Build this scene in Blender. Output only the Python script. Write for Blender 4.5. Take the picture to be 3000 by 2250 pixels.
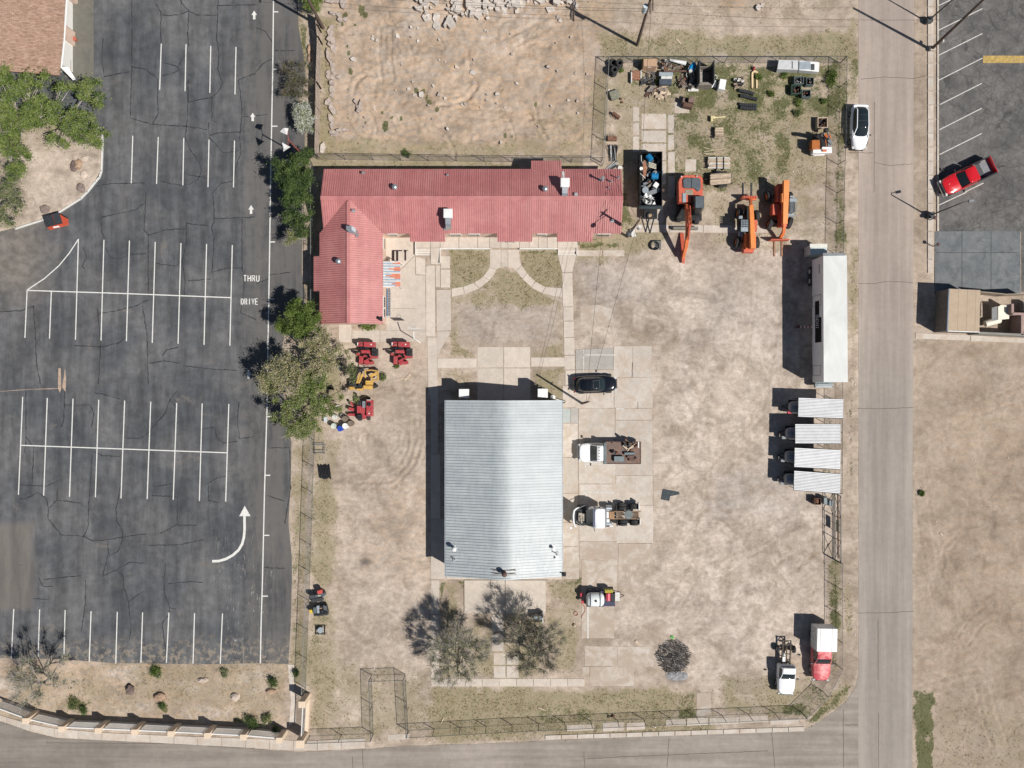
import bpy, math, random
import numpy as np
from mathutils import Vector, Matrix, Euler, noise as mnoise
R = math.radians
random.seed(7); rng = np.random.default_rng(7)
for o in list(bpy.data.objects): bpy.data.objects.remove(o)
scene = bpy.context.scene
col = scene.collection
# ---------- camera, world, sun, exposure ----------
H, S, CX, CY = 84.0,27.5,1500.0,1125.0
cam = bpy.data.cameras.new('camera'); camo = bpy.data.objects.new('camera', cam); col.objects.link(camo)
camo.location = (0,0, H); camo.rotation_euler = (0,0,0)
cam.sensor_fit = 'HORIZONTAL'; cam.angle = 2*math.atan(CX/S/H); cam.clip_end = 3000
scene.camera = camo
SUN_EL, SUN_AZ = 52.0,-29.5           # elevation, direction towards the sun from +X
world = bpy.data.worlds.new('World'); scene.world = world; world.use_nodes = True
wn = world.node_tree.nodes; wl = world.node_tree.links
bg = wn['Background']; sky = wn.new('ShaderNodeTexSky'); sky.sky_type = 'NISHITA'; sky.sun_disc = False
sky.sun_elevation = R(SUN_EL); sky.sun_rotation = R(90-SUN_AZ); sky.dust_density = 0.6; sky.air_density = 1.0
wl.new(sky.outputs[0], bg.inputs[0]); bg.inputs[1].default_value = 0.05
sl = bpy.data.lights.new('sun', 'SUN'); slo = bpy.data.objects.new('sun', sl); col.objects.link(slo)
sl.energy = 4.9; sl.angle = R(0.53); sl.color = (1.0,0.955,0.90)
sd = Vector((math.cos(R(SUN_EL))*math.cos(R(SUN_AZ)), math.cos(R(SUN_EL))*math.sin(R(SUN_AZ)), math.sin(R(SUN_EL))))
slo.rotation_euler = sd.to_track_quat('Z', 'Y').to_euler(); slo.location = sd*200
scene.view_settings.view_transform = 'Standard'; scene.view_settings.look = 'None'
scene.view_settings.exposure = 0.0; scene.view_settings.gamma = 1.0; scene.view_settings.use_curve_mapping = False
scene.cycles.max_bounces = 6; scene.cycles.transparent_max_bounces = 12

# ---------- where things stand: a point given in the photograph's 3000 x 2250 raster, at height z ----------
def P(x, y, z=0.0):
    k = (H-z)/H/S
    return Vector(((x-CX)*k, (CY-y)*k, z))
OY = (0,563,1126,1687)
def t(c, r, x, y): return (750*c + x/2.9467, OY[r] + y/2.9467)
def tl(c, r, *a): return [t(c, r, a[i], a[i+1]) for i in range(0, len(a),2)]

# ---------- mesh helpers ----------
class B:
    def __init__(s): s.v = []; s.f = []; s.m = []
    def add(s, vs, fs, mi=0, M=None):
        n = len(s.v)
        s.v += [tuple(M @ Vector(p)) for p in vs] if M is not None else [tuple(p) for p in vs]
        s.f += [tuple(n+i for i in f) for f in fs]; s.m += [mi]*len(fs); return s
    def box(s, c, d, rot=(0,0,0), mi=0, top=None):
        x, y, z = d[0]/2, d[1]/2, d[2]/2; a, b = top or (1,1)
        vs = [(-x, -y, -z),(x, -y, -z),(x, y, -z),(-x, y, -z),(-x*a, -y*b, z),(x*a, -y*b, z),(x*a, y*b, z),(-x*a, y*b, z)]
        fs = [(3,2,1,0),(4,5,6,7),(0,1,5,4),(1,2,6,5),(2,3,7,6),(3,0,4,7)]
        return s.add(vs, fs, mi, Matrix.Translation(c) @ Euler(rot).to_matrix().to_4x4())
    def b2(s, x0, x1, y0, y1, z0, z1, mi=0): return s.box(((x0+x1)/2,(y0+y1)/2,(z0+z1)/2),(abs(x1-x0), abs(y1-y0), abs(z1-z0)), mi=mi)
    def cyl(s, p0, p1, r0, r1=None, n=12, mi=0, cap=True):
        r1 = r0 if r1 is None else r1
        p0 = Vector(p0); p1 = Vector(p1); d = p1-p0
        if d.length < 1e-6: return s
        q = d.to_track_quat('Z', 'Y').to_matrix()
        vs = []
        for p, r in ((p0, r0),(p1, r1)):
            for i in range(n):
                a = 2*math.pi*i/n; vs.append(p + q @ Vector((r*math.cos(a), r*math.sin(a),0)))
        fs = [(i, (i+1) % n, n+(i+1) % n, n+i) for i in range(n)]
        if cap: fs += [tuple(range(n-1,-1,-1)), tuple(range(n, 2*n))]
        return s.add(vs, fs, mi)
    def tube(s, pts, r, n=6, mi=0):
        for i in range(len(pts)-1):
            ra = r[i] if isinstance(r, (list, tuple)) else r; rb = r[i+1] if isinstance(r, (list, tuple)) else r
            s.cyl(pts[i], pts[i+1], ra, rb, n, mi)
        return s
    def prism(s, poly, z0, z1, mi=0):
        a = sum(poly[i][0]*poly[(i+1) % len(poly)][1]-poly[(i+1) % len(poly)][0]*poly[i][1] for i in range(len(poly)))
        if a < 0: poly = poly[::-1]
        n = len(poly); vs = [(p[0], p[1], z0) for p in poly] + [(p[0], p[1], z1) for p in poly]
        fs = [tuple(range(n-1,-1,-1)), tuple(range(n, 2*n))] + [(i, (i+1) % n, n+(i+1) % n, n+i) for i in range(n)]
        return s.add(vs, fs, mi)
    def sheet(s, poly, z, mi=0):
        a = sum(poly[i][0]*poly[(i+1) % len(poly)][1]-poly[(i+1) % len(poly)][0]*poly[i][1] for i in range(len(poly)))
        if a < 0: poly = poly[::-1]
        return s.add([(p[0], p[1], z) for p in poly], [tuple(range(len(poly)))], mi)
    def strip(s, pts, w, z, mi=0):
        """flat ribbon along pts (world xy), width w or list"""
        n = len(pts); L = []
        for i in range(n):
            a = Vector(pts[max(0, i-1)][:2]); b = Vector(pts[min(n-1, i+1)][:2]); d = (b-a).normalized(); nrm = Vector((-d.y, d.x))
            ww = (w[i] if isinstance(w, (list, tuple)) else w)/2; p = Vector(pts[i][:2])
            L += [(*(p-nrm*ww), z),(*(p+nrm*ww), z)]
        return s.add(L, [(2*i, 2*i+2,2*i+3,2*i+1) for i in range(n-1)], mi)
    def loft(s, rings, mi=0, cap=True):
        n = len(rings[0]); vs = [p for r in rings for p in r]; fs = []
        for k in range(len(rings)-1):
            for i in range(n):
                j = (i+1) % n; fs.append((k*n+i, k*n+j, (k+1)*n+j, (k+1)*n+i))
        if cap: fs += [tuple(range(n-1,-1,-1)), tuple((len(rings)-1)*n+i for i in range(n))]
        return s.add(vs, fs, mi)
    def ball(s, c, r, mi=0, nu=10, nv=6, jit=0, seed=0):
        rr = random.Random(seed); vs = []; fs = []
        rx, ry, rz = (r, r, r) if not isinstance(r, (tuple, list)) else r
        for j in range(nv+1):
            ph = math.pi*j/nv
            for i in range(nu):
                th = 2*math.pi*i/nu; k = 1+rr.uniform(-jit, jit)
                vs.append((c[0]+rx*k*math.sin(ph)*math.cos(th), c[1]+ry*k*math.sin(ph)*math.sin(th), c[2]+rz*k*math.cos(ph)))
        for j in range(nv):
            for i in range(nu):
                a = j*nu+i; b = j*nu+(i+1) % nu; fs.append((a, a+nu, b+nu, b))
        return s.add(vs, fs, mi)
    def torus(s, c, R0, r, n=20, m=8, mi=0, M=None):
        vs = []; fs = []
        for i in range(n):
            a = 2*math.pi*i/n
            for j in range(m):
                b = 2*math.pi*j/m; q = R0+r*math.cos(b); vs.append((q*math.cos(a), q*math.sin(a), r*math.sin(b)))
        for i in range(n):
            for j in range(m):
                fs.append((i*m+j, ((i+1) % n)*m+j, ((i+1) % n)*m+(j+1) % m, i*m+(j+1) % m))
        MM = Matrix.Translation(c)
        if M is not None: MM = MM @ M
        return s.add(vs, fs, mi, MM)
def obj(name, b, mats, parent=None, smooth=None, bevel=0, kind=None, label=None):
    me = bpy.data.meshes.new(name); me.from_pydata(b.v, [], b.f)
    if not isinstance(mats, (list, tuple)): mats = [mats]
    for m in mats: me.materials.append(m.m if isinstance(m, NT) else m)
    if len(mats) > 1: me.polygons.foreach_set('material_index', b.m)
    me.update()
    if smooth:
        me.shade_smooth(); me.set_sharp_from_angle(angle=R(smooth))
    o = bpy.data.objects.new(name, me); col.objects.link(o)
    if parent: o.parent = parent
    if bevel:
        md = o.modifiers.new('bevel', 'BEVEL'); md.width = bevel; md.segments = 2; md.limit_method = 'ANGLE'; md.angle_limit = R(40)
        me.shade_smooth(); me.set_sharp_from_angle(angle=R(50))
    if kind: o['kind'] = kind
    if label: o['label'] = label
    return o
def thing(name, label, cat, loc=(0,0,0), rz=0, group=None):
    o = bpy.data.objects.new(name, None); o.empty_display_size = .3; col.objects.link(o)
    o.location = loc; o.rotation_euler = (0,0, rz); o['label'] = label; o['category'] = cat
    if group: o['group'] = group
    return o
def tag(o, label, cat, group=None):
    o['label'] = label; o['category'] = cat
    if group: o['group'] = group
    return o
def struct(name, b, mats, smooth=None, label=None, parent=None):
    o = obj(name, b, mats, parent, smooth)
    if not parent: o['kind'] = 'structure'
    if label: o['label'] = label
    return o
def sgroup(name, label=None):
    o = bpy.data.objects.new(name, None); col.objects.link(o); o['kind'] = 'structure'
    if label: o['label'] = label
    return o
def copy_tree(root, loc, rz, label, group=None):
    r = root.copy(); col.objects.link(r); r.location = loc; r.rotation_euler = (0,0, rz); r['label'] = label
    if group: r['group'] = group
    for ch in root.children:
        c = ch.copy(); col.objects.link(c); c.parent = r
        for g in ch.children:
            d = g.copy(); col.objects.link(d); d.parent = c
    return r

# ---------- materials ----------
class NT:
    def __init__(s, name):
        s.m = bpy.data.materials.new(name); s.m.use_nodes = True; s.n = s.m.node_tree.nodes; s.l = s.m.node_tree.links
        s.bs = s.n['Principled BSDF']; s.pos = s.n.new('ShaderNodeNewGeometry').outputs['Position']; s.oc = s.n.new('ShaderNodeTexCoord').outputs['Object']
    def link(s, a, b):
        s.l.new(a, b)
    def setin(s, sock, v):
        if hasattr(v, 'is_linked') or hasattr(v, 'node'): s.l.new(v, sock)
        else: sock.default_value = (*v, 1) if isinstance(v, (tuple, list)) and len(v) == 3 and sock.type == 'RGBA' else v
    def noise(s, scale, detail=3, rough=.55, vec=None, dist=0):
        n = s.n.new('ShaderNodeTexNoise'); n.inputs['Scale'].default_value = scale; n.inputs['Detail'].default_value = detail
        n.inputs['Roughness'].default_value = rough; n.inputs['Distortion'].default_value = dist
        s.l.new(vec or s.pos, n.inputs['Vector']); return n.outputs['Fac']
    def vor(s, scale, feature='DISTANCE_TO_EDGE', vec=None):
        n = s.n.new('ShaderNodeTexVoronoi'); n.feature = feature; n.inputs['Scale'].default_value = scale
        s.l.new(vec or s.pos, n.inputs['Vector']); return n.outputs['Distance'] if feature != 'COLOR' else n.outputs['Color']
    def scalev(s, v, vec=None):
        n = s.n.new('ShaderNodeVectorMath'); n.operation = 'MULTIPLY'; s.l.new(vec or s.pos, n.inputs[0]); n.inputs[1].default_value = v; return n.outputs[0]
    def addv(s, a, b, k):
        m = s.n.new('ShaderNodeVectorMath'); m.operation = 'SCALE'; s.l.new(b, m.inputs[0]); m.inputs['Scale'].default_value = k
        n = s.n.new('ShaderNodeVectorMath'); n.operation = 'ADD'; s.l.new(a, n.inputs[0]); s.l.new(m.outputs[0], n.inputs[1]); return n.outputs[0]
    def math(s, op, a, b=0, c=0):
        n = s.n.new('ShaderNodeMath'); n.operation = op
        for i, v in enumerate((a, b, c)): s.setin(n.inputs[i], v)
        return n.outputs[0]
    def rng(s, v, a, b, c=0, d=1, smooth=True):
        n = s.n.new('ShaderNodeMapRange'); n.interpolation_type = 'SMOOTHSTEP' if smooth else 'LINEAR'
        for i, x in enumerate((v, a, b, c, d)): s.setin(n.inputs[i], x)
        return n.outputs[0]
    def mix(s, f, a, b, blend='MIX'):
        n = s.n.new('ShaderNodeMix'); n.data_type = 'RGBA'; n.blend_type = blend
        s.setin(n.inputs[0], f); s.setin(n.inputs[6], a); s.setin(n.inputs[7], b); return n.outputs[2]
    def mul(s, c, f):
        n = s.n.new('ShaderNodeVectorMath'); n.operation = 'SCALE'; s.setin(n.inputs[0], c); s.setin(n.inputs['Scale'], f); return n.outputs[0]
    def attr(s, name):
        n = s.n.new('ShaderNodeAttribute'); n.attribute_name = name
        q = s.n.new('ShaderNodeSeparateColor'); s.l.new(n.outputs['Color'], q.inputs[0])
        return q.outputs[0], q.outputs[1], q.outputs[2], n.outputs['Alpha']
    def xyz(s, vec=None):
        q = s.n.new('ShaderNodeSeparateXYZ'); s.l.new(vec or s.pos, q.inputs[0]); return q.outputs
    def bump(s, h, strength=.5, dist=.05):
        n = s.n.new('ShaderNodeBump'); n.inputs['Strength'].default_value = strength; n.inputs['Distance'].default_value = dist
        s.l.new(h, n.inputs['Height']); s.l.new(n.outputs[0], s.bs.inputs['Normal'])
    def fin(s, c, rough=.8, metal=0, spec=.5, coat=0):
        s.setin(s.bs.inputs['Base Color'], c); s.setin(s.bs.inputs['Roughness'], rough); s.setin(s.bs.inputs['Metallic'], metal)
        s.bs.inputs['Specular IOR Level'].default_value = spec; s.bs.inputs['Coat Weight'].default_value = coat
        s.bs.inputs['Coat Roughness'].default_value = .08
        return s.m
def mat(name, c, rough=.7, metal=0, var=.2, scale=2.5, c2=None, patch=.5, bump=0, spec=.4, coat=0, world=True):
    m = NT(name); v = m.pos if world else m.oc
    n1 = m.noise(scale, 4,.6, v); n2 = m.noise(scale*9,3,.6, v)
    base = m.mul(tuple(c), m.rng(n1,.3,.7,1-var, 1+var*.5))
    base = m.mul(base, m.rng(n2,.3,.7,1-var*.5,1+var*.35))
    if c2: base = m.mix(m.rng(m.noise(scale*1.7,5,.65, v, .5),1-patch-.06,1-patch+.08), base, c2)
    if bump: m.bump(n2, bump, .03)
    return m.fin(base, rough, metal, spec, coat)
MAT = {}
def mm(name, *a, **k):
    if name not in MAT: MAT[name] = mat(name, *a, **k)
    return MAT[name]
# ---------- ground heights and soil masks (numpy) ----------
def hsh(i, j, s):
    v = np.sin(i*127.1 + j*311.7 + s*74.7)*43758.5453; return v-np.floor(v)
def vn(x, y, sc, s=0):
    x = x/sc; y = y/sc; i = np.floor(x); j = np.floor(y); u = x-i; w = y-j; u = u*u*(3-2*u); w = w*w*(3-2*w)
    return (hsh(i, j, s)*(1-u)+hsh(i+1, j, s)*u)*(1-w)+(hsh(i, j+1, s)*(1-u)+hsh(i+1, j+1, s)*u)*w
def fb(x, y, sc, s=0, o=4, g=.5):
    r = 0; a = 1; n = 0
    for k in range(o): r = r+a*vn(x, y, sc/2**k, s+k*13); n += a; a *= g
    return r/n
STEP = .17
gx = np.concatenate([[-900,-400,-180,-100,-70], np.arange(-60,60.01, STEP), [70,100,180,400,900]])
gy = np.concatenate([[-900,-400,-180,-100,-60], np.arange(-47,47.01, STEP), [60,100,180,400,900]])
GX, GY = np.meshgrid(gx, gy); SHP = GX.shape
PXX = GX*S+CX; PYY = CY-GY*S                      # raster coordinates of the ground points
def z0(): return np.zeros(SHP)
N1 = fb(GX, GY, 1.6,3,4); N2 = fb(GX, GY, .5,9,3); N3 = fb(GX, GY, 6,21,4); N4 = fb(GX+N1*2, GY-N1*2,3,41,4)
def seg_d(x, y, pts):
    d = np.full(x.shape, 1e9); tt = np.zeros(x.shape); acc = 0
    for (ax, ay),(bx, by) in zip(pts[:-1], pts[1:]):
        L2 = (bx-ax)**2+(by-ay)**2+1e-9; u = np.clip(((x-ax)*(bx-ax)+(y-ay)*(by-ay))/L2,0,1)
        q = np.hypot(x-ax-u*(bx-ax), y-ay-u*(by-ay)); m = q < d; d = np.where(m, q, d); tt = np.where(m, acc+u*math.sqrt(L2), tt); acc += math.sqrt(L2)
    return d, tt
def win(pts, mg):
    xs = [p[0] for p in pts]; ys = [p[1] for p in pts]
    i0, i1 = np.searchsorted(PXX[0], [min(xs)-mg, max(xs)+mg]); yy = -PYY[:, 0]
    j0, j1 = np.searchsorted(yy, [-(max(ys)+mg),-(min(ys)-mg)])
    return slice(j0, j1+1), slice(i0, i1+1)
def pip(x, y, poly):
    r = np.zeros(x.shape, bool); n = len(poly)
    for i in range(n):
        (ax, ay),(bx, by) = poly[i], poly[(i+1) % n]
        if ay == by: continue
        c = ((ay > y) != (by > y)) & (x < (bx-ax)*(y-ay)/(by-ay)+ax); r ^= c
    return r
def area(A, poly, v=1., soft=20, amp=40, mode='max'):
    """soft polygon in raster px; amp = raggedness"""
    w = win(poly, soft+amp); x = PXX[w]; y = PYY[w]
    d, _ = seg_d(x, y, list(poly)+[poly[0]]); sdv = np.where(pip(x, y, poly), d, -d)+(N1[w]-.5)*1.6*amp+(N3[w]-.5)*2.2*amp+(N2[w]-.5)*.8*amp
    m = np.clip(.5+sdv/(2*soft),0,1); m = m*m*(3-2*m)*v
    A[w] = np.maximum(A[w], m) if mode == 'max' else (A[w]*(1-m/abs(v)*1.) if mode == 'cut' else A[w]+m)
def blob(A, x, y, rx, ry=None, v=1., soft=.5, amp=.5, rot=0, mode='max'):
    ry = ry or rx; r = max(rx, ry)*1.6; w = win([(x, y)], r); c, s_ = math.cos(R(rot)), math.sin(R(rot))
    dx = PXX[w]-x; dy = PYY[w]-y; u = (dx*c+dy*s_)/rx; q = (-dx*s_+dy*c)/ry
    d = np.hypot(u, q)+(N2[w]-.5)*amp*1.2+(N1[w]-.5)*amp; m = np.clip((1-d)/soft+.0,0,1); m = m*m*(3-2*m)*v
    A[w] = np.maximum(A[w], m) if mode == 'max' else A[w]+m
def rect(x0, y0, x1, y1): return [(x0, y0),(x1, y0),(x1, y1),(x0, y1)]
Hh = (fb(GX, GY, 3,5,5)-.5)*.05 + (N2-.5)*.02
dry, grn, pale, orng, brn, drk, grav, lum = [z0() for _ in range(8)]
lum += .5
def track(pts, w=9, depth=.05, gap=None, ribs=False, brown=.0):
    """tyre or blade track along a raster polyline"""
    lines = [pts]
    if gap:
        a = []; b_ = []
        for i in range(len(pts)):
            p = Vector(pts[max(0, i-1)]); q = Vector(pts[min(len(pts)-1, i+1)]); d = (q-p).normalized(); n = Vector((-d.y, d.x))*gap/2
            a.append(tuple(Vector(pts[i])+n)); b_.append(tuple(Vector(pts[i])-n))
        lines = [a, b_]
    for L in lines:
        ww = win(L, w*3); d, tt = seg_d(PXX[ww], PYY[ww], L); d = d+(N2[ww]-.5)*w*.5; u = d/w
        prof = -np.exp(-(u*1.5)**2)+.7*np.exp(-((u-1.5)*2.2)**2)
        if ribs: prof = prof*(.75+.5*np.sin(tt/5.))
        f = depth*(.55+.9*N1[ww]); Hh[ww] += prof*f
        if brown: brn[ww] = np.maximum(brn[ww], brown*np.exp(-(u)**2)*N1[ww]*1.6)
def arc(cx, cy, r, a0, a1, n=14, e=1.): return [(cx+r*math.cos(R(a0+(a1-a0)*i/(n-1))), cy+e*r*math.sin(R(a0+(a1-a0)*i/(n-1)))) for i in range(n)]

# soil zones -----------------------------------------------------------
# demolished lot
lotp = [(975,-60),(1790,-60),(1730,440),(975,440)]
area(orng, lotp, .55,30,30); rough = z0(); area(rough, [(1000,-60),(1720,-60),(1720,420),(1000,420)], 1,30,20)
for x, y, rx, ry, v, a in [(1330,190,110,40,1,-20),(1450,230,120,50,1,-25),(1600,250,60,90,.9,0),(1240,350,120,40,.9,8),(1100,260,60,90,.6,10),(2150,12,60,30,1,0),(1650,60,60,30,.3,0),(1360,300,140,60,.9,10)]:
    blob(orng, x, y, rx, ry, v, .9,.8, a)
for x, y, rx, ry, v in [(1180,90,90,120,.8),(1140,330,60,80,.5),(1290,80,60,60,.7),(1530,60,140,50,.8),(1260,200,60,50,.6),(1450,130,120,40,.8),(1130,170,40,90,.7)]:
    blob(pale, x, y, rx, ry, v, 1,.9)
Hh += rough*((fb(GX+3*N1, GY+2*N1,1.5,77,5,.66)-.5)*.34 + (fb(GX, GY, .6,99,3)-.5)*.10 + (np.abs(fb(GX*.8+GY*.5, GY*1.4-GX*.5,.9,88,3)-.5))*-.22+.04)
rr = random.Random(3)
for k in range(46):
    x = rr.uniform(1010,1700); y = rr.uniform(20,420); a = rr.uniform(-40,60); L = rr.uniform(40,150); r = rr.choice([90,150,260,-120,-200])
    pts = arc(x, y-r, abs(r),90 if r > 0 else -90,(90 if r > 0 else -90)+math.degrees(L/abs(r)),8)
    c, s_ = math.cos(R(a)), math.sin(R(a)); pts = [(x+(px-x)*c-(py-y)*s_, y+(px-x)*s_+(py-y)*c) for px, py in pts]
    track(pts, rr.uniform(3,7), rr.uniform(.05,.13), ribs=rr.random() < .4)
track(tl(1,0,840,800,870,700,960,640,1030,650),7,.13); track(tl(1,0,1120,250,1110,500,1140,700),6,.08, gap=34)
track(tl(1,0,1580,900,1700,900,1830,850,1900,760),7,.16); track(tl(1,0,1350,830,1700,960,2200,1000),6,.1, gap=26, ribs=True)
track(tl(2,0,20,350,350,180,700,160),6,.06, gap=30)
# dry grass / green masks
DR = [(rect(1790,195,2455,560),.62),(rect(2060,560,2455,745),.5),([(1690,690),(1850,640),(1960,660),(1950,700),(1840,770),(1690,765)], .75),
      (rect(1745,95,2500,182),.8),(rect(1700,-60,2500,60),.35),(rect(2482,-60,2514,420),.62),(rect(2440,180,2482,730),.75),(rect(2484,420,2514,1130),.6),
      (rect(2484,1130,2500,1420),.45),(rect(2470,1700,2500,1960),.6),(rect(1322,732,1434,846),.95),(rect(1523,732,1648,842),.95),
      ([(1323,870),(1400,850),(1500,780),(1600,862),(1648,875),(1648,1045),(1555,1045),(1640,1000),(1632,890),(1340,900),(1345,1000),(1395,1045),(1323,1045)], .8),
      (rect(1455,785,1530,822),.9),(rect(1557,1080,1648,1165),.85),(rect(1285,1080,1397,1165),.6),(rect(938,470,1780,500),.8),(rect(938,60,975,460),.8),(rect(960,415,1740,470),.62),
      (rect(1560,330,1740,470),.45),(rect(905,1290,990,2140),.62),(rect(845,1290,915,2010),.62),(rect(1287,1700,1360,1985),.75),(rect(1599,1700,1700,1985),.6),(rect(1360,1797,1600,1985),.6),
      (rect(1260,2014,2100,2165),.9),(rect(2100,1960,2400,2110),.62),(rect(985,1950,1260,2165),.5),(rect(0,1930,840,2130),.45),(rect(2420,1640,2470,1990),.72),
      ([(2340,2130),(2520,1940),(2500,2040),(2380,2125)], .8),(rect(2740,2060,3060,2300),.4),(rect(935,1010,1010,1180),.75),(rect(880,600,945,1290),.5),(rect(860,-30,900,500),.6),
      (rect(-40,200,240,450),.5),(rect(-40,560,60,690),.55),(rect(1740,200,1790,480),.6),(rect(1985,450,2080,660),.5)]
for p, v in DR: area(dry, p, v, 12 if v > .9 else 22,8 if v > .9 else 26)
dry *= np.clip(.38+1.4*fb(GX, GY, 2.2,61,4,.6),0,1.15)
GR = [(rect(1950,230,2320,560),.62),(rect(2060,190,2455,340),.72),(rect(1840,170,2000,260),.6),(rect(1990,180,2200,420),.6),(rect(1760,110,2480,160),.4),(rect(1690,705,1840,732),.7),(rect(2440,180,2482,740),.6),(rect(1325,730,1434,746),.6),(rect(1525,730,1648,748),.75),
      (rect(1285,1699,1305,1790),.85),(rect(1340,1699,1362,1790),.7),(rect(1650,1693,1705,1712),.95),(rect(1560,2070,1740,2120),.5),(rect(1985,2030,2040,2110),.7),(rect(905,1380,960,2000),.42),(rect(845,1500,880,1960),.5),
      (rect(2428,1640,2460,1960),.7),(rect(2684,2030,2732,2300),1.),(rect(2490,1140,2497,1400),.7),(rect(2490,1720,2500,1930),.7),([(2350,2122),(2500,1990),(2508,2010),(2385,2118)], .7),(rect(2400,200,2440,330),.8),
      (rect(2415,1145,2440,1460),.5),(rect(2290,2060,2380,2100),.65),(rect(2350,2000,2420,2060),.6),(rect(880,60,900,200),.7),(rect(1780,485,1830,560),.85),(rect(1815,560,1845,680),.9),(rect(1840,650,1870,700),.5),(rect(2480,180,2510,260),.55),(rect(1190,1995,1262,2150),.35)]
for p, v in GR: area(grn, p, v, 8,12)
grn *= np.clip(-.1+2.0*fb(GX, GY, 1.3,67,4,.6),0,1.2)
# pale worked soil of the yard
area(pale, [(1690,770),(2420,640),(2440,1500),(2420,1900),(2150,2080),(1780,1900),(1720,1640),(1920,1600),(1920,1020),(1690,1000)], .62,60,60)
area(grav, [(1692,765),(1880,760),(1920,870),(1800,900),(1700,890)], .5,40,40); area(grav, rect(1345,885,1632,1000),.6,30,24); area(grav, rect(2060,780,2300,1000),.45,60,50); area(grav, rect(2090,1380,2330,1500),.55,50,50)
for x, y, rx, ry, v in [(1880,980,90,60,.75),(1960,1000,60,50,.55),(1830,905,60,40,.4),(1990,1260,60,30,.45),(1770,1690,160,60,.6),(1830,1740,130,60,.5),(1900,1860,60,50,.6),(1720,1880,60,30,.5),(2130,1720,30,90,.6),(1570,1900,90,60,.5),
                        (2440,1660,20,60,.4),(1900,1965,60,25,.7),(2110,1900,60,60,.35),(1880,1010,90,30,.5),(2190,850,80,60,.35),(1560,1950,80,40,.4),(1680,1930,40,60,.5),(2260,640,60,60,.3)]:
    blob(brn, x, y, rx, ry, v, 1,.8)
for x, y, rx, ry, v in [(1070,1645,32,24,.85),(1031,1375,12,13,.8),(1024,1415,8,8,.7),(993,1387,5,5,.6),(2062,1981,8,6,.55),(1975,1940,52,56,.9),(1980,1990,45,20,.75),(1940,1890,40,50,.35),(1330,2000,0.1,.1,0)]:
    blob(drk if v >= .75 and rx > 25 else brn, x, y, rx, ry, v, .5 if rx < 20 else .9,.5)
# west yard, brown/pink, pale patch by the shop
area(pale, rect(1000,1180,1258,2100),.3,40,60); area(pale, rect(1180,1350,1215,1620),.75,14,18); area(orng, rect(1060,1400,1250,1700),.3,60,60)
# east field, darker and brown
area(brn, [(2676,1000),(3080,1000),(3080,2330),(2676,2330)], .5,10,10); area(brn, rect(2680,-60,2716,830),.42,6,6); area(orng, rect(2800,1100,3060,1900),.25,80,90)
for x, y, rx, ry, v in [(2800,1090,50,90,.3),(2820,1570,60,40,.8),(2790,1620,25,60,.8),(2880,1640,30,60,.8),(2960,1560,60,30,.4),(2700,760,20,10,.6),(2700,590,12,9,.5),(2850,2000,60,60,.3)]:
    blob(brn, x, y, rx, ry, v, .8,.9)
area(pale, rect(2890,1080,3060,1220),.5,40,50)
# planter lower left & island upper left
area(orng, rect(0,1935,842,2120),.45,10,10); area(pale, rect(0,380,300,680),.35,10,10)
for x, y, rx, ry in [(360,1975,70,40),(560,2010,50,40),(390,2070,90,30),(620,2085,120,30),(750,2000,60,50),(30,2010,50,40)]: blob(pale, x, y, rx, ry, 1,.7,.8)
for x, y, rx, ry, v in [(455,1965,25,20,.9),(650,1960,30,12,.7),(225,2065,50,25,.8),(475,2075,30,20,.8),(10,2060,40,20,.5),(700,2110,50,20,.7),(530,2020,20,25,.4)]: blob(grn, x, y, rx, ry, v, .8,.8)
# gravel strip inside the north fence
area(grav, rect(1740,140,2460,178),.7,6,12)
for x, y, r in [(1060,30,15),(1072,45,10),(1013,48,9),(1002,72,7),(1040,75,5),(1018,135,8),(1022,155,7),(1026,210,9),(1018,262,5),(1120,330,8),(1130,365,12),(1128,375,9),(1148,345,6),(1070,360,6),(1018,345,6),(1220,265,8),(1250,285,14),(1185,445,9),(1260,300,12),(1280,320,8),(1480,395,9),(1500,400,10),(1570,305,6),(1240,270,9),(1175,350,8)]:
    blob(grn, x, y, r, r*1.3,1,.5,.9)
# tracks over the yard
for args in [(arc(1120,1290,62,-60,200),5,.05,30),(arc(1110,1300,100,-50,120),6,.06,34),(tl(1,2,1380,300,1400,500,1330,700,1180,860,900,880),6,.06,20),(tl(1,2,1050,60,1150,60,1280,130,1380,100),6,.07,24),
             (arc(2130,1390,90,0,170, e=.6),4,.03,40),(arc(2090,1400,160,10,150, e=.5),4,.03,40),([(2200,700),(2190,900),(2160,1100)], 5,.03,42),([(2330,760),(2300,950),(2260,1200),(2100,1380)], 5,.03,42),
             ([(1950,1040),(2050,1200),(2060,1400),(2000,1600)], 5,.03,42),([(2380,1500),(2250,1560),(2050,1640),(1960,1800)], 5,.035,42),([(2440,1560),(2250,1700),(2100,1750)], 5,.03,42),
             ([(2820,1880),(2860,1820),(2890,1800)], 5,.06,40),([(2820,1960),(2880,2010),(2900,2100),(2930,2180)], 6,.07,44),([(2700,2030),(2800,2000),(2880,1980),(3000,2000)], 5,.05,40),
             ([(2690,1400),(2720,1600),(2760,1800)], 5,.04,40),([(2760,1640),(2800,1720),(2850,1800)], 6,.06,42),(arc(2820,1640,60,-200,30, e=1.2),6,.05, None),([(3000,1150),(2850,1200),(2720,1180)], 5,.04,40)]:
    track(args[0], args[1], args[2], gap=args[3], ribs=True, brown=.3)
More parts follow.
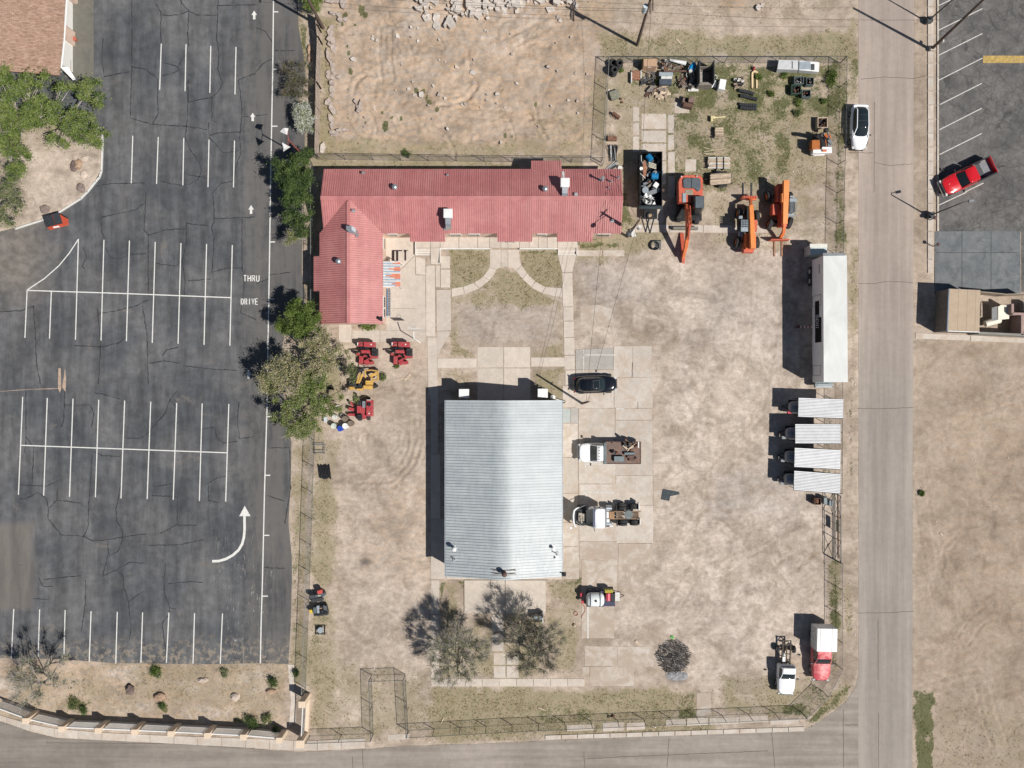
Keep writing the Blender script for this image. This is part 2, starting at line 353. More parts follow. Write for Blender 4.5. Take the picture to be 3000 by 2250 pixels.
for k in range(60):
    zx = rr.choice([(1000,1245,1180,1680),(1950,2400,700,1850),(2700,3000,1050,2200),(1000,1180,1700,2000)])
    x = rr.uniform(zx[0], zx[1]); y = rr.uniform(zx[2], zx[3]); a = rr.uniform(0,180); L = rr.uniform(25,80)
    track([(x, y),(x+L*math.cos(R(a)), y+L*math.sin(R(a))),(x+1.6*L*math.cos(R(a+15)), y+1.6*L*math.sin(R(a+15)))], rr.uniform(2.5,5), rr.uniform(.02,.045), ribs=rr.random() < .5)

def streak(pts, w, A, v):
    """a soft dusty or damp band left by wheels"""
    ww = win(pts, w*2.6); d, tt = seg_d(PXX[ww], PYY[ww], pts); d = d+(N2[ww]-.5)*w*.8; A[ww] = np.clip(A[ww]+v*np.exp(-(d/w)**2)*np.clip(.2+1.6*N1[ww]-.3,0,1.2),0,1.1)
for k in range(170):
    z = rr.random()
    if z < .34: x0 = rr.uniform(1950,2420); y0 = rr.uniform(650,1300); a = rr.gauss(92,14); L = rr.uniform(120,420)
    elif z < .62: x0 = rr.uniform(2300,2440); y0 = rr.uniform(1480,1640); a = rr.gauss(165,28); L = rr.uniform(150,460)
    elif z < .74: x0 = rr.uniform(1930,2300); y0 = rr.uniform(1300,1900); a = rr.uniform(0,180); L = rr.uniform(100,300)
    elif z < .84: x0 = rr.uniform(1010,1200); y0 = rr.uniform(1150,1950); a = rr.gauss(90,25); L = rr.uniform(100,300)
    else: x0 = rr.uniform(2720,3000); y0 = rr.uniform(1020,2200); a = rr.gauss(30,45); L = rr.uniform(120,400)
    c2 = rr.gauss(0,35); pts = [(x0, y0)]
    for j in range(7): pts.append((pts[-1][0]+L/7*math.cos(R(a+c2*j/6)), pts[-1][1]+L/7*math.sin(R(a+c2*j/6))))
    wd = rr.uniform(3,13); q = rr.random()
    if x0 > 2700: streak(pts, wd, brn if q < .6 else pale, rr.uniform(.15,.5))
    else: streak(pts, wd, pale if q < .5 else brn, rr.uniform(.2,.5) if q < .5 else rr.uniform(.08,.28))
    if rr.random() < .35: track(pts, rr.uniform(2.5,4), rr.uniform(.012,.03), gap=rr.choice([None, 44,44]), ribs=True)
# ---------- paved surfaces ----------
LOT = [(-200,-200), *tl(1,0,230,-200,360,0,370,250,410,480,430,700,300,1000,420,1150,420,1330,400,1659), *tl(1,1,400,300,395,700,430,900,250,1200,200,1500), *tl(1,2,250,200,305,500,300,800,280,1200,310,1500), *tl(1,3,310,40,300,400,280,760),(750,1943),(600,1946),(450,1944),(330,1942),(250,1936),(150,1930),(-200,1925)]
ISL = [(-200,340),(60,330),(180,350),(270,372),(282,372),(300,383),(302,424),(299,502),(282,533),(258,563),(238,583),(173,624),(126,646),(47,671),(-200,735)]
NST = [(2514.5,-250),(2678,-250),(2676,800),(2674,1400),(2672,2500),(2515,2500),(2514,2300),(2515,1975)]
EST = [(-250,2030),(0,2113),(85,2143),(170,2163),(271,2168),(373,2173),(509,2180),(750,2194),(886,2203),(1055,2195),(1208,2184),(1500,2175),(1602,2169),(1839,2159),(2009,2151),(2250,2142),(2358,2136),(2386,2121),(2437,2087),(2481,2053),(2508,2009),(2515,1975),(2515.5,2500),(-250,2500)]
RLOT = [(2749,-250),(3300,-250),(3300,2500//2-400),(3000,855),(2992,855),(2992,678),(2749,677)]
BPAD = [(2738,677),(2990,678),(2990,862),(2800,850),(2735,840)]
LOWER = []
def W(pts, z=0): return [P(x, y, 0)[:2] for x, y in pts]
mA = NT('lot_asphalt')
sv = mA.scalev((1,.12,1)); big = mA.noise(.16,5,.6); streak = mA.noise(.9,5,.65, sv); fine = mA.noise(14,4,.7); med = mA.noise(1.1,4,.6)
c = mA.mix(mA.rng(big, .35,.65),(.074,.078,.085),(.118,.118,.119))
c = mA.mul(c, mA.rng(streak, .3,.7,.78,1.32)); c = mA.mul(c, mA.rng(fine, .2,.8,.8,1.2)); c = mA.mul(c, mA.rng(med, .3,.7,.86,1.18))
c = mA.mix(mA.rng(mA.noise(.33,5,.7, None, .6),.60,.72,0,.55), c, (.19,.17,.15))
c = mA.mix(mA.rng(mA.noise(2.2,6,.75, sv, 1),.68,.73,0,.8), c, (.24,.22,.19))
X, Y, Z = mA.xyz()
l1 = mA.math('MULTIPLY', mA.rng(X, -52.5,-47,1,0), mA.rng(Y, 6,12,0,1)); l1 = mA.math('MULTIPLY', l1, mA.rng(Y, 17,24,1,0))
c = mA.mix(mA.math('MULTIPLY', l1, mA.rng(big, .3,.6,.5,1)), c, mA.mul((.19,.17,.15), mA.rng(med, .3,.7,.75,1.2)))
l2 = mA.math('MULTIPLY', mA.rng(mA.math('ADD', X, mA.math('MULTIPLY', med, 1.2)),-50.9,-50.1,1,0, False), mA.rng(mA.math('ADD', Y, mA.math('MULTIPLY', med, 1.1)),-14.6,-13.9,1,0, False))
l2 = mA.math('MULTIPLY', l2, mA.rng(mA.math('ADD', Y, mA.math('MULTIPLY', med, 1)),-23.8,-23.2,0,1, False)); c = mA.mix(l2, c, mA.mul(mA.mix(mA.rng(streak, .35,.65),(.125,.115,.105),(.175,.16,.145)), mA.rng(fine, .2,.8,.8,1.2)))
l3 = mA.math('MULTIPLY', mA.rng(mA.math('ADD', X, mA.math('MULTIPLY', med, 5)),-27.0,-24.5,0,1),.8); c = mA.mix(mA.math('MULTIPLY', l3, mA.rng(streak, .35,.6,.2,1)), c, (.135,.125,.115))
w1 = mA.rng(mA.noise(3.2,6,.8, sv, 1.5),.60,.64); w2 = mA.math('MULTIPLY', mA.rng(X, -32.5,-31,0,1), mA.rng(X, -26.5,-24.5,1,0)); w2 = mA.math('MULTIPLY', w2, mA.rng(Y, -13.5,-19,0,1))
c = mA.mix(mA.math('MULTIPLY', w1, w2), c, (.42,.4,.36))
e1 = mA.math('MULTIPLY', mA.rng(mA.math('ADD', Y, mA.math('MULTIPLY', med, 3.4)),-27.2,-24.6,1,0), mA.rng(mA.noise(1.7,5,.7),.48,.58)); c = mA.mix(mA.math('MULTIPLY', e1,.8), c, (.27,.23,.18))
c = mA.mix(mA.rng(mA.noise(1.9,3,.6),.69,.76,0,.5), c, (.045,.045,.048)); mA.bump(fine, .5,.02); mA.fin(c, .93,0,.25)
mR = NT('street_asphalt')
sv = mR.scalev((1,.05,1)); streak = mR.noise(1.3,5,.6, sv); fine = mR.noise(16,4,.75); big = mR.noise(.12,4,.6); med = mR.noise(1.5,5,.7)
X, Y, Z = mR.xyz()
c = mR.mix(mR.rng(Y, -8,18),(.32,.285,.25),(.365,.305,.262)); c = mR.mul(c, mR.rng(streak, .3,.7,.88,1.1)); c = mR.mul(c, mR.rng(fine, .2,.8,.86,1.12)); c = mR.mul(c, mR.rng(big, .3,.7,.94,1.06)); c = mR.mul(c, mR.rng(med, .3,.7,.95,1.04))
mid = mR.math('MULTIPLY', mR.rng(X, 37.4,38.6,0,1), mR.rng(X, 41.4,42.3,1,0)); c = mR.mul(c, mR.math('SUBTRACT', 1.07, mR.math('MULTIPLY', mid, .12)))
c = mR.mix(mR.rng(mR.noise(.9,5,.7, None, .5),.70,.75,0,.65), c, (.17,.15,.135)); mR.bump(fine, .3,.01); mR.fin(c, .93,0,.2)
mE = NT('cross_street_asphalt')
sv = mE.scalev((.05,1,1)); streak = mE.noise(1.3,5,.6, sv); fine = mE.noise(16,4,.75); big = mE.noise(.15,4,.6); med = mE.noise(1.3,5,.7)
X, Y, Z = mE.xyz(); c = mE.mix(mE.rng(X, -50,-15),(.23,.205,.178),(.30,.262,.225)); c = mE.mul(c, mE.rng(streak, .3,.7,.84,1.14)); c = mE.mul(c, mE.rng(fine, .2,.8,.86,1.12)); c = mE.mul(c, mE.rng(big, .3,.7,.9,1.1))
c = mE.mul(c, mE.rng(med, .3,.7,.92,1.07)); c = mE.mix(mE.rng(mE.noise(.5,5,.7),.66,.74,0,.5), c, (.13,.12,.11)); mE.bump(fine, .3,.01); mE.fin(c, .93,0,.2)
mL = NT('old_lot_asphalt')
fine = mL.noise(14,4,.7); big = mL.noise(.2,5,.65); wv = mL.addv(mL.pos, mL.n.new('ShaderNodeTexNoise').outputs['Color'], 1.2)
mL.n['Noise Texture'].inputs['Scale'].default_value = .8
e1 = mL.vor(.42, vec=wv); e2 = mL.vor(1.3, vec=wv); cm = mL.rng(mL.noise(.22,3,.5),.42,.58)
c = mL.mix(mL.rng(big, .35,.65),(.112,.108,.104),(.16,.153,.146)); c = mL.mul(c, mL.rng(fine, .2,.8,.82,1.15)); c = mL.mul(c, mL.rng(mL.noise(1.4,5,.7),.3,.7,.86,1.1))
c = mL.mul(c, mL.rng(e1,.004,.03,.78,1)); c = mL.mul(c, mL.math('MAXIMUM', mL.rng(e2,.006,.05,.72,1), mL.rng(cm, 0,1,1,0)))
c = mL.mix(mL.rng(mL.noise(.45,6,.75, None, .7),.58,.66,0,.8), c, (.06,.058,.056)); mL.bump(fine, .4,.02); mL.fin(c, .92,0,.25)
def concrete(name, c0, c1, dirt=(.42,.33,.25), amt=.3, stain=.25, bl=.6):
    m = NT(name); fine = m.noise(11,4,.7); big = m.noise(.5,5,.65); med = m.noise(2.2,5,.7, None, .5)
    c = m.mix(m.rng(big, .3,.7), c0, c1); c = m.mul(c, m.rng(fine, .2,.8,.9,1.08)); c = m.mul(c, m.rng(med, .3,.7,.92,1.06))
    q = m.n.new('ShaderNodeObjectInfo').outputs['Random']; c = m.mul(c, m.rng(q, 0,1,.90,1.05, False))
    c = m.mix(m.rng(m.noise(.7,6,.7, None, .8),1-amt-.1,1-amt+.12,0, bl), c, dirt); c = m.mix(m.rng(m.noise(3,4,.7, None, .6),.68,.76,0, stain), c, (.12,.105,.09))
    m.bump(fine, .25,.008); return m.fin(c, .9,0,.2)
CON = concrete('pale_concrete', (.53,.465,.395),(.60,.53,.455), amt=.28, bl=.3)
CON2 = concrete('worn_concrete', (.50,.45,.39),(.59,.53,.465), dirt=(.44,.33,.24), amt=.46, bl=.55)
CON3 = concrete('dirty_concrete', (.50,.45,.38),(.56,.50,.44), dirt=(.40,.315,.245), amt=.54, bl=.8)
CONB = concrete('blue_grey_concrete', (.145,.158,.165),(.20,.208,.21), dirt=(.09,.10,.11), amt=.45, bl=.6)
CONG = concrete('greenish_concrete', (.145,.14,.12),(.18,.17,.145), dirt=(.1,.1,.1), amt=.4, bl=.5)
WHITE = mm('white_road_paint', (.72,.71,.67),.7, var=.15, scale=5, c2=(.50,.49,.46), patch=.36); WORN = mm('worn_road_paint', (.62,.6,.56),.7, var=.2, scale=4, c2=(.45,.42,.38), patch=.45)
def surf(name, pts, mt, z, th=.12, hole=None):
    b = B(); b.prism(W(pts), z-th, z); o = struct(name, b, mt); LOWER.append((pts, -.09)); return o
# the left lot is built as a lot with the planted island left standing above it
b = B(); b.sheet(W(LOT),.012); struct('car_park', b, mA); LOWER.append((LOT, -.09))

surf('street', NST, mR, .012); surf('cross_street', EST, mE, .008); surf('east_car_park', RLOT, mL, .012)
bp = sgroup('loading_pad')
xs = [2738,2818,2903,2990]; ys = [677,740,862]
for i in range(3):
    for j in range(2):
        q = [(xs[i]+.6, ys[j]+.6),(xs[i+1]-.6, ys[j]+.6),(xs[i+1]-.6, ys[j+1]-.6),(xs[i]+.6, ys[j+1]-.6)]
        bb = B(); bb.prism(W(q),-.1,.022); obj('slab', bb, CONB, bp)
LOWER.append((BPAD, -.09))
# slabs of concrete in the yard: one object per slab
YP = sgroup('yard_paving'); SL = []
def slab(pts, m=CON, z=.035, parent=None, low=True):
    cx = sum(p[0] for p in pts)/len(pts); cy = sum(p[1] for p in pts)/len(pts)
    q = []
    for x, y in pts:
        d = math.hypot(x-cx, y-cy); k = max(0,(d-.75)/d); q.append((cx+(x-cx)*k, cy+(y-cy)*k))
    b = B(); b.prism(W(q),-.12, z+rr.uniform(-.006,.006)); o = obj('slab', b, m, parent or YP); 
    if low: LOWER.append((pts, -.06))
    return o
def Rc(x0, y0, x1, y1): return [(x0, y0),(x1, y0),(x1, y1),(x0, y1)]
for p in [[(1131,690),(1216,690),(1216,748),(1172,791),(1131,791)], [(1131,792),(1172,792),(1216,749),(1217,805),(1247,807),(1247,905),(1131,903)], [(1218,752),(1246,758),(1247,806),(1218,804)], Rc(1131,904,1248,968), Rc(1113,968,1248,1001),
          [(1248,782),(1253,777),(1274,777),(1275,845),(1275,986),(1248,986)], [(1252,988),(1280,988),(1282,1160),(1255,1160)], Rc(992,950,1030,1003), Rc(1031,968,1112,1003),
          Rc(1276,777,1289,842), Rc(1291,750,1319,787), Rc(1291,789,1319,843), [(1278,849),(1320,849),(1322,968),(1279,970)], [(1280,971),(1322,969),(1300,1010),(1281,1045)],
          [(1281,1050),(1397,1050),(1397,1077),(1281,1078)], Rc(1398,1016,1475,1077), Rc(1476,1016,1554,1077), Rc(1398,1078,1475,1180), Rc(1476,1078,1554,1180), Rc(1555,1047,1655,1074),
          [(1647,872),(1677,798),(1678,799),(1680,900),(1649,900)], [(1647,799),(1677,799),(1679,898),(1648,898)], Rc(1650,899,1680,940), Rc(1651,941,1681,988), Rc(1652,989,1683,1040), Rc(1653,1041,1684,1083), Rc(1656,1084,1685,1128),
          [(1634,747),(1688,747),(1677,798),(1647,798)]]:
    if p[0] == (1647,872): continue
    slab(p, CON)
# curved paths
def curve_slabs(up, lo, z=.034):
    for i in range(len(up)-1): slab([up[i], up[i+1], lo[i+1], lo[i]], CON, z)
curve_slabs([(1434,784),(1415,811),(1388,828),(1357,840),(1323,845)], [(1455,790),(1435,821),(1405,845),(1361,862),(1323,870)])
curve_slabs([(1529,777),(1544,800),(1568,824),(1598,841),(1647,844)], [(1512,794),(1530.5,817.5),(1557.7,843),(1588,860),(1647,872)])
slab([(1435,731),(1468,731),(1468,783),(1455,790),(1434,784),(1435,765)]); slab(Rc(1468,731,1488,782)); slab([(1488,731),(1521,731),(1522,760),(1529,777),(1512,794),(1500,785),(1488,782)])
# raised walkway along the south of the red roofed building, its steps and ramp
WK = sgroup('raised_walkway')
for x0, x1 in [(1218,1262),(1262,1290),(1290,1345),(1345,1400),(1400,1435),(1435,1468),(1468,1488),(1488,1522),(1522,1550),(1550,1577),(1577,1603),(1603,1633),(1633,1689)]:
    slab(Rc(x0,690, x1,728), CON, .32, WK)
for p in [Rc(1290,728,1435,731.5), Rc(1522,728,1633,731.5)]:
    b = B(); b.prism(W(p),-.1,.335); obj('kerb', b, WHITE, WK)
rp = B(); a = [P(*q) for q in ((1262,728),(1289,728),(1289,774),(1262,774))]
rp.add([(a[0].x, a[0].y, .32),(a[1].x, a[1].y, .32),(a[2].x, a[2].y, .04),(a[3].x, a[3].y, .04),(a[0].x, a[0].y, -.1),(a[1].x, a[1].y, -.1),(a[2].x, a[2].y, -.1),(a[3].x, a[3].y, -.1)], [(0,3,2,1),(4,5,6,7),(0,1,5,4),(1,2,6,5),(2,3,7,6),(3,0,4,7)])
obj('ramp', rp, CON, WK); LOWER.append((Rc(1262,728,1290,774),-.08))
b = B(); b.prism(W(Rc(1289,728,1291,772)),-.1,.34); obj('kerb', b, WHITE, WK)
def stair(x0, x1, y0, y1, n, h, m=CON):
    for i in range(n):
        ya = y0+(y1-y0)*i/n; yb = y0+(y1-y0)*(i+1)/n; z = h*(n-i)/(n+1)
        b = B(); b.prism(W(Rc(x0, ya, x1, yb-2.2)),-.1, z); obj('step', b, m, WK)
        b = B(); b.prism(W(Rc(x0, yb-2.2, x1, yb)),-.1, z+.004); obj('step_edge', b, WHITE, WK)
stair(1219,1261,728,748,3,.32); stair(1634,1688,728,747,2,.32)
b = B(); b.prism(W(Rc(1217,700,1219,748)),-.1,.36); obj('kerb', b, WHITE, WK); b = B(); b.prism(W(Rc(1688,711,1690.5,747)),-.1,.35); obj('kerb', b, WHITE, WK)
# slabs east of the shop
for p in [Rc(1686,1084,1799,1140), Rc(1686,1140,1799,1196), [(1799,1107),(1913,1105),(1913,1195),(1799,1196)], Rc(1648,1129,1694,1194), Rc(1648,1240,1693,1340), Rc(1648,1340,1693,1445), Rc(1648,1445,1695,1530), Rc(1648,1530,1696,1600),
          Rc(1695,1197,1802,1305), Rc(1695,1305,1803,1417), Rc(1802,1197,1911,1230), Rc(1802,1231,1911,1392), Rc(1696,1418,1805,1500), Rc(1696,1500,1806,1585), Rc(1804,1393,1912,1480), Rc(1805,1480,1914,1591)]: slab(p, CON2)
for p in [Rc(1797,1013,1854,1105), Rc(1854,1013,1909,1105)]: slab(p, CON2)
CONP = concrete('grey_pad_concrete', (.40,.375,.34),(.455,.43,.39), amt=.3); CONM = concrete('blue_mat_concrete', (.40,.44,.43),(.44,.47,.45), amt=.2)
slab([(1686,1024),(1796,1019),(1797,1082),(1686,1083)], CONP); slab(Rc(1645,1197,1671,1239), CONM); slab(Rc(1672,1194,1694,1240), CONP)
for p in [Rc(1697,1586,1810,1638), Rc(1811,1592,1913,1652), Rc(1648,1600,1697,1697), Rc(1914,1405,1943,1484), Rc(1703,1640,1808,1760), Rc(1703,1762,1800,1870), Rc(1712,1893,1807,1951), Rc(1809,1894,1915,1953), Rc(1728,1954,1858,2010), Rc(1705,1953,1727,1978)]: slab(p, CON3,.018)
# round the shop, south pad and paths
for p in [Rc(1262,1135,1284,1330), Rc(1262,1330,1290,1520), Rc(1262,1520,1306,1697), Rc(1307,1640,1470,1697), Rc(1471,1640,1646,1697), Rc(1263,1699,1287,1800), Rc(1263,1801,1287,1900), Rc(1263,1901,1287,1987)]: slab(p, CON)
slab(Rc(1360,1699,1480,1797), CON, .12); slab(Rc(1480.5,1699,1599,1797), CON, .12)
for i in range(9): slab(Rc(1263+i*50,1988,1263+(i+1)*50,2011), CON, .03)
for p in [Rc(1446,1913,1481,1948), Rc(1484,1913,1520,1948), Rc(1446,1951,1481,1986), Rc(1484,1951,1520,1986), Rc(1440,1800,1475,1850), Rc(1440,1855,1475,1908)]: slab(p, CON2,.02)
# north east yard slabs
for p in [Rc(1879,333,1952,378), Rc(1879,383,1952,417), Rc(1879,421,1952,470), Rc(1879,472,1952,540), Rc(1879,541,1940,600), Rc(1854,312,1873,356), Rc(1854,360,1873,396), Rc(1854,400,1873,445), Rc(1957,336,1975,390), Rc(1957,395,1975,440), Rc(1957,445,1977,510), Rc(1957,515,1977,580), Rc(2007,466,2040,503), Rc(1975,300,2020,332),
          Rc(1880,610,1945,655), Rc(1855,658,1960,681), Rc(1961,660,2060,681), Rc(2061,660,2160,682), Rc(2161,661,2260,682)]: slab(p, CON2,.015)
for p in [Rc(1690,733,1764,751), Rc(1766,733,1830,751)]: slab(p, CON2,.02)
slab([(1700,898),(1750,892),(1795,905),(1798,950),(1760,957),(1700,952)], CON3,.008)
slab([(2040,2100),(2040,2030),(2082,2028),(2086,2100)], CON3,.02)
# pavements of the streets
SW = sgroup('pavement')
for i in range(22):
    y0 = -60+i*41.0
    if y0+40 < 830: slab(Rc(2717, y0,2733.5, y0+40.4), CON2,.10, SW)
for i in range(18): slab(Rc(2744,-60+i*41,2749,-60+(i+1)*41), CON2,.12, SW)
p0 = [(-60,2075),(0,2095),(85,2120),(170,2135),(300,2146),(500,2155),(700,2162),(900,2170),(1075,2162)]; p1 = [(-60,2093),(0,2111),(85,2141),(170,2161),(300,2168),(500,2178),(700,2189),(895,2200),(1075,2191)]
def lerpl(a, x):
    for (x0, y0),(x1, y1) in zip(a[:-1], a[1:]):
        if x0 <= x <= x1: return y0+(y1-y0)*(x-x0)/(x1-x0)
    return a[-1][1]
for i in range(16):
    xa = -50+i*70; xb = xa+69.5; slab([(xa, lerpl(p0, xa)),(xb, lerpl(p0, xb)),(xb, lerpl(p1, xb)),(xa, lerpl(p1, xa))], CON2,.06, SW)
for i in range(16):      # kerb of the cross street
    xa = 1597+i*47.5; xb = xa+47; f = lambda x: 2154+(x-1597)*-.0335
    slab([(xa, f(xa)),(xb, f(xb)),(xb, f(xb)+13),(xa, f(xa)+13)], CON2,.08, SW)
for xa, xb, ya, yb in [(1765,1830,2117,2143),(1835,1890,2118,2140),(1950,2010,2108,2128),(2012,2075,2104,2126),(2077,2165,2103,2123),(2167,2250,2098,2118),(1135,1200,2152,2168),(1660,1740,2124,2142),(2255,2340,2108,2124)]: slab([(xa, ya),(xb, ya-3),(xb, yb-3),(xa, yb)], CON2,.03, SW)
slab([(843,1946),(861,1946),(862,2030),(868,2080),(866,2115),(848,2125),(845,2150),(852,2050)], CON2,.03, SW)
slab([(2681,975),(2735,978),(2842,982),(2842,998),(2681,992)], CON2,.05, SW); slab([(2843,982),(2965,990),(3100,992),(3100,1008),(2843,999)], CON2,.05, SW)
slab([(192,-60),(275,-60),(275,228),(190,228)], CONG, .04, SW, True)
# road paint ---------------------------------------------------------
def lines(segs, w, z, name='parking_line', m=WHITE):
    for s_ in segs:
        b = B(); b.strip([P(*q)[:2] for q in s_], w, z); o = struct(name, b, m)
LL = []
for c_, r_, d in [(0,0, [(1393,377,1379,775),(1607,382,1598,788),(1820,397,1812,802),(2038,406,2029,815),(1147,1172,1134,1582),(1367,1183,1352,1588),(1587,1192,1579,1600),(1805,1206,1796,1615),(2025,1214,2016,1618)]),
                  (0,1, [(678,403,652,1273),(898,412,873,1280),(1118,418,1092,1287),(1341,429,1315,1301),(1563,440,1538,1308),(1784,448,1762,1317),(2006,457,1985,1325),(235,845,216,1257),(444,855,428,1265)]),
                  (0,2, [(197,108,160,953),(409,118,378,960),(631,124,601,969),(853,133,824,974),(1077,140,1045,985),(1302,150,1271,990),(1526,160,1496,997),(1746,165,1722,1006),(1976,170,1949,1012)]),
                  (0,3, [(120,285,98,712),(343,290,330,700),(563,296,553,680),(787,305,771,740),(1013,310,1000,755),(1232,316,1217,752),(1459,317,1437,752),(1680,322,1667,758),(1921,325,1902,760)])]:
    LL += [[t(c_, r_, a, b_), t(c_, r_, e, f)] for a, b_, e, f in d]
lines(LL, .108,.018)
lines([tl(0,1,235,848,1100,876,1993,911), tl(0,2,180,526,1060,558,1963,591), tl(0,1,678,406,600,525,510,635,385,745,235,845)], .11,.0222)
lines([tl(1,0,152,-40,145,600,137,1000,125,1659) + tl(1,1,118,500,110,1000,100,1480) + tl(1,2,97,150,75,880,57,1659) + tl(1,3,45,400,38,755)], .12,.018, 'lane_line')
lines([tl(1,0,152,103,193,103), tl(1,0,147,597,187,597), tl(1,0,139,1090,186,1090), tl(1,1,122,430,165,430), tl(1,1,118,922,158,922), tl(1,1,110,1432,150,1432), tl(1,2,96,278,139,278), tl(1,2,83,785,124,785), tl(1,2,68,1303,116,1303), tl(1,3,57,175,103,175)], .12,.0222, 'lane_line')
for cx, y0, y1 in [(t(0,0,2195,0)[0], 31,57),(t(0,0,2182,0)[0], 330.5,355),(t(0,1,2168,0)[0], 601,627),(t(0,1,2145,0)[0], 1083.5,1110)]:
    b = B(); m_ = y0+(y1-y0)*.5; b.add([(*P(*q)[:2], .018) for q in ((cx, y0),(cx-8, m_),(cx-3.6, m_),(cx-3.6, y1),(cx+3.6, y1),(cx+3.6, m_),(cx+8, m_))], [(0,1,2,3,4,5,6)]); struct('painted_arrow', b, WHITE)
b = B(); b.strip([P(*q)[:2] for q in tl(0,2,2111,1137,2112,1250,2106,1320,2090,1380,2060,1430,2010,1475,1950,1508,1890,1525,1832,1527)], .27,.018)
h = [Vector((*P(*q)[:2], .0222)) for q in tl(0,2,2113,1048,2066,1138,2164,1138)]; b.add(h, [(0,1,2)])
struct('painted_arrow', b, WHITE, label='large curved white arrow painted on the car park')
FONT = {'T': [[(0,1),(1,1)], [(.5,1),(.5,0)]], 'H': [[(0,0),(0,1)], [(1,0),(1,1)], [(0,.5),(1,.5)]], 'R': [[(0,0),(0,1),(.8,.95),(.95,.75),(.8,.55),(0,.5)], [(.5,.52),(1,0)]],
        'U': [[(0,1),(0,.2),(.25,0),(.75,0),(1,.2),(1,1)]], 'D': [[(0,0),(0,1),(.65,.93),(1,.6),(1,.4),(.65,.07),(0,0)]], 'I': [[(.5,0),(.5,1)]], 'V': [[(0,1),(.5,0),(1,1)]], 'E': [[(1,1),(0,1),(0,0),(1,0)], [(0,.5),(.85,.5)]]}
def word(txt, x0, x1, y0, y1, w=.10):
    n = len(txt); ps = (x1-x0)/n; b = B(); q = 0
    for i, ch in enumerate(txt):
        for st in FONT[ch]: b.strip([P(x0+i*ps+u*ps*.62+1, y1-(y1-y0)*v_)[:2] for u, v_ in st], w, .018+q*.0004); q += 1
    return b
struct('painted_word', word('THRU', 713,763,807,824), WHITE, label='white word THRU painted on the car park'); struct('painted_word', word('DRIVE', 706,758,875,892), WHITE, label='white word DRIVE painted on the car park')
RL = [[t(3,0, *a[:2]), t(3,0, *a[2:])] for a in [(1470,50,1575,0),(1465,265,1850,75),(1468,480,1850,290),(1475,692,1850,502),(1483,903,1845,720),(1480,1120,1845,935),(1480,1335,1845,1152),(1700,1659,1860,1580)]]+[[t(3,1,1475,112), t(3,1,1715,0)]]
lines(RL, .10,.018, m=WORN)
b = B(); b.strip([P(2880,174)[:2], P(3060,174)[:2]], .78,.018); struct('yellow_bar', b, mm('yellow_road_paint', (.50,.34,.10),.8, var=.3, scale=3, c2=(.33,.27,.17), patch=.42))
for s_ in [tl(2,1,617,1358,617,1550), tl(2,1,617,1405,910,1405), tl(2,2,632,650,634,720), tl(2,2,640,687,890,687), tl(2,2,635,860,637,960), tl(2,2,640,930,880,930), tl(2,2,895,210,970,210), tl(2,3,654,265,655,540)]: lines([s_], .12,.047, 'bay_line', WORN if s_[0][1] < 1690 else WHITE)
b = B()
for q in ((505,1520,500,1690,518,1735,530,1690,525,1520),(560,1520,552,1600,536,1680,566,1725,572,1600)): b.sheet([tuple(P(*t(0,1, q[i], q[i+1]))[:2]) for i in range(0,10,2)], .0165)
b.strip([P(*p)[:2] for p in tl(0,2,0,62,150,50,300,42,420,38,500,36)], [.03,.06,.03,.1,.05], .0165)
struct('peeled_patch', b, mm('peach_subbase', (.44,.33,.25),.9, var=.2))
# kerb round the island
b = B(); kp = [P(*q)[:2] for q in [(283,371),(295,376),(301,386),(302,424),(299,502),(293,520),(282,533),(258,563),(238,583),(173,624),(126,646),(47,671)]]
for i in range(len(kp)-1):
    a = Vector(kp[i]); c2 = Vector(kp[i+1]); d = (c2-a); b.box(((a.x+c2.x)/2,(a.y+c2.y)/2,.08),(d.length+.05,.15,.2),(0,0, math.atan2(d.y, d.x)))
struct('island_kerb', b, WHITE)
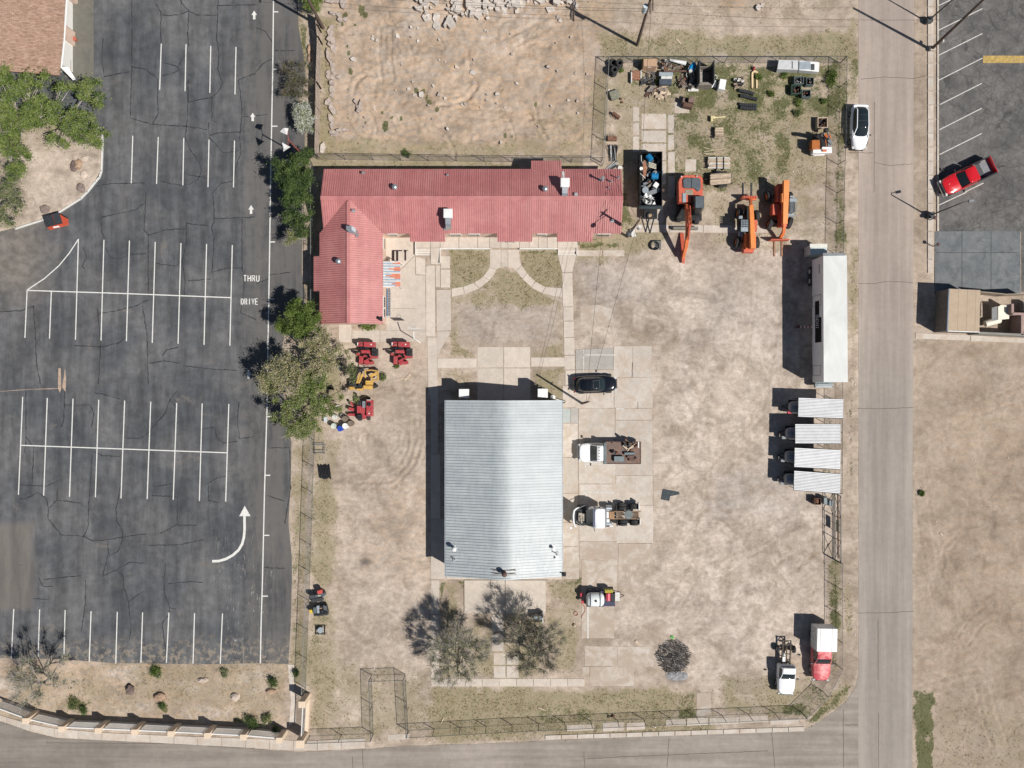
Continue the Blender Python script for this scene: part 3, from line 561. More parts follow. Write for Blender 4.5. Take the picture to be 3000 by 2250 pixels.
# sealed cracks in the left lot and thin cracks elsewhere
CR = mm('crack_sealant', (.036,.038,.043),.7, var=.3); CRL = mm('open_crack', (.13,.105,.085),.9, var=.3)
def wob(pts, amp=1.5, step=7, seed=0):
    q = random.Random(seed); o = []
    for (ax, ay),(bx, by) in zip(pts[:-1], pts[1:]):
        n = max(1, int(math.hypot(bx-ax, by-ay)/step))
        for i in range(n): u = i/n; o.append((ax+(bx-ax)*u+q.uniform(-amp, amp)*(i > 0), ay+(by-ay)*u+q.uniform(-amp, amp)*(i > 0)))
    return o+[pts[-1]]
CK = [tl(0,0,1560,0,1570,30,1630,95,1620,300,1630,400), tl(0,0,1395,130,1470,135,1560,125,1630,95,1700,130,1870,132), tl(0,0,1345,30,1390,110,1390,375), tl(0,0,1885,0,1870,330,1890,450,1880,590,1920,720,1880,800,1830,840,1720,860,1630,885,1625,680), tl(0,0,1140,0,1138,600,1125,1020,1320,1075,1590,1090,1790,1120),
      tl(0,0,1140,575,1260,600,1360,680,1365,980,1320,1075), tl(0,0,1400,655,1500,630,1550,600,1510,565,1400,540), tl(0,0,1530,580,1600,480), tl(0,0,1625,650,1650,645), tl(0,0,1615,700,1620,1000,1600,1190,1640,1290,1720,1400,1740,1480,1710,1550,1640,1590,1560,1600,1450,1580,1380,1560),
      tl(0,0,1620,1510,1780,1535), tl(0,0,1830,840,1830,1040,1870,1055), tl(0,0,1800,1060,1805,1170,1870,1150,2080,1140), tl(0,0,1800,1180,1930,1320,2060,1300), tl(0,0,2210,630,2060,690,2090,950,2070,1200,2080,1320,2020,1500), tl(0,0,2090,1010,2180,1005), tl(0,0,2020,1560,1900,1590,1840,1659), tl(0,0,1880,50,2210,40), tl(0,0,820,1610,950,1585,1250,1580), tl(0,0,890,330,880,560,900,640), tl(0,0,900,660,1120,620),
      tl(0,1,1260,0,1245,330,1280,370,1280,900), tl(0,1,870,225,880,350,900,400), tl(0,1,870,220,1180,150,1240,100), tl(0,1,1280,370,1430,325,1600,315), tl(0,1,1610,270,1800,290), tl(0,1,1840,0,1850,260,1825,310,1850,400,1830,700), tl(0,1,1610,260,1605,480,1570,600,1600,760,1590,900), tl(0,1,910,480,960,570,1050,575,1120,540,1260,530), tl(0,1,1340,615,1520,640,1560,610), tl(0,1,720,480,750,560,710,640,730,660),
      tl(0,1,850,1050,1000,1025,1180,980,1280,930), tl(0,1,1230,980,1270,1230,1280,1659), tl(0,1,1100,1230,1030,1300,880,1335,640,1325), tl(0,1,840,1000,870,1300,850,1659), tl(0,1,1400,1410,1440,1360,1540,1340), tl(0,1,1290,1475,1420,1455,1550,1475), tl(0,1,1845,685,1970,655,2090,655), tl(0,1,2090,230,2090,660,2110,780,2080,1040,2210,1100), tl(0,1,1850,230,2200,215), tl(0,1,290,980,320,1500,350,1659), tl(0,1,0,1030,180,1025,300,980), tl(0,1,1580,1500,1850,1530,2050,1540), tl(0,1,1620,765,1820,750),
      tl(0,2,225,60,225,500,215,590), tl(0,2,560,180,780,178,810,250,790,380), tl(0,2,560,60,550,320,530,370), tl(0,2,230,460,290,540,280,850), tl(0,2,800,580,880,615,1040,625), tl(0,2,800,600,770,1000,760,1230,720,1320), tl(0,2,1080,465,1220,465,1280,420,1430,240,1470,130,1530,60), tl(0,2,1470,130,1520,200), tl(0,2,1330,885,1490,860), tl(0,2,1310,960,1520,970), tl(0,2,1530,970,1530,1210,1380,1290), tl(0,2,1530,1215,1700,1215), tl(0,2,170,990,230,985,320,935,400,980,420,1080,490,1000,500,910), tl(0,2,500,1000,700,1025), tl(0,2,420,1080,415,1160,530,1300,720,1310,800,1350,900,1345,1140,1305,1270,1290),
      tl(0,2,1040,880,1000,1080,1010,1180,1060,1270,1060,1340,1020,1440,940,1480,930,1380), tl(0,2,930,1480,900,1600,890,1659), tl(0,2,900,1650,1010,1600,1120,1535,1250,1545), tl(0,2,1010,1605,1070,1659), tl(0,2,1790,860,1870,810,1950,790), tl(0,2,1800,870,1800,1000,1890,1025), tl(0,2,1280,1390,1540,1385,1760,1340), tl(0,2,1430,1540,1420,1659), tl(0,2,2060,150,2050,350,2070,470,2200,450), tl(0,2,1860,380,1870,460,1930,510,2050,490), tl(0,2,1740,380,1850,370), tl(0,2,170,870,400,880,500,830), tl(0,2,820,70,950,100,1040,130),
      tl(0,3,1060,0,1070,100,1110,230,1130,430,1120,560), tl(0,3,1110,225,1240,130), tl(0,3,1415,0,1420,150,1465,270,1460,330,1400,410,1420,590,1440,680), tl(0,3,1465,275,1520,285), tl(0,3,1450,70,1620,50,1750,55), tl(0,3,340,20,370,90,460,90), tl(0,3,290,195,420,205), tl(0,3,740,30,740,240,700,480), tl(0,3,380,30,700,0),
      tl(1,0,0,240,80,270,140,360), tl(1,0,0,620,60,550,140,510), tl(1,0,0,1000,100,990), tl(1,0,160,440,330,435), tl(1,1,0,790,110,745), tl(1,1,120,715,300,690), tl(1,2,110,550,290,545,300,900,250,1200), tl(1,2,100,960,250,1010), tl(1,2,60,1580,250,1590)]
b = B(); q = 0
for i, c_ in enumerate(CK):
    wp = [P(*p)[:2] for p in wob(c_, 1.1,6, i)]; rq = random.Random(i); b.strip(wp, [rq.uniform(.04,.13) for _ in wp], .0165)
o = struct('sealed_crack', b, CR)
b = B()
for i, c_ in enumerate([tl(3,0,800,685,1000,665,1260,678,1360,655), tl(3,0,920,880,915,1659), tl(3,0,920,1405,1050,1430,1250,1415), tl(3,1,775,790,900,790,1040,770,1250,780), tl(3,2,770,208,1000,210,1250,200), tl(3,3,770,320,1000,320,1260,305), tl(3,3,950,380,950,900), tl(3,3,955,1180,955,1659), tl(3,3,650,1150,652,1659), tl(3,3,30,1340,60,1659), tl(3,3,660,1290,775,1285),
                        tl(2,3,1355,1400,1340,1659), tl(2,3,630,1580,1000,1560,2210,1510), tl(2,3,620,1520,630,1659), tl(1,3,920,1500,925,1659), tl(1,3,830,1560,835,1659), tl(0,3,400,1440,1530,1450,2200,1490), tl(3,0,700,1320,780,1318,910,1320), tl(2,1,1040,1470,1035,1600), tl(2,2,1085,150,1088,210)]):
    b.strip([P(*p)[:2] for p in wob(c_, .8,6, i)], .05,.0165 if i not in (18,19) else .048)
struct('thin_crack', b, CRL)
# ---------- build the ground sheet ----------
for pts, z in LOWER:
    w = win(pts, 8); d, _ = seg_d(PXX[w], PYY[w], list(pts)+[pts[0]]); ins = pip(PXX[w], PYY[w], pts)
    k = np.clip((d-1.)/3., 0,1)*ins; Hh[w] = Hh[w]*(1-k)+z*k
wI = win(ISL, 20); d, _ = seg_d(PXX[wI], PYY[wI], list(ISL)+[ISL[0]]); ins = pip(PXX[wI], PYY[wI], ISL); k = np.clip((d-2)/5,0,1)*ins
Hh[wI] = Hh[wI]*(1-k)+k*(.10+(N1[wI]-.5)*.05)
Hh[(np.abs(GX) > 62) | (np.abs(GY) > 49)] = -.1
m = NT('ground_soil'); dry_, grn_, pal_, org_ = m.attr('ma'); brn_, drk_, grv_, lm_ = m.attr('mb')
f1 = m.noise(1.7,6,.7, None, .4); f2 = m.noise(9,4,.7); f3 = m.noise(26,3,.7); f4 = m.noise(.35,6,.62, None, 1.1); f5 = m.noise(4.3,5,.75, None, .8); f6 = m.noise(.13,4,.6, None, .6); f7 = m.noise(.9,6,.68, m.scalev((.6,1.5,1)),1.6)
c = m.mix(m.rng(f4,.36,.64),(.385,.309,.24),(.48,.396,.32))
c = m.mix(m.math('MULTIPLY', pal_, m.rng(f1,.3,.6,.45,1)), c, m.mix(m.rng(f4,.38,.62),(.445,.38,.322),(.60,.517,.445)))
c = m.mix(m.math('MULTIPLY', org_, m.rng(f7,.38,.62,.0,.95)), c, (.475,.322,.205))
c = m.mix(m.math('MULTIPLY', grv_, m.rng(f7,.3,.65,.25,.85)), c, m.mix(m.rng(f3,.35,.65),(.35,.315,.295),(.45,.41,.385)))
c = m.mix(m.math('MULTIPLY', brn_, m.rng(f7,.3,.65,.35,1)), c, (.275,.21,.15))
c = m.mul(c, m.rng(f7,.3,.68,.87,1.09)); c = m.mul(c, m.rng(f4,.3,.5,.88,1.0)); c = m.mul(c, m.rng(f6,.35,.65,.86,1.08)); c = m.mul(c, m.rng(f1,.3,.7,.86,1.12)); c = m.mul(c, m.rng(f2,.28,.72,.88,1.1)); c = m.mul(c, m.rng(f3,.25,.75,.86,1.14))
c = m.mix(m.rng(m.noise(1.3,6,.75, m.scalev((1.4,.7,1)),2.2),.60,.72,0,.33), c, (.25,.20,.16))
dm = m.rng(m.math('ADD', dry_, m.math('MULTIPLY', m.math('SUBTRACT', f5,.5),1.9)),.35,.75)
dm2 = m.rng(m.math('ADD', dry_, m.math('MULTIPLY', m.math('SUBTRACT', f2,.5),1.6)),.4,.8)
gc = m.mix(m.rng(f3,.3,.7),(.20,.165,.10),(.42,.355,.225)); gc = m.mix(m.rng(f1,.42,.62), gc, m.mix(m.rng(f3,.3,.7),(.145,.14,.07),(.30,.275,.15)))
c = m.mix(m.math('MULTIPLY', m.math('MULTIPLY', dm, .5),1), c, gc); c = m.mix(m.math('MULTIPLY', dm2,.55), c, gc)
gm = m.rng(m.math('ADD', grn_, m.math('MULTIPLY', m.math('SUBTRACT', f5,.5),1.7)),.42,.72); grc = m.mix(m.rng(f3,.3,.7),(.035,.052,.014),(.12,.135,.045))
c = m.mix(m.math('MULTIPLY', gm, .82), c, grc)
c = m.mix(m.math('MULTIPLY', drk_, m.rng(f1,.25,.6,.6,1)), c, m.mix(m.rng(f2,.35,.7),(.05,.045,.042),(.13,.12,.11)))
c = m.mix(m.rng(m.noise(13,2,.5),.73,.78,0,.5), c, (.6,.55,.48)); c = m.mix(m.rng(m.noise(11,2,.5),.22,.27,.6,0), c, (.14,.11,.075))
hh = m.math('ADD', m.math('MULTIPLY', f2,.6), m.math('MULTIPLY', f3,.4)); m.bump(hh, .55,.07); m.fin(c, .95,0,.15)
me = bpy.data.meshes.new('ground'); ny, nx = SHP; V = np.stack([GX, GY, Hh], -1).reshape(-1,3).astype(np.float32)
idx = np.arange(nx*ny).reshape(ny, nx); F = np.stack([idx[:-1, :-1], idx[:-1,1:], idx[1:, 1:], idx[1:, :-1]], -1).reshape(-1,4)
me.vertices.add(len(V)); me.vertices.foreach_set('co', V.ravel()); me.loops.add(F.size); me.loops.foreach_set('vertex_index', F.ravel().astype(np.int32))
me.polygons.add(len(F)); me.polygons.foreach_set('loop_start', np.arange(0, F.size, 4, dtype=np.int32)); me.polygons.foreach_set('loop_total', np.full(len(F),4, np.int32))
me.update(); me.shade_smooth()
for nm, ch in (('ma', (dry, grn, pale, orng)),('mb', (brn, drk, grav, lum))):
    at = me.color_attributes.new(nm, 'FLOAT_COLOR', 'POINT'); at.data.foreach_set('color', np.stack(ch, -1).reshape(-1).astype(np.float32))
me.materials.append(m.m if hasattr(m, 'm') else m); go = bpy.data.objects.new('ground', me); col.objects.link(go); go['kind'] = 'structure'
def ground_z(x, y):
    i = np.clip(np.searchsorted(gx, x),0, nx-1); j = np.clip(np.searchsorted(gy, y),0, ny-1); return Hh[j, i]
# ---------- buildings ----------
def q4(ps, b=None, mi=0, th=.06):
    """a thin slab from 4+ world points, thickness downwards"""
    b = b or B(); n = len(ps); lo = [(p[0], p[1], p[2]-th) for p in ps]
    fs = [tuple(range(n)), tuple(range(2*n-1, n-1,-1))]+[(i, n+i, n+(i+1) % n, (i+1) % n) for i in range(n)]
    a = sum(ps[i][0]*ps[(i+1) % n][1]-ps[(i+1) % n][0]*ps[i][1] for i in range(n))
    if a < 0: fs = [f[::-1] for f in fs]
    return b.add(list(ps)+lo, fs, mi)
mRR = NT('red_roof_metal'); big = mRR.noise(.35,4,.6); md = mRR.noise(2.5,5,.7); X, Y, Z = mRR.xyz()
band = mRR.noise(1.5,1,.5, mRR.scalev((1,.02,.02))); c = mRR.mix(mRR.rng(big, .35,.65),(.455,.175,.168),(.53,.23,.215)); c = mRR.mul(c, mRR.rng(md, .3,.7,.93,1.06)); c = mRR.mul(c, mRR.rng(band, .3,.7,.92,1.06)); c = mRR.mix(mRR.rng(mRR.noise(.6,6,.75, mRR.scalev((1.2,.4,1))),.58,.74,0,.3), c, (.56,.33,.30))
mRR.fin(c, .42,0,.5)
RSEAM = mm('roof_seam_metal', (.33,.12,.12),.5, var=.1); REDW = mRR
CREAM = mm('cream_stucco', (.66,.50,.40),.9, var=.12, scale=1.5, bump=.2, c2=(.55,.42,.34), patch=.35)
GALV = mm('galvanised_steel', (.55,.58,.60),.38,.75, var=.15, scale=4); DGALV = mm('dull_galvanised', (.42,.44,.45),.55,.5, var=.2, scale=4, c2=(.3,.28,.26), patch=.4)
WHT = mm('white_painted_metal', (.80,.80,.78),.45, var=.06, scale=3, c2=(.66,.65,.62), patch=.4); OFFW = mm('weathered_white', (.66,.66,.62),.6, var=.15, scale=3, c2=(.45,.42,.38), patch=.4)
BLK = mm('black_paint', (.018,.019,.022),.45, var=.3, scale=4); DGRY = mm('dark_grey_paint', (.07,.075,.08),.5, var=.25, scale=4); GRY = mm('mid_grey_paint', (.22,.235,.25),.5, var=.2, scale=4)
RUST = mm('rusty_steel', (.16,.075,.045),.85, var=.4, scale=4, c2=(.26,.14,.09), patch=.5, bump=.3); BROWNM = mm('brown_painted_steel', (.13,.075,.06),.7, var=.3, scale=3, c2=(.2,.1,.06), patch=.4)
WOOD = mm('weathered_wood', (.40,.31,.23),.9, var=.35, scale=6, c2=(.28,.22,.17), patch=.45, bump=.3); WOODL = mm('pale_lumber', (.58,.47,.35),.85, var=.25, scale=5, c2=(.45,.33,.22), patch=.4, bump=.2); WOODD = mm('grey_wood', (.25,.22,.19),.9, var=.35, scale=6, bump=.3)
RUBBER = mm('tyre_rubber', (.035,.035,.036),.85, var=.3, scale=5, c2=(.09,.085,.08), patch=.35); GLASS = mm('vehicle_glass', (.015,.022,.024),.04, var=.1, spec=.9); GGLASS = mm('green_glass', (.035,.07,.06),.05, var=.2, spec=.9, scale=1.5)
SHINGLE = NT('brown_shingles'); f = SHINGLE.noise(5,4,.7, SHINGLE.scalev((.5,1.6,1))); g = SHINGLE.noise(1,4,.6); br = SHINGLE.n.new('ShaderNodeTexBrick'); br.inputs['Scale'].default_value = 1; br.inputs['Brick Width'].default_value = .34; br.inputs['Row Height'].default_value = .15; br.inputs['Mortar Size'].default_value = .008
SHINGLE.l.new(SHINGLE.pos, br.inputs['Vector']); br.inputs['Color1'].default_value = (.30,.19,.135,1); br.inputs['Color2'].default_value = (.39,.265,.20,1); br.inputs['Mortar'].default_value = (.2,.12,.09,1)
c = SHINGLE.mul(br.outputs['Color'], SHINGLE.rng(f, .3,.7,.78,1.25)); c = SHINGLE.mul(c, SHINGLE.rng(g, .3,.7,.93,1.07)); SHINGLE.fin(c, .9,0,.2)

def ribs(b, pa, pb, n0, n1, step, w=.03, h=.04, ofs=0):
    """seams running from line pa (eave) to line pb (ridge); pa,pb functions of a running coordinate"""
    u = n0
    while u <= n1:
        a = Vector(pa(u)); c_ = Vector(pb(u))
        if (a-c_).length > .15:
            d = (c_-a).normalized(); s_ = Vector((0,0,1)).cross(d).normalized()*w/2; up = d.cross(s_).normalized()*h; up = up if up.z > 0 else -up
            b.add([a-s_, a+s_, c_+s_, c_-s_, a-s_+up, a+s_+up, c_+s_+up, c_-s_+up], [(4,5,6,7),(0,1,5,4),(1,2,6,5),(2,3,7,6),(3,0,4,7)])
        u += step
def X_(x, z): return P(x, CY, z).x
def Y_(y, z): return P(CX, y, z).y
# red roofed L shaped building
hb = thing('red_roof_building', 'long L shaped cream building with faded red metal roof north of the yard', 'building')
ZE, ZR = 3.0,4.42
yR = Y_(580, ZR); yS = Y_(684, ZE); yN = yR+(yR-yS)*1.0; xW = X_(939, ZR); xE = X_(1825.5, ZR); pit = (ZR-ZE)/(yR-yS)
def zn(y): return ZR-abs(y-yR)*pit
xwR = X_(1020.5, ZR); xwE = X_(1121.6, ZE); xwW = xwR-(xwE-xwR); pw = (ZR-ZE)/(xwE-xwR)
def zw(x): return ZR-abs(x-xwR)*pw
ySw = Y_(949.5, ZE)
b = B()
def patchn(x0, x1, y0, y1): q4([(x0, y0, zn(y0)),(x1, y0, zn(y0)),(x1, y1, zn(y1)),(x0, y1, zn(y1))], b)
patchn(xW, xE, yR, yN)                      # north slope
patchn(xwR, xE, yS, yR) ; q4([(xW, yS+.0, zn(yS)),(xwR, yS, zn(yS)),(xwR, yR, ZR),(xW, yR, ZR)], b)
bx0, bx1 = X_(1555,2.6), X_(1644.5,2.6); patchn(bx0, bx1, yN, Y_(471,2.55))
for a_, c_ in ((1201,1304.5),(1457,1559),(1631.5,1736)):
    y1 = Y_(708,2.65); x0, x1 = X_(a_, 2.7), X_(c_, 2.7); patchn(x0, x1, y1, yS)
# west wing
wE = [(xwR, yR-.02, ZR+.012),(xwE, yR-(ZR-ZE)/pit*1.0, ZE+.012),(xwE, ySw, ZE+.012),(xwR, ySw, ZR+.012)]; q4(wE, b)
q4([(xwR, yR-.02, ZR+.012),(xwR, ySw, ZR+.012),(xwW, ySw, ZE+.012),(xwW, yS, ZE+.012)], b)
xbw = X_(919,2.7); q4([(xwW, Y_(751,2.8), ZE+.012),(xwW, Y_(853,2.8), ZE+.012),(xbw, Y_(853,2.8), zw(xbw)+.012),(xbw, Y_(751,2.8), zw(xbw)+.012)], b)
rf = obj('roof', b, mRR, hb)
b = B(); st = .226
ribs(b, lambda u: (u, yN, zn(yN)), lambda u: (u, yR, ZR), xW+.1, xE, st)
def low_s(u):
    for a_, c_ in ((1201,1304.5),(1457,1559),(1631.5,1736)):
        if X_(a_, 2.7) < u < X_(c_, 2.7): return Y_(708,2.65)
    return yS
def up_s(u):
    if u < xwW: return yR
    if xwW <= u <= xwE: return yR-abs(u-xwR)*pw/pit
    return yR
def rs_lo(u):
    y = low_s(u)
    if xwW <= u <= xwE: y = up_s(u); 
    return (u, y, zn(y))
# where the wing covers the slope only the part above the valley shows
ribs(b, lambda u: (u, (up_s(u) if xwW <= u <= xwE else low_s(u)), zn(up_s(u) if xwW <= u <= xwE else low_s(u))), lambda u: (u, yR, ZR), xW+.1, xE, st)
ribs(b, lambda u: (u, Y_(471,2.55), zn(Y_(471,2.55))), lambda u: (u, yN, zn(yN)), bx0+.05, bx1, st)
def valley_x(y, s_): return xwR+s_*min(xwE-xwR, max(0,(yR-y))*pit/pw)
ribs(b, lambda v: (valley_x(v, 1), v, zw(valley_x(v, 1))+.012), lambda v: (xwR, v, ZR+.012), ySw+.1, yR-.3, st)
def wl_(v): 
    x = xbw if Y_(853,2.8) < v < Y_(751,2.8) else valley_x(v, -1)
    return (x, v, zw(x)+.012)
ribs(b, wl_, lambda v: (xwR, v, ZR+.012), ySw+.1, yR-.3, st)
obj('roof_seam', b, RSEAM, hb, kind='stuff')
b = B(); b.box(((xW+xE)/2, yR, ZR+.02),(xE-xW, .42,.05)); b.box((xwR, (ySw+yR)/2-.2, ZR+.03),(.34, yR-ySw-.3,.05)); obj('ridge_cap', b, mRR, hb)
b = B(); ov = .1
b.b2(X_(948, ZE)+.0, X_(1814, ZE)-.25, yS+ov, yN-.15,0, ZE-.02); b.b2(xwW+.12, xwE-ov, ySw+.15, yS+.2,0, ZE-.02)
b.b2(bx0+.1, bx1-.1, yN-.3, Y_(471,2.55)-.15,0,2.5); b.b2(xbw+.1, xwW+.3, Y_(853,2.8)+.1, Y_(751,2.8)-.1,0,2.6)
# gable fills
for x_ in (xW+.14, xE-.3): b.add([(x_, yS+.1, ZE-.05),(x_, yN-.15, ZE-.05),(x_, yR, ZR-.1)], [(0,1,2),(2,1,0)])
b.add([(xwE-.1, ySw+.16, ZE-.05),(xwW+.1, ySw+.16, ZE-.05),(xwR, ySw+.16, ZR-.1)], [(0,1,2),(2,1,0)])
obj('wall', b, CREAM, hb)
WIN = mm('window_glass', (.03,.04,.045),.08, var=.1, spec=.8)
for x0, x1 in ((1320,1350),(1375,1405),(1575,1600),(1750,1785),(1140,1165)):
    f_ = B(); f_.b2(X_(x0,1.6)-.06, X_(x1,1.6)+.06, yS+ov-.05, yS+ov+.02,1.1,2.3); fo = obj('window', f_, WHT, hb); f2 = B(); f2.b2(X_(x0,1.6), X_(x1,1.6), yS+ov-.06, yS+ov, 1.18,2.22); obj('pane', f2, WIN, fo)
for y0, y1 in ((870,900),(905,930),(700,730)):
    f_ = B(); f_.b2(xwE-ov-.02, xwE-ov+.05, Y_(y1,1.6)-.06, Y_(y0,1.6)+.06,1.1,2.3); fo = obj('window', f_, WHT, hb); f2 = B(); f2.b2(xwE-ov, xwE-ov+.06, Y_(y1,1.6), Y_(y0,1.6),1.18,2.22); obj('pane', f2, WIN, fo)
def zroof(x, y):
    if y < yS: return zw(x)
    return max(zn(y), zw(x) if abs(x-xwR) < 3.3 and y < yR else 0)
def on_roof(px, py, z=3.8):
    for _ in range(4): p = P(px, py, z); z = zroof(p.x, p.y)
    return P(px, py, z)
def turbine(px, py, r=.22):
    p = on_roof(px, py); b = B(); b.cyl(p-Vector((0,0,.2)), p+Vector((0,0,.28)), r*.75, n=14); b.ball(p+Vector((0,0,.42)),(r*1.2, r*1.2, r), nu=14, nv=8); obj('roof_vent', b, GALV, hb, smooth=35)
for q in ((1158,551),(1597,556),(994,767)): turbine(*q, .26)
for px, py, r, h, t_ in ((1034,618,.1,.3,1),(1064,509,.1,.35,1),(1310,514,.08,.2,1),(1762,530,.13,1.3,1),(1790,533,.08,.5,1),(1810,523,.07,.8,1),(1783,551,.06,.2,0),(1794,646,.1,.3,1),(1307,668,.12,.3,1),(1113,934,.12,.45,1)):
    p = on_roof(px, py); b = B(); b.cyl(p-Vector((0,0,.15)), p+Vector((0,0, h)), r*.8, n=10); b.cyl(p+Vector((0,0, h)), p+Vector((0,0, h+.12)), r*1.5, r*.7,10); b.box(p+Vector((0,0,.0)),(r*4, r*4,.04)); obj('vent_pipe', b, GALV if px != 1113 else BLK, hb, smooth=40)
p = on_roof(1687,571); b = B(); b.box(p+Vector((0,0,.1)),(.32,.32,.3)); obj('vent_box', b, DGALV, hb)
def cooler(px, py, s=1.0):
    p = on_roof(px, py); b = B(); b.box(p+Vector((0,0,.85)),(.86*s, .86*s, .75), bevel if False else (0,0,0)); b.box(p+Vector((0,0,1.24)),(.92*s, .92*s, .05), top=(.9,.9))
    for sx in (-.36,.36):
        for sy in (-.36,.36): b.cyl(p+Vector((sx*s, sy*s, -.1)), p+Vector((sx*s, sy*s, .5)),.03, n=6)
    c_ = obj('evaporative_cooler', b, WHT, hb, bevel=.02); pts = []
    d = B(); R_ = []
    for k in range(6):
        a = R(90*k/5); y = -.42-.75*math.sin(a); z = .85-.75*(1-math.cos(a)) ; R_.append([p+Vector((sx*.27, y+(sz*.27)*-math.sin(a)*1.0, z+sz*.27*math.cos(a))) for sx, sz in ((-1,-1),(1,-1),(1,1),(-1,1))])
    d.loft(R_); obj('duct', d, GALV, c_)
cooler(1315,632); cooler(1653,543,1.0)
p = on_roof(1038,680); b = B(); b.loft([[p+Vector((x*a+o_, y*a-o_*.7, z)) for x, y in ((-.3,-.22),(.3,-.22),(.3,.22),(-.3,.22))] for a, o_, z in ((.8,.2,-.2),(.8,.15,.4),(1,0,.8),(.9,-.35,1.0))]); obj('duct', b, GALV, hb); b = B(); p2 = on_roof(1047,691); b.cyl(p2, p2+Vector((0,0,.3)),.14, n=12); obj('vent_pipe', b, GALV, hb, smooth=40)
b = B(); b.box((X_(1650,3.2),(Y_(503,3.1)+Y_(527,3.4))/2,3.35),(.24,1.0,.03),(R(-22),0,0)); obj('flashing', b, OFFW, hb)
# striped corrugated awning in the court
aw = thing('awning', 'corrugated awning striped blue, white and orange beside the court', 'awning')
x0, x1 = X_(1122.5,2.5), X_(1173,2.3); ys = [Y_(766+75.*i/19,2.4) for i in range(20)]; cols = [mm('awning_blue', (.30,.40,.48),.5, var=.1), mm('awning_white', (.62,.60,.58),.5, var=.1), mm('awning_orange', (.62,.22,.14),.5, var=.1)]
rr2 = random.Random(5); env = [.2,.45,.0,.0,.35,.65,.45,.0,.0,.5,.8,.7,.35,0,0,.3,.6,.25,.35]
for i in range(19):
    w0 = x1-(x1-x0)*(env[i]*rr2.uniform(.85,1.1)); b = B(); a = (ys[i]+ys[i+1])/2; h_ = abs(ys[i]-ys[i+1]); z = 2.5-(.04 if i % 2 else 0)
    b.add([(x0, a-h_/2, z),(w0, a-h_/2, z-.12),(w0, a+h_/2, z-.12),(x0, a+h_/2, z)], [(0,1,2,3)], 0 if i % 2 else 1)
    if env[i] > 0: b.add([(w0-.25, a, z-.108),(w0, a-h_/2, z-.12),(x1, a-h_/2, z-.2),(x1, a+h_/2, z-.2),(w0, a+h_/2, z-.12)], [(0,1,2,3,4)], 2)
    obj('awning_strip', b, cols, aw)
b = B()
for y in (ys[0]-.05, ys[-1]+.05): b.cyl((x1-.05, y, 0),(x1-.05, y, 2.3),.04, n=8)
b.box(((x0+x1)/2, ys[0]-.02,2.33),(x1-x0,.05,.08)); b.box(((x0+x1)/2, ys[-1]+.02,2.33),(x1-x0,.05,.08)); b.box((x1-.03,(ys[0]+ys[-1])/2,2.2),(.05, abs(ys[0]-ys[-1]),.08)); obj('frame', b, WHT, aw)

# metal shop
sb = thing('metal_shop', 'steel shop building with ribbed galvanised roof in the middle of the yard', 'building')
SE_, SR_ = 3.4,5.05; sxR = X_(1475.5, SR_); sxW = X_(1305.7, SE_); sxE = X_(1646, SE_); sN = Y_(1172.5, SE_); sS = Y_(1689, SE_); skew = .0
mS = NT('galvanised_roof'); bg_ = mS.noise(.5,4,.6); fn = mS.noise(3,4,.7, mS.scalev((1,.4,1))); band = mS.noise(2.3,1,.5, mS.scalev((.02,1,.02)))
c = mS.mix(mS.rng(bg_, .3,.7),(.40,.44,.45),(.465,.50,.505)); c = mS.mul(c, mS.rng(fn, .3,.7,.93,1.06)); c = mS.mul(c, mS.rng(band, .3,.7,.94,1.05)); X, Y, Z = mS.xyz(); lap = mS.math('ABSOLUTE', mS.math('SUBTRACT', mS.math('FRACT', mS.math('MULTIPLY', mS.math('ADD', X, 100.82),.42)),.5)); c = mS.mul(c, mS.rng(lap, .0,.012,.88,1)); c = mS.mix(mS.rng(mS.noise(.8,6,.75, mS.scalev((.35,1.6,1)),.5),.56,.72,0,.35), c, (.30,.30,.28)); mS.fin(c, .34,.0,.35); mS.setin(mS.bs.inputs['Roughness'], mS.rng(fn, .3,.7,.40,.52))
prof = [(sxW, SE_)]; xc = 1.15
for k in range(9):
    a = -1+2*k/8; prof.append((sxR+a*xc, SR_-.02-((SR_-SE_)/(sxR-sxW))*xc*(.42+.58*a*a)))
prof.append((sxE, SE_))
b = B(); vs = [(x, sN, z) for x, z in prof]+[(x, sS, z) for x, z in prof]; n = len(prof); b.add(vs, [(i, n+i, n+i+1, i+1) for i in range(n-1)]); b.add([(x, y, z-.12) for x, y, z in vs], [(i, i+1, n+i+1, n+i) for i in range(n-1)])
for y in (sN, sS): b.add([(x, y, z) for x, z in prof]+[(x, y, z-.12) for x, z in prof], [(i, i+1, n+i+1, n+i) for i in range(n-1)])
obj('roof', b, mS, sb, smooth=20)
b = B(); SM = mm('shop_seam', (.26,.28,.29),.5,.3, var=.1)
yy_ = sS+.15
while yy_ < sN:
    for i in range(n-1):
        (xa, za),(xb, zb) = prof[i], prof[i+1]; b.add([(xa, yy_-.013, za+.004),(xb, yy_-.013, zb+.004),(xb, yy_+.013, zb+.004),(xa, yy_+.013, za+.004),(xa, yy_-.012, za+.035),(xb, yy_-.012, zb+.035),(xb, yy_+.012, zb+.035),(xa, yy_+.012, za+.035)], [(4,5,6,7),(0,1,5,4),(3,7,6,2)])
    yy_ += .293
obj('roof_seam', b, SM, sb, kind='stuff')
b = B(); SW_ = mm('shop_wall_metal', (.50,.49,.45),.6, var=.1); pf = [(x, z-.15) for x, z in prof]; pf[0] = (sxW+.15, SE_-.1); pf[-1] = (sxE-.15, SE_-.1); ring = pf+[(sxE-.15,-.1),(sxW+.15,-.1)]
b.loft([[(x, sS+.25, z) for x, z in ring], [(x, sN-.2, z) for x, z in ring]]); obj('wall', b, SW_, sb)
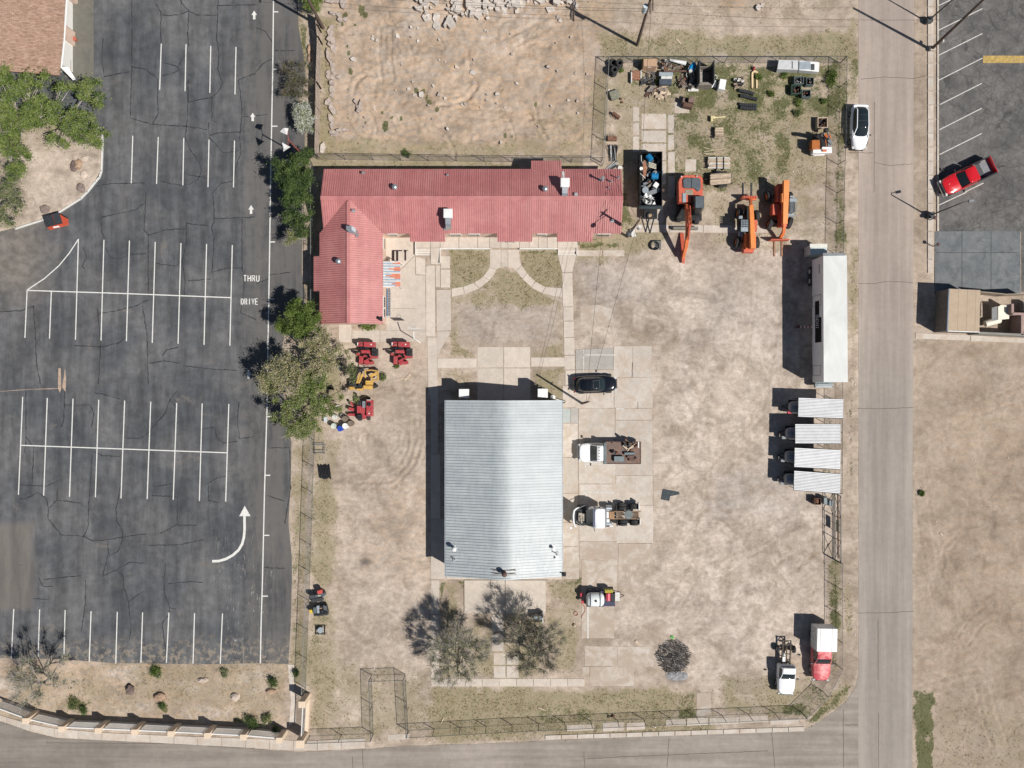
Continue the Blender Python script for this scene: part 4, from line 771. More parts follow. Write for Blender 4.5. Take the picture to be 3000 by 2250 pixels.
b = B(); b.box((sxW-.06,(sN+sS)/2, SE_-.08),(.12, sN-sS, .12)); b.box((sxE+.06,(sN+sS)/2, SE_-.08),(.12, sN-sS, .12)); obj('gutter', b, GALV, sb)
for (y0, y1) in ((1250,1320),(1340,1410),(1440,1510)):
    b = B(); b.b2(sxE-.16, sxE-.09, Y_(y1,1.5), Y_(y0,1.5),0.02,2.9); obj('roller_door', b, OFFW, sb)
def zshop(x):
    for (xa, za),(xb, zb) in zip(prof[:-1], prof[1:]):
        if xa <= x <= xb: return za+(zb-za)*(x-xa)/(xb-xa)
    return SE_
def on_shop(px, py):
    z = 4
    for _ in range(4): p = P(px, py, z); z = zshop(p.x)
    return P(px, py, z)
for px, py, r, h, mt in ((1332,1605,.2,.75, WHT),(1333,1638,.06,.5, DGALV),(1620,1604,.16,.45, WHT),(1630,1621,.06,.8, DGALV),(1628,1634,.1,.25, WHT),(1652,1682,.07,.6, BLK)):
    p = on_shop(px, py); b = B(); b.box(p, (.45,.45,.06)); b.cyl(p, p+Vector((0,0, h)), r*.7, n=12); b.ball(p+Vector((0,0, h)),(r*1.2, r*1.2, r*.7), nu=12, nv=6); obj('roof_vent', b, mt, sb, smooth=35)
p = on_shop(1478,1678); b = B(); b.cyl(p+Vector((0,0,0)), p+Vector((0,0,.7)),.2, n=12); b.ball(p+Vector((0,0,.75)),(.28,.28,.2)); obj('roof_cowl', b, BROWNM, sb, smooth=35)
for dy in (.25,-.12):
    b = B(); b.cyl(p+Vector((-1.2, dy, .06)), p+Vector((1.2, dy, .02)),.035, n=6); obj('cowl_rail', b, RUST, sb)
for px, py in ((1359,1153),(1590,1152)):
    p = P(px, py, 3.0); b = B(); b.box(p-Vector((0,0,.45)),(1.0,.9,.9)); b.box(p, (1.06,.96,.05), top=(.95,.95)); o = obj('evaporative_cooler', b, WHT, sb, bevel=.02)
    b = B()
    for sx in (-.45,.45):
        for sy in (-.4,.4): b.cyl((p.x+sx, p.y+sy, 0),(p.x+sx, p.y+sy, 2.2),.035, n=6)
    for k in range(3): b.box((p.x, p.y, .6+.6*k),(.95,.85,.03))
    obj('stand', b, DGALV, o)
pt = thing('propane_tank', 'small white upright tank at the north east corner of the shop', 'tank', P(1618,1163)); b = B(); b.cyl((0,0,0),(0,0,1.3),.27, n=16); b.ball((0,0,1.3),(.27,.27,.15), nu=16, nv=8); obj('tank_body', b, WHT, pt, smooth=40); b = B(); b.cyl((0,0,1.4),(0,0,1.55),.07, n=8); obj('valve', b, DGALV, pt)
wb = thing('white_post', 'white pipe stub with elbow at the north east corner of the shop', 'pipe', P(1652,1176)); b = B(); b.tube([(0,0,0),(0,0,.5),(-.5,.15,.6),(-.9,.3,.6)], .04); obj('pipe', b, WHT, wb)

# building in the upper left
ub = thing('shingled_building', 'cream building with brown shingled roof at the upper left corner', 'building'); zr = 3.0
a = [P(*q, zr) for q in ((-200,-120),(193.5,-120),(193,0),(186,120),(177.5,196),(176,222),(-200,222))]; b = B(); hgt = lambda p: zr+(a[2].x-p.x)*.22
rp_ = [(p.x, p.y, max(zr, zr+(P(190,100, zr).x-p.x)*.25)) for p in a]; q4(rp_, b, th=.18); obj('roof', b, SHINGLE, ub)
b = B(); b.b2(a[0].x, P(214,0).x, P(0,212).y, a[0].y, 0,2.95); obj('wall', b, mm('white_stucco', (.78,.76,.72),.8, var=.05), ub)
b = B()
for i in range(2,5): b.box(((a[i].x+a[i+1].x)/2 if i < 4 else (a[3].x+a[4].x)/2,0,0),(.01,.01,.01))
g_ = B(); g_.tube([(a[1].x+.06, a[1].y, zr-.02),(a[2].x+.06, a[2].y, zr-.02),(a[3].x+.06, a[3].y, zr-.02),(a[4].x+.06, a[4].y, zr-.02)], .08,6); obj('gutter', g_, WHT, ub)
for (x0, x1, y0, y1) in ((186,221,84,135),(196,228,-20,12)):
    b = B(); q = [P(*c_) for c_ in ((x0+22, y0),(x1, y0+12),(x1, y1),(x0+22, y1))]; pp = [P(x0, y0,2.6), P(x1-4, y0+8,2.6), P(x1-4, y1-6,2.6), P(x0, y1-8,2.6)]
    b.loft([[Vector((p.x, p.y, 0)) for p in q], [Vector((p.x, p.y, 2.75)) for p in q]]); obj('buttress', b, CREAM, ub)
b = B(); b.add([P(176,196,3.02), P(200,197,2.6), P(222,232,1.6), P(214,235,1.6)], [(0,1,2,3),(3,2,1,0)]); obj('stair_cheek', b, WHT, ub)
bn = thing('wooden_bench', 'brown bench by the east wall of the shingled building', 'bench', P(208,199)); b = B(); b.box((0,0,.42),(.45,1.3,.06)); obj('seat', b, mm('reddish_wood', (.26,.12,.08),.8), bn); b = B(); b.box((-.2,0,.7),(.06,1.3,.4)); obj('backrest', b, MAT['reddish_wood'], bn)
rc = thing('red_urn', 'small red clay urn beside the buttress of the shingled building', 'urn', P(225,119)); b = B(); b.cyl((0,0,0),(0,0,.5),.14,.22,14); b.torus((0,0,.5),.2,.03,16,6); obj('urn_body', b, mm('clay', (.45,.14,.09),.7), rc, smooth=40)

# walled bin yard on the right
yd = thing('bin_shed', 'tan flat roofed block shed beside the street', 'shed'); TAN = mm('tan_roof_sheet', (.445,.345,.245),.75, var=.08, scale=1.2); DBR = mm('dark_brown_block', (.16,.14,.12),.9, var=.2, bump=.2)
zt = 2.6; c4 = [P(*q, zt) for q in ((2781,846),(2871.5,850),(2868.5,972),(2776,969))]
for i, (u0, u1) in enumerate(((0,.30),(.305,.58),(.585,.855),(.86,1))):
    b = B(); la = lambda p, q, u: (p+(q-p)*u); q4([la(c4[0], c4[1], u0)+Vector((0,0,.05)), la(c4[0], c4[1], u1)+Vector((0,0,.05)), la(c4[3], c4[2], u1)+Vector((0,0,.05)), la(c4[3], c4[2], u0)+Vector((0,0,.05))], b, th=.05); obj('roof_panel', b, TAN, yd)
b = B(); b.prism([(p.x, p.y) for p in c4], 0, zt-.02); obj('wall', b, DBR, yd)
b = B(); e = [(c4[0]+c4[3])/2,(c4[3]+c4[2])/2]; L1 = (c4[0]-c4[3]).length; b.box(e[0]+Vector((-.05,0,0)),(.1, L1,.14),(0,0, math.atan2((c4[0]-c4[3]).y, (c4[0]-c4[3]).x)-math.pi/2)); obj('fascia', b, mm('blue_fascia', (.16,.21,.28),.5), yd); b = B(); L2 = (c4[2]-c4[3]).length; b.box(e[1]+Vector((0,-.04,.03)),(L2,.08,.14),(0,0, math.atan2((c4[2]-c4[3]).y, (c4[2]-c4[3]).x))); obj('fascia', b, WHT, yd)
bw = thing('block_wall', 'low block wall enclosing the bin yard east of the tan shed', 'wall'); WG = mm('grey_block', (.27,.26,.23),.9, var=.15, bump=.2); WP = mm('pink_block_cap', (.37,.26,.23),.9, var=.15)
def wallseg(a_, c_, h, th=.22, m_=WG, par=None, nm='wall_run', z0=0):
    a_ = P(*a_); c_ = P(*c_); d = c_-a_; b = B(); b.box(((a_.x+c_.x)/2,(a_.y+c_.y)/2, z0+h/2),(d.length, th, h),(0,0, math.atan2(d.y, d.x))); return obj(nm, b, m_, par)
k_ = lambda x, y: (CX+(x-CX)*(84-1.9)/84, CY+(y-CY)*(84-1.9)/84)
wallseg(k_(2868,975), k_(2996,981),1.9, m_=WG, par=bw)
wallseg(k_(2995.5,981), k_(2995.5,923),1.9,.25, WP, bw); wallseg(k_(2967,919), k_(3050,921),1.9,.25, WP, bw); wallseg(k_(2967,918), k_(2967,890),1.9,.25, WP, bw); wallseg(k_(2995.5,981), k_(3060,985),1.9, m_=WG, par=bw)
gt = thing('timber_gate', 'tan timber gate leaves along the north side of the bin yard', 'gate'); TGM = mm('gate_timber', (.33,.27,.2),.85, var=.2)
for x0, x1, y0, y1 in ((2872,2945,854,861),(2945,3020,862,859)): wallseg(k_(x0, y0), k_(x1, y1),1.7,.1, TGM, gt, 'gate_leaf', .1)
bn2 = thing('garbage_bin', 'large cream wheeled rubbish bin with lids open behind the tan shed', 'bin'); CRM = mm('cream_plastic', (.78,.74,.62),.6, var=.06); GL = mm('bin_grey', (.22,.22,.22),.6)
z = 1.3; q = [P(*c_, z) for c_ in ((2924,897),(2957,898),(2957,934),(2924,937))]; b = B(); b.prism([(p.x, p.y) for p in q], 0,1.3); obj('bin_body', b, CRM, bn2, bevel=.03)
q = [P(*c_, 1.4) for c_ in ((2906,902),(2922,897),(2922,938),(2906,940))]; b = B(); q4(q, b, th=.05); obj('lid', b, GL, bn2); q = [P(*c_, 1.5) for c_ in ((2930,894),(2957,894),(2955,899),(2928,898))]; b = B(); q4(q, b, th=.05); obj('lid', b, CRM, bn2)
bn3 = thing('tipped_bin', 'cream bin lying on its side at the south wall of the bin yard', 'bin'); b = B(); c_ = P(2905,946,.5); b.cyl(c_-Vector((.7,.1,0)), c_+Vector((.7,.35,.1)),.34,.42,12); obj('bin_body', b, CRM, bn3, smooth=40); b = B(); b.torus(c_+Vector((.72,.36,.1)),.38,.05, M=Euler((0, R(90), R(15))).to_matrix().to_4x4()); obj('rim', b, CRM, bn3)
ub2 = thing('utility_box', 'grey utility cabinet in the corner of the pink capped wall', 'cabinet', P(2992,902)); b = B(); b.box((0,0,.5),(.8,1.1,1.0)); obj('cabinet_body', b, GRY, ub2, bevel=.02); b = B(); b.box((.0,-.1,1.02),(.75,.9,.04)); obj('cabinet_lid', b, GRY, ub2)
# ---------- fences, walls, poles, wires ----------
mC = NT('chain_link_mesh'); uv = mC.n.new('ShaderNodeUVMap').outputs[0]; sx = mC.n.new('ShaderNodeSeparateXYZ'); mC.l.new(uv, sx.inputs[0])
a_ = mC.math('ADD', sx.outputs[0], sx.outputs[1]); b_ = mC.math('SUBTRACT', sx.outputs[0], sx.outputs[1])
fa = mC.math('ABSOLUTE', mC.math('SUBTRACT', mC.math('FRACT', mC.math('MULTIPLY', a_, 12)),.5)); fb_ = mC.math('ABSOLUTE', mC.math('SUBTRACT', mC.math('FRACT', mC.math('MULTIPLY', b_, 12)),.5))
al = mC.math('LESS_THAN', mC.math('MINIMUM', fa, fb_),.055); mC.fin((.20,.225,.22),.5,.4,.4); mC.l.new(al, mC.bs.inputs['Alpha'])
FP = mm('fence_pipe', (.10,.11,.115),.5,.4, var=.2); FPL = mm('bright_fence_pipe', (.42,.43,.42),.4,.6, var=.15)
def mesh_panel(name, a, c, h, mt, par, z0=.05):
    me = bpy.data.meshes.new(name); L = (c-a).length
    me.from_pydata([(a.x, a.y, z0),(c.x, c.y, z0),(c.x, c.y, h),(a.x, a.y, h)], [], [(0,1,2,3)]); uvl = me.uv_layers.new(name='UVMap')
    for i, u in enumerate(((0,0),(L, 0),(L, h),(0, h))): uvl.data[i].uv = u
    me.materials.append(mt.m); o = bpy.data.objects.new(name, me); col.objects.link(o); o.parent = par; return o
def chain_fence(name, label, pts, step=3.0, h=1.8, group='chain link fences round the yard', pm=None, mid=False, foot=True):
    f = thing(name, label, 'fence', group=group); pm = pm or FP
    for (p0, p1) in zip(pts[:-1], pts[1:]):
        a = P(*p0); c = P(*p1); L = (c-a).length; n = max(1, round(L/step)); d = (c-a)/n
        for i in range(n):
            s_ = a+d*i; e_ = s_+d; mesh_panel('chain_link', s_, e_, h, mC, f)
            b = B(); b.cyl((s_.x, s_.y, -.1),(s_.x, s_.y, h+.03),.035, n=6); obj('post', b, pm, f)
            b = B(); b.cyl((s_.x, s_.y, h),(e_.x, e_.y, h),.028, n=6)
            obj('top_rail', b, pm, f)
            b = B(); b.cyl((s_.x, s_.y, .06),(e_.x, e_.y, .06),.012, n=4); obj('tension_wire', b, pm, f)
    a = P(*pts[-1]); b = B(); b.cyl((a.x, a.y, -.1),(a.x, a.y, h+.05),.045, n=8); obj('post', b, pm, f)
chain_fence('chain_link_fence', 'chain link fence along the north edge of the grassy junk yard', [(1779,185),(2461,185)])
chain_fence('chain_link_fence', 'chain link fence between the demolished lot and the grassy junk yard', [(1764,487),(1779,185)], pm=FPL)
chain_fence('chain_link_fence', 'chain link fence beside the street from the north corner down behind the parked trailers', [(2461,185),(2458,400),(2453,565),(2450,745),(2449,1000),(2447,1440)])
chain_fence('chain_link_fence', 'chain link fence round the south east corner of the yard from the sliding gate', [(2448,1640),(2449,1945),(2408,2023),(2346,2085)])
chain_fence('chain_link_fence', 'long chain link fence along the south edge of the yard by the cross street', [(2346,2085),(1500,2123),(1196,2140)], step=2.9)
chain_fence('chain_link_fence', 'chain link fence forming the recessed gateway south west of the shop', [(1196,2140),(1187,1975),(1089,1978),(1094,2149)], pm=FP)
chain_fence('chain_link_fence', 'short chain link fence between the gateway and the cream gate pier', [(1094,2149),(908,2156)])
chain_fence('chain_link_fence', 'chain link fence between the car park and the west side of the yard', [(922,490),(922,1290),(909,1674),(896,2015)], pm=FPL)
chain_fence('chain_link_fence', 'chain link fence between the demolished lot and the red roofed building', [(932,467),(1500,475),(1760,476)])
# sliding gate
g = thing('sliding_gate', 'dark barred sliding gate with cross braces leading to the street', 'gate')
ga, gb = P(2443,1446), P(2444,1640); 
for z in (.12,.3,1.55,1.8):
    b = B(); b.cyl((ga.x, ga.y, z),(gb.x, gb.y, z),.035, n=6); obj('rail', b, DGRY, g)
for i in range(4):
    u = i/3; x, y = ga.x+(gb.x-ga.x)*u, ga.y+(gb.y-ga.y)*u; b = B(); b.cyl((x, y, .1),(x, y, 1.8),.035, n=6); obj('stile', b, DGRY, g)
for i in range(3):
    u0, u1 = i/3,(i+1)/3; f_ = lambda u, z: (ga.x+(gb.x-ga.x)*u, ga.y+(gb.y-ga.y)*u, z)
    if i != 1: b = B(); b.cyl(f_(u0,.1), f_(u1,1.8) if i == 2 else f_(u1,1.8),.028, n=6); b.cyl(f_(u0,1.8), f_(u1,.1),.028, n=6); obj('brace', b, DGRY, g)
for i in range(1,3): b = B(); b.box((*f_(.333+.11*i, 0)[:2], .95),(.04,.04,1.6)); obj('bar', b, DGRY, g)
b = B(); b.b2(f_(.38,0)[0]-.015, f_(.38,0)[0]+.015, f_(.55,0)[1], f_(.38,0)[1], .6,1.3); obj('sign_plate', b, mm('gate_sign', (.25,.25,.2),.7, var=.4, scale=12), g)
b = B(); c1 = P(2455,1446); c2 = P(2456,1636); b.cyl((c1.x, c1.y, .1),(c2.x, c2.y, .1),.04, n=6); obj('track', b, RUST, g)
# wooden fence of the demolished lot
wf = thing('wooden_fence', 'weathered wooden board fence between the car park verge and the demolished lot', 'fence'); FW = mm('fence_board', (.40,.33,.27),.9, var=.3, scale=5, bump=.2)
pts = [P(*q) for q in ((934,62),(938,95),(941,130),(937,260),(934,463))]; bb = B(); rq = random.Random(4)
for a, c in zip(pts[:-1], pts[1:]):
    d = c-a; n = int(d.length/.15); ang = math.atan2(d.y, d.x)
    for i in range(n): p = a+d*(i+.5)/n; h = 1.83+rq.uniform(-.04,.04); bb.box((p.x+rq.uniform(-.01,.01), p.y, h/2),(.138,.022, h),(rq.uniform(-.02,.02),0, ang))
    for z in (.35,.95,1.6): b = B(); b.box(((a.x+c.x)/2+.05,(a.y+c.y)/2, z),(d.length, .05,.1),(0,0, ang)); obj('rail', b, FW, wf)
    n = max(1, int(d.length/2.4))
    for i in range(n+1): p = a+d*i/n; b = B(); b.box((p.x+.12, p.y, .95),(.1,.1,1.95)); obj('post', b, FW, wf)
obj('board', bb, FW, wf, kind='stuff')
# cream piers and white pickets of the lower left wall
TAN2 = mm('cream_pier_stucco', (.70,.56,.42),.85, var=.06); PICK = mm('white_picket_metal', (.82,.82,.8),.5, var=.05)
pc = [(-38,-7),(69,2114),(174,2138),(281,2142.5),(388,2147),(494,2152),(601,2157),(706,2162),(812,2171)]; pc[0] = (-38,2075)
zp = 2.1; tops = [P(x+6, y-2, zp) for x, y in pc]
def pier(p, s, h, label, grp='cream piers of the lower left wall'):
    pr = thing('gate_pier', label, 'pier', (p.x, p.y, 0),0, grp); b = B(); b.box((0,0, h/2),(s, s, h)); obj('pier_shaft', b, TAN2, pr); b = B(); b.box((0,0, h+.04),(s+.1, s+.1,.08), top=(.92,.92)); obj('pier_cap', b, TAN2, pr)
ords = ['first', 'second', 'third', 'fourth', 'fifth', 'sixth', 'seventh', 'eighth', 'ninth']
for i, p in enumerate(tops[1:]): pier(p, .55, zp, 'cream pier of the planter wall, %s from the left edge' % ords[i])
fl = [(-60,2066), *[(p.x/1,0) for p in []]]
for i in range(len(tops)-1):
    a, c = tops[i], tops[i+1]; d = c-a; ang = math.atan2(d.y, d.x); mid_ = 'leftmost span' if i == 0 else 'span right of the %s cream pier' % ords[i-1]
    f = thing('picket_fence', 'white metal picket fence on a low kerb, ' + mid_, 'fence', group='white picket fence spans')
    b = B(); n = int(d.length/.1)
    for k in range(3, n-2): p = a+d*k/n; b.box((p.x, p.y, .95),(.05,.035,1.5),(0,0, ang))
    obj('picket', b, PICK, f, kind='stuff')
    for z in (.3,1.5,1.7): bb = B(); bb.box(((a.x+c.x)/2,(a.y+c.y)/2, z),(d.length-.5,.06 if z < 1.7 else .09,.04),(0,0, ang)); obj('rail', bb, PICK, f)
    bb = B(); bb.box(((a.x+c.x)/2,(a.y+c.y)/2,.1),(d.length-.5,.25,.22),(0,0, ang)); obj('kerb', bb, TAN2, f)
g1 = P(884,2064,2.3); g2 = P(878,2180,2.3); pier(g1,.62,2.3, 'large cream gate pier at the end of the west chain link fence'); pier(g2,.75,2.3, 'largest cream gate pier by the street corner of the planter')
f = thing('picket_fence', 'white metal picket fence running north between the two large gate piers', 'fence', group='white picket fence spans'); d = g2-g1; b = B(); n = int(d.length/.15); ang = math.atan2(d.y, d.x)
for k in range(3, n-3): p = g1+d*k/n; b.box((p.x, p.y, .95),(.03,.03,1.7),(0,0, ang))
obj('picket', b, PICK, f, kind='stuff')
for z in (.3,1.8): bb = B(); bb.box(((g1.x+g2.x)/2,(g1.y+g2.y)/2, z),(d.length-.6,.07,.05),(0,0, ang)); obj('rail', bb, PICK, f)
bb = B(); bb.box(((g1.x+g2.x)/2+.15,(g1.y+g2.y)/2,.2),(d.length-.6,.4,.42),(0,0, ang)); obj('kerb', bb, TAN2, f)
# poles
POLEW = mm('pole_wood', (.13,.095,.075),.85, var=.3, scale=4)
def pole(name, label, cat, base, h, lean=(0,0), r=(.17,.11), m_=None, group=None):
    t_ = thing(name, label, cat, P(*base),0, group); b = B(); top = Vector((lean[0], lean[1], h)); b.cyl((0,0,-.1), top, r[0], r[1], 10); obj('pole_shaft', b, m_ or POLEW, t_, smooth=40); return t_, top
t_, tp = pole('utility_pole', 'tall bare wooden utility pole on the kerb of the right hand car park', 'utility pole', (2727,146),11,(-.75,.2))
b = B(); b.box((0,0,.25),(.5,.5,.5)); obj('pole_base', b, CON, t_); b = B(); b.box((.25,.1,1.9),(.12,.25,.3)); obj('meter_box', b, OFFW, t_)
t_, tp3 = pole('utility_pole', 'wooden utility pole with pale transformer north of the junk yard', 'utility pole', (1866.5,132),10.6,(-.35,0))
b = B(); b.cyl((-.55,.0,7.6),(-.55,.0,8.7),.24, n=14); obj('transformer', b, mm('pale_blue_metal', (.52,.60,.64),.5), t_, smooth=40)
for dx, z in ((-.0,9.6),(.15,10.2)): b = B(); b.box((dx-.3,0, z),(.12,2.3,.12)); obj('crossarm', b, POLEW, t_)
t_, tp4 = pole('utility_pole', 'wooden utility pole leaning at the top end of the wooden fence', 'utility pole', (947,82),11,(0,0))
b = B(); b.box((0,0,9.9),(.12,2.2,.12)); obj('crossarm', b, POLEW, t_)
t_, tp5 = pole('utility_pole', 'wooden utility pole with lamp at the south east corner of the red roofed building', 'utility pole', (1838,693),8.4,(-.1,0),(.15,.1))
b = B(); b.cyl((.3,-.25,5.6),(.3,-.25,6.5),.17, n=12); obj('transformer', b, OFFW, t_, smooth=40); b = B(); b.tube([(0,0,7.6),(-.5,-.6,7.9),(-.95,-1.1,7.8)], .035); o = obj('lamp_arm', b, DGRY, t_); b = B(); b.ball((-1.0,-1.15,7.72),(.28,.28,.12)); obj('lamp_head', b, DGRY, o)
b = B(); b.box((-.1,0,8.1),(1.0,.1,.1),(0,0, R(60))); obj('crossarm', b, POLEW, t_)
t_, tp6 = pole('utility_pole', 'dark service pole beside the black car', 'utility pole', (1705,1182),7.1,(0,.35),(.13,.09))
b = B(); b.cyl((.02,.25,4.9),(.25,.3,5.0),.06, n=8); obj('bracket', b, DGRY, t_); b = B(); b.box((0,.33,6.8),(.4,.06,.06)); obj('crossarm', b, POLEW, t_)
for i, (bp_, lab, hx) in enumerate((((2720,633), 'grey street lamp with curved arm beside the blue grey pad', 6.2),((2715.5,64), 'grey street lamp at the top right beside the tall utility pole', 6.6))):
    t_ = thing('street_lamp', lab, 'street lamp', P(*bp_),0, 'street lamps by the right hand car park'); b = B(); b.cyl((0,0,0),(.05,0, hx-.3),.09,.055,10); b.tube([(.05,0, hx-.3),(.25,.08, hx),(.7,.15, hx)], .04); obj('lamp_pole', b, DGRY, t_, smooth=40)
    b = B(); b.box((.95,.2, hx),(.62,.28,.14),(0,0, R(12)), top=(.8,.8)); obj('lamp_head', b, GRY, t_, bevel=.03); b = B(); b.box((0,0,.35),(.62,.62,.7),(0,0, R(5))); obj('lamp_plinth', b, DGRY, t_, bevel=.03)
for x, y, lb in ((2722,645, 'short dark bollard lamp beside the lower street lamp'),(2731,722, 'small rusty topped bollard lamp on the verge by the blue grey pad')):
    t_ = thing('bollard_lamp', lb, 'bollard', P(x, y)); b = B(); b.cyl((0,0,0),(0,0,1.1),.05, n=8); obj('post', b, DGRY, t_); b = B(); b.ball((0,0,1.2),(.2,.2,.12)); obj('lamp_head', b, BROWNM, t_, smooth=40)
t_ = thing('street_lamp', 'red pole lamp with two pale triangular heads behind the juniper trees', 'street lamp', P(899,468)); RP = mm('faded_red_pole', (.34,.10,.08),.6)
b = B(); b.cyl((0,0,0),(0,0,7),.09,.06,10); b.tube([(0,-.75,7.1),(0,-.35,7.1),(0,0,6.9),(0,.35,7.1),(0,.75,7.1)], .03); obj('lamp_pole', b, RP, t_, smooth=40)
for s_ in (-1,1): b = B(); b.cyl((-.3, s_*.75,7.0),(-.3, s_*.95,7.35),.52,.1,3); obj('lamp_head', b, WHT, t_)
# wires
WIRE = mm('cable', (.02,.02,.02),.6); 
def wire(label, a, c, sag=.5, r=.014, grp='overhead cables', m_=None):
    a = Vector(a); c = Vector(c); n = 16; pts = [a+(c-a)*i/n-Vector((0,0, sag*4*(i/n)*(1-i/n))) for i in range(n+1)]; b = B(); b.tube(pts, r, 4); o = obj('cable', b, m_ or WIRE); tag(o, label, 'cable', grp)
w3 = P(1866.5,132); w4 = P(947,82)
for dy, z, wq in ((-1,9.9, 'southern'),(1,9.9, 'northern'),(0,8.3, 'lowest middle')): wire(wq+' cable from the leaning fence pole to the pole with the transformer', (w4.x, w4.y+dy, z),(w3.x-.3, w3.y+dy, z-.2),.8)
pe = P(2760,30,9.5)
for dy, z, wq in ((-1,9.8, 'southern'),(1,9.8, 'northern')): wire(wq+' cable from the transformer pole east over the street', (w3.x-.3, w3.y+dy, z-.2),(pe.x+2, pe.y+dy, z),.7)
wire('cable from the leaning fence pole west over the car park', (w4.x, w4.y, 8),(w4.x-26, w4.y+1.5,8.5),.6)
w5 = P(1838,693); w6 = P(1705,1182)
wire('service cable from the pole by the black car to the pole at the building corner', (w6.x, w6.y+.33,6.8),(w5.x-.1, w5.y, 8.0),.5); wire('service cable sagging from the red roof down to the pole by the black car', (w6.x-.2, w6.y+.33,6.8),(P(1776,562,4.2).x, P(1776,562,4.2).y, 4.3),.4)
wire('service cable over the edge of the red roof to the corner pole', (w5.x, w5.y, 7.9),(P(1790,500,4.5).x, P(1790,500,4.5).y, 3.9),.3); wire('service cable running north from the corner pole past the black trailer', (w5.x, w5.y, 8.1),(w3.x, w3.y, 8.8),.9)
# basketball hoop
t_ = thing('basketball_hoop', 'white basketball hoop standing at the south end of the court', 'basketball hoop', P(1231,1004)); b = B(); b.tube([(0,0,0),(-.32,.25,.9),(-.35,.3,2.6),(-.32,1.0,3.1)], .05,8); obj('post', b, WHT, t_, smooth=40)
b = B(); b.box((-.3,1.3,3.2),(1.1,.05,.75)); obj('backboard', b, WHT, t_); b = B(); b.torus((-.3,1.6,2.95),.23,.015,20,6); obj('hoop_ring', b, OFFW, t_)
# ---------- vehicles and machines ----------
ZM = dict(A=(1760,160,7.373), Bz=(2040,160,5.53), C=(1740,360,7.373), D=(1810,560,7.214), E=(2040,400,4.74), F=(980,970,5.53), G=(1660,1250,9.217), Hh=(1640,1430,8.508), I=(1670,1690,12.29), J=(2220,1790,6.9125), K=(2340,330,11.85), L=(2240,1120,4.88), M=(900,1700,9.21), N=(740,880,3.95), S=(0,0,1))
def zp_(k, x, y, z=0.0): o = ZM[k]; return P(o[0]+x/o[2], o[1]+y/o[2], z)
def bx(b, k, x0, y0, x1, y1, z0, z1, rot=0, mi=0, top=None, tilt=(0,0)):
    """box whose top face covers a rectangle read off an enlarged view"""
    a = zp_(k, x0, y0, z1); c = zp_(k, x1, y1, z1); return b.box(((a.x+c.x)/2,(a.y+c.y)/2,(z0+z1)/2),(abs(c.x-a.x), abs(c.y-a.y), z1-z0),(tilt[0], tilt[1], R(rot)), mi, top)
def wobj(name, b, mats, root, **k):
    l = root.matrix_world.translation if root.parent else root.location
    if root.parent: l = root.parent.location
    l = Vector(l); b.v = [(v[0]-l.x, v[1]-l.y, v[2]-l.z) for v in b.v]; return obj(name, b, mats, root, **k)
def box_part(name, root, m_, k, *a, bevel=.0, **kw): b = B(); bx(b, k, *a, **kw); return wobj(name, b, m_, root, bevel=bevel)
def rring(z, xr, xf, w, er=5., ef=3., n=36, yo=0):
    o = []; cx = (xr+xf)/2; h = (xf-xr)/2
    for i in range(n):
        a = 2*math.pi*(i+.5)/n; c = math.cos(a); s_ = math.sin(a); e = ef if c > 0 else er
        o.append((cx+math.copysign(abs(c)**(2/e), c)*h, yo+math.copysign(abs(s_)**(2/e), s_)*w/2, z))
    return o
def wheel(root, x, y, r, w, rim=None, name='wheel', dual=False):
    b = B(); n = 18; prof = [(r*.55,-w/2),(r*.92,-w/2),(r, -w*.36),(r, w*.36),(r*.92, w/2),(r*.55, w/2)]
    rings = []
    for rr_, yy in prof: rings.append([(x+rr_*math.cos(2*math.pi*i/n), y+yy, r+rr_*math.sin(2*math.pi*i/n)) for i in range(n)])
    b.loft(rings, cap=False); o = obj(name, b, RUBBER, root, smooth=40)
    b = B(); b.cyl((x, y-w*.42, r),(x, y+w*.42, r), r*.57, n=14); obj('rim', b, rim or GALV, o, smooth=40); return o
PW = mm('white_car_paint', (.86,.87,.88),.28, var=.02, coat=.6); PRD = mm('red_car_paint', (.60,.012,.02),.22, var=.04, coat=.9); PBK = mm('black_car_paint', (.006,.007,.010),.12, var=.05, coat=1.0, spec=.6)
PPK = mm('faded_red_paint', (.55,.07,.09),.45, var=.12, scale=1.2, c2=(.66,.22,.21), patch=.5); LAMP = mm('lamp_glass', (.6,.6,.58),.15); TAIL = mm('tail_lamp', (.16,.008,.008),.3); CHR = mm('chrome', (.6,.62,.65),.15,.9, var=.05)
def quad_strip(root, name, pts, w, m_, z=.0):
    b = B(); b.tube(pts, w, 5); return obj(name, b, m_, root)
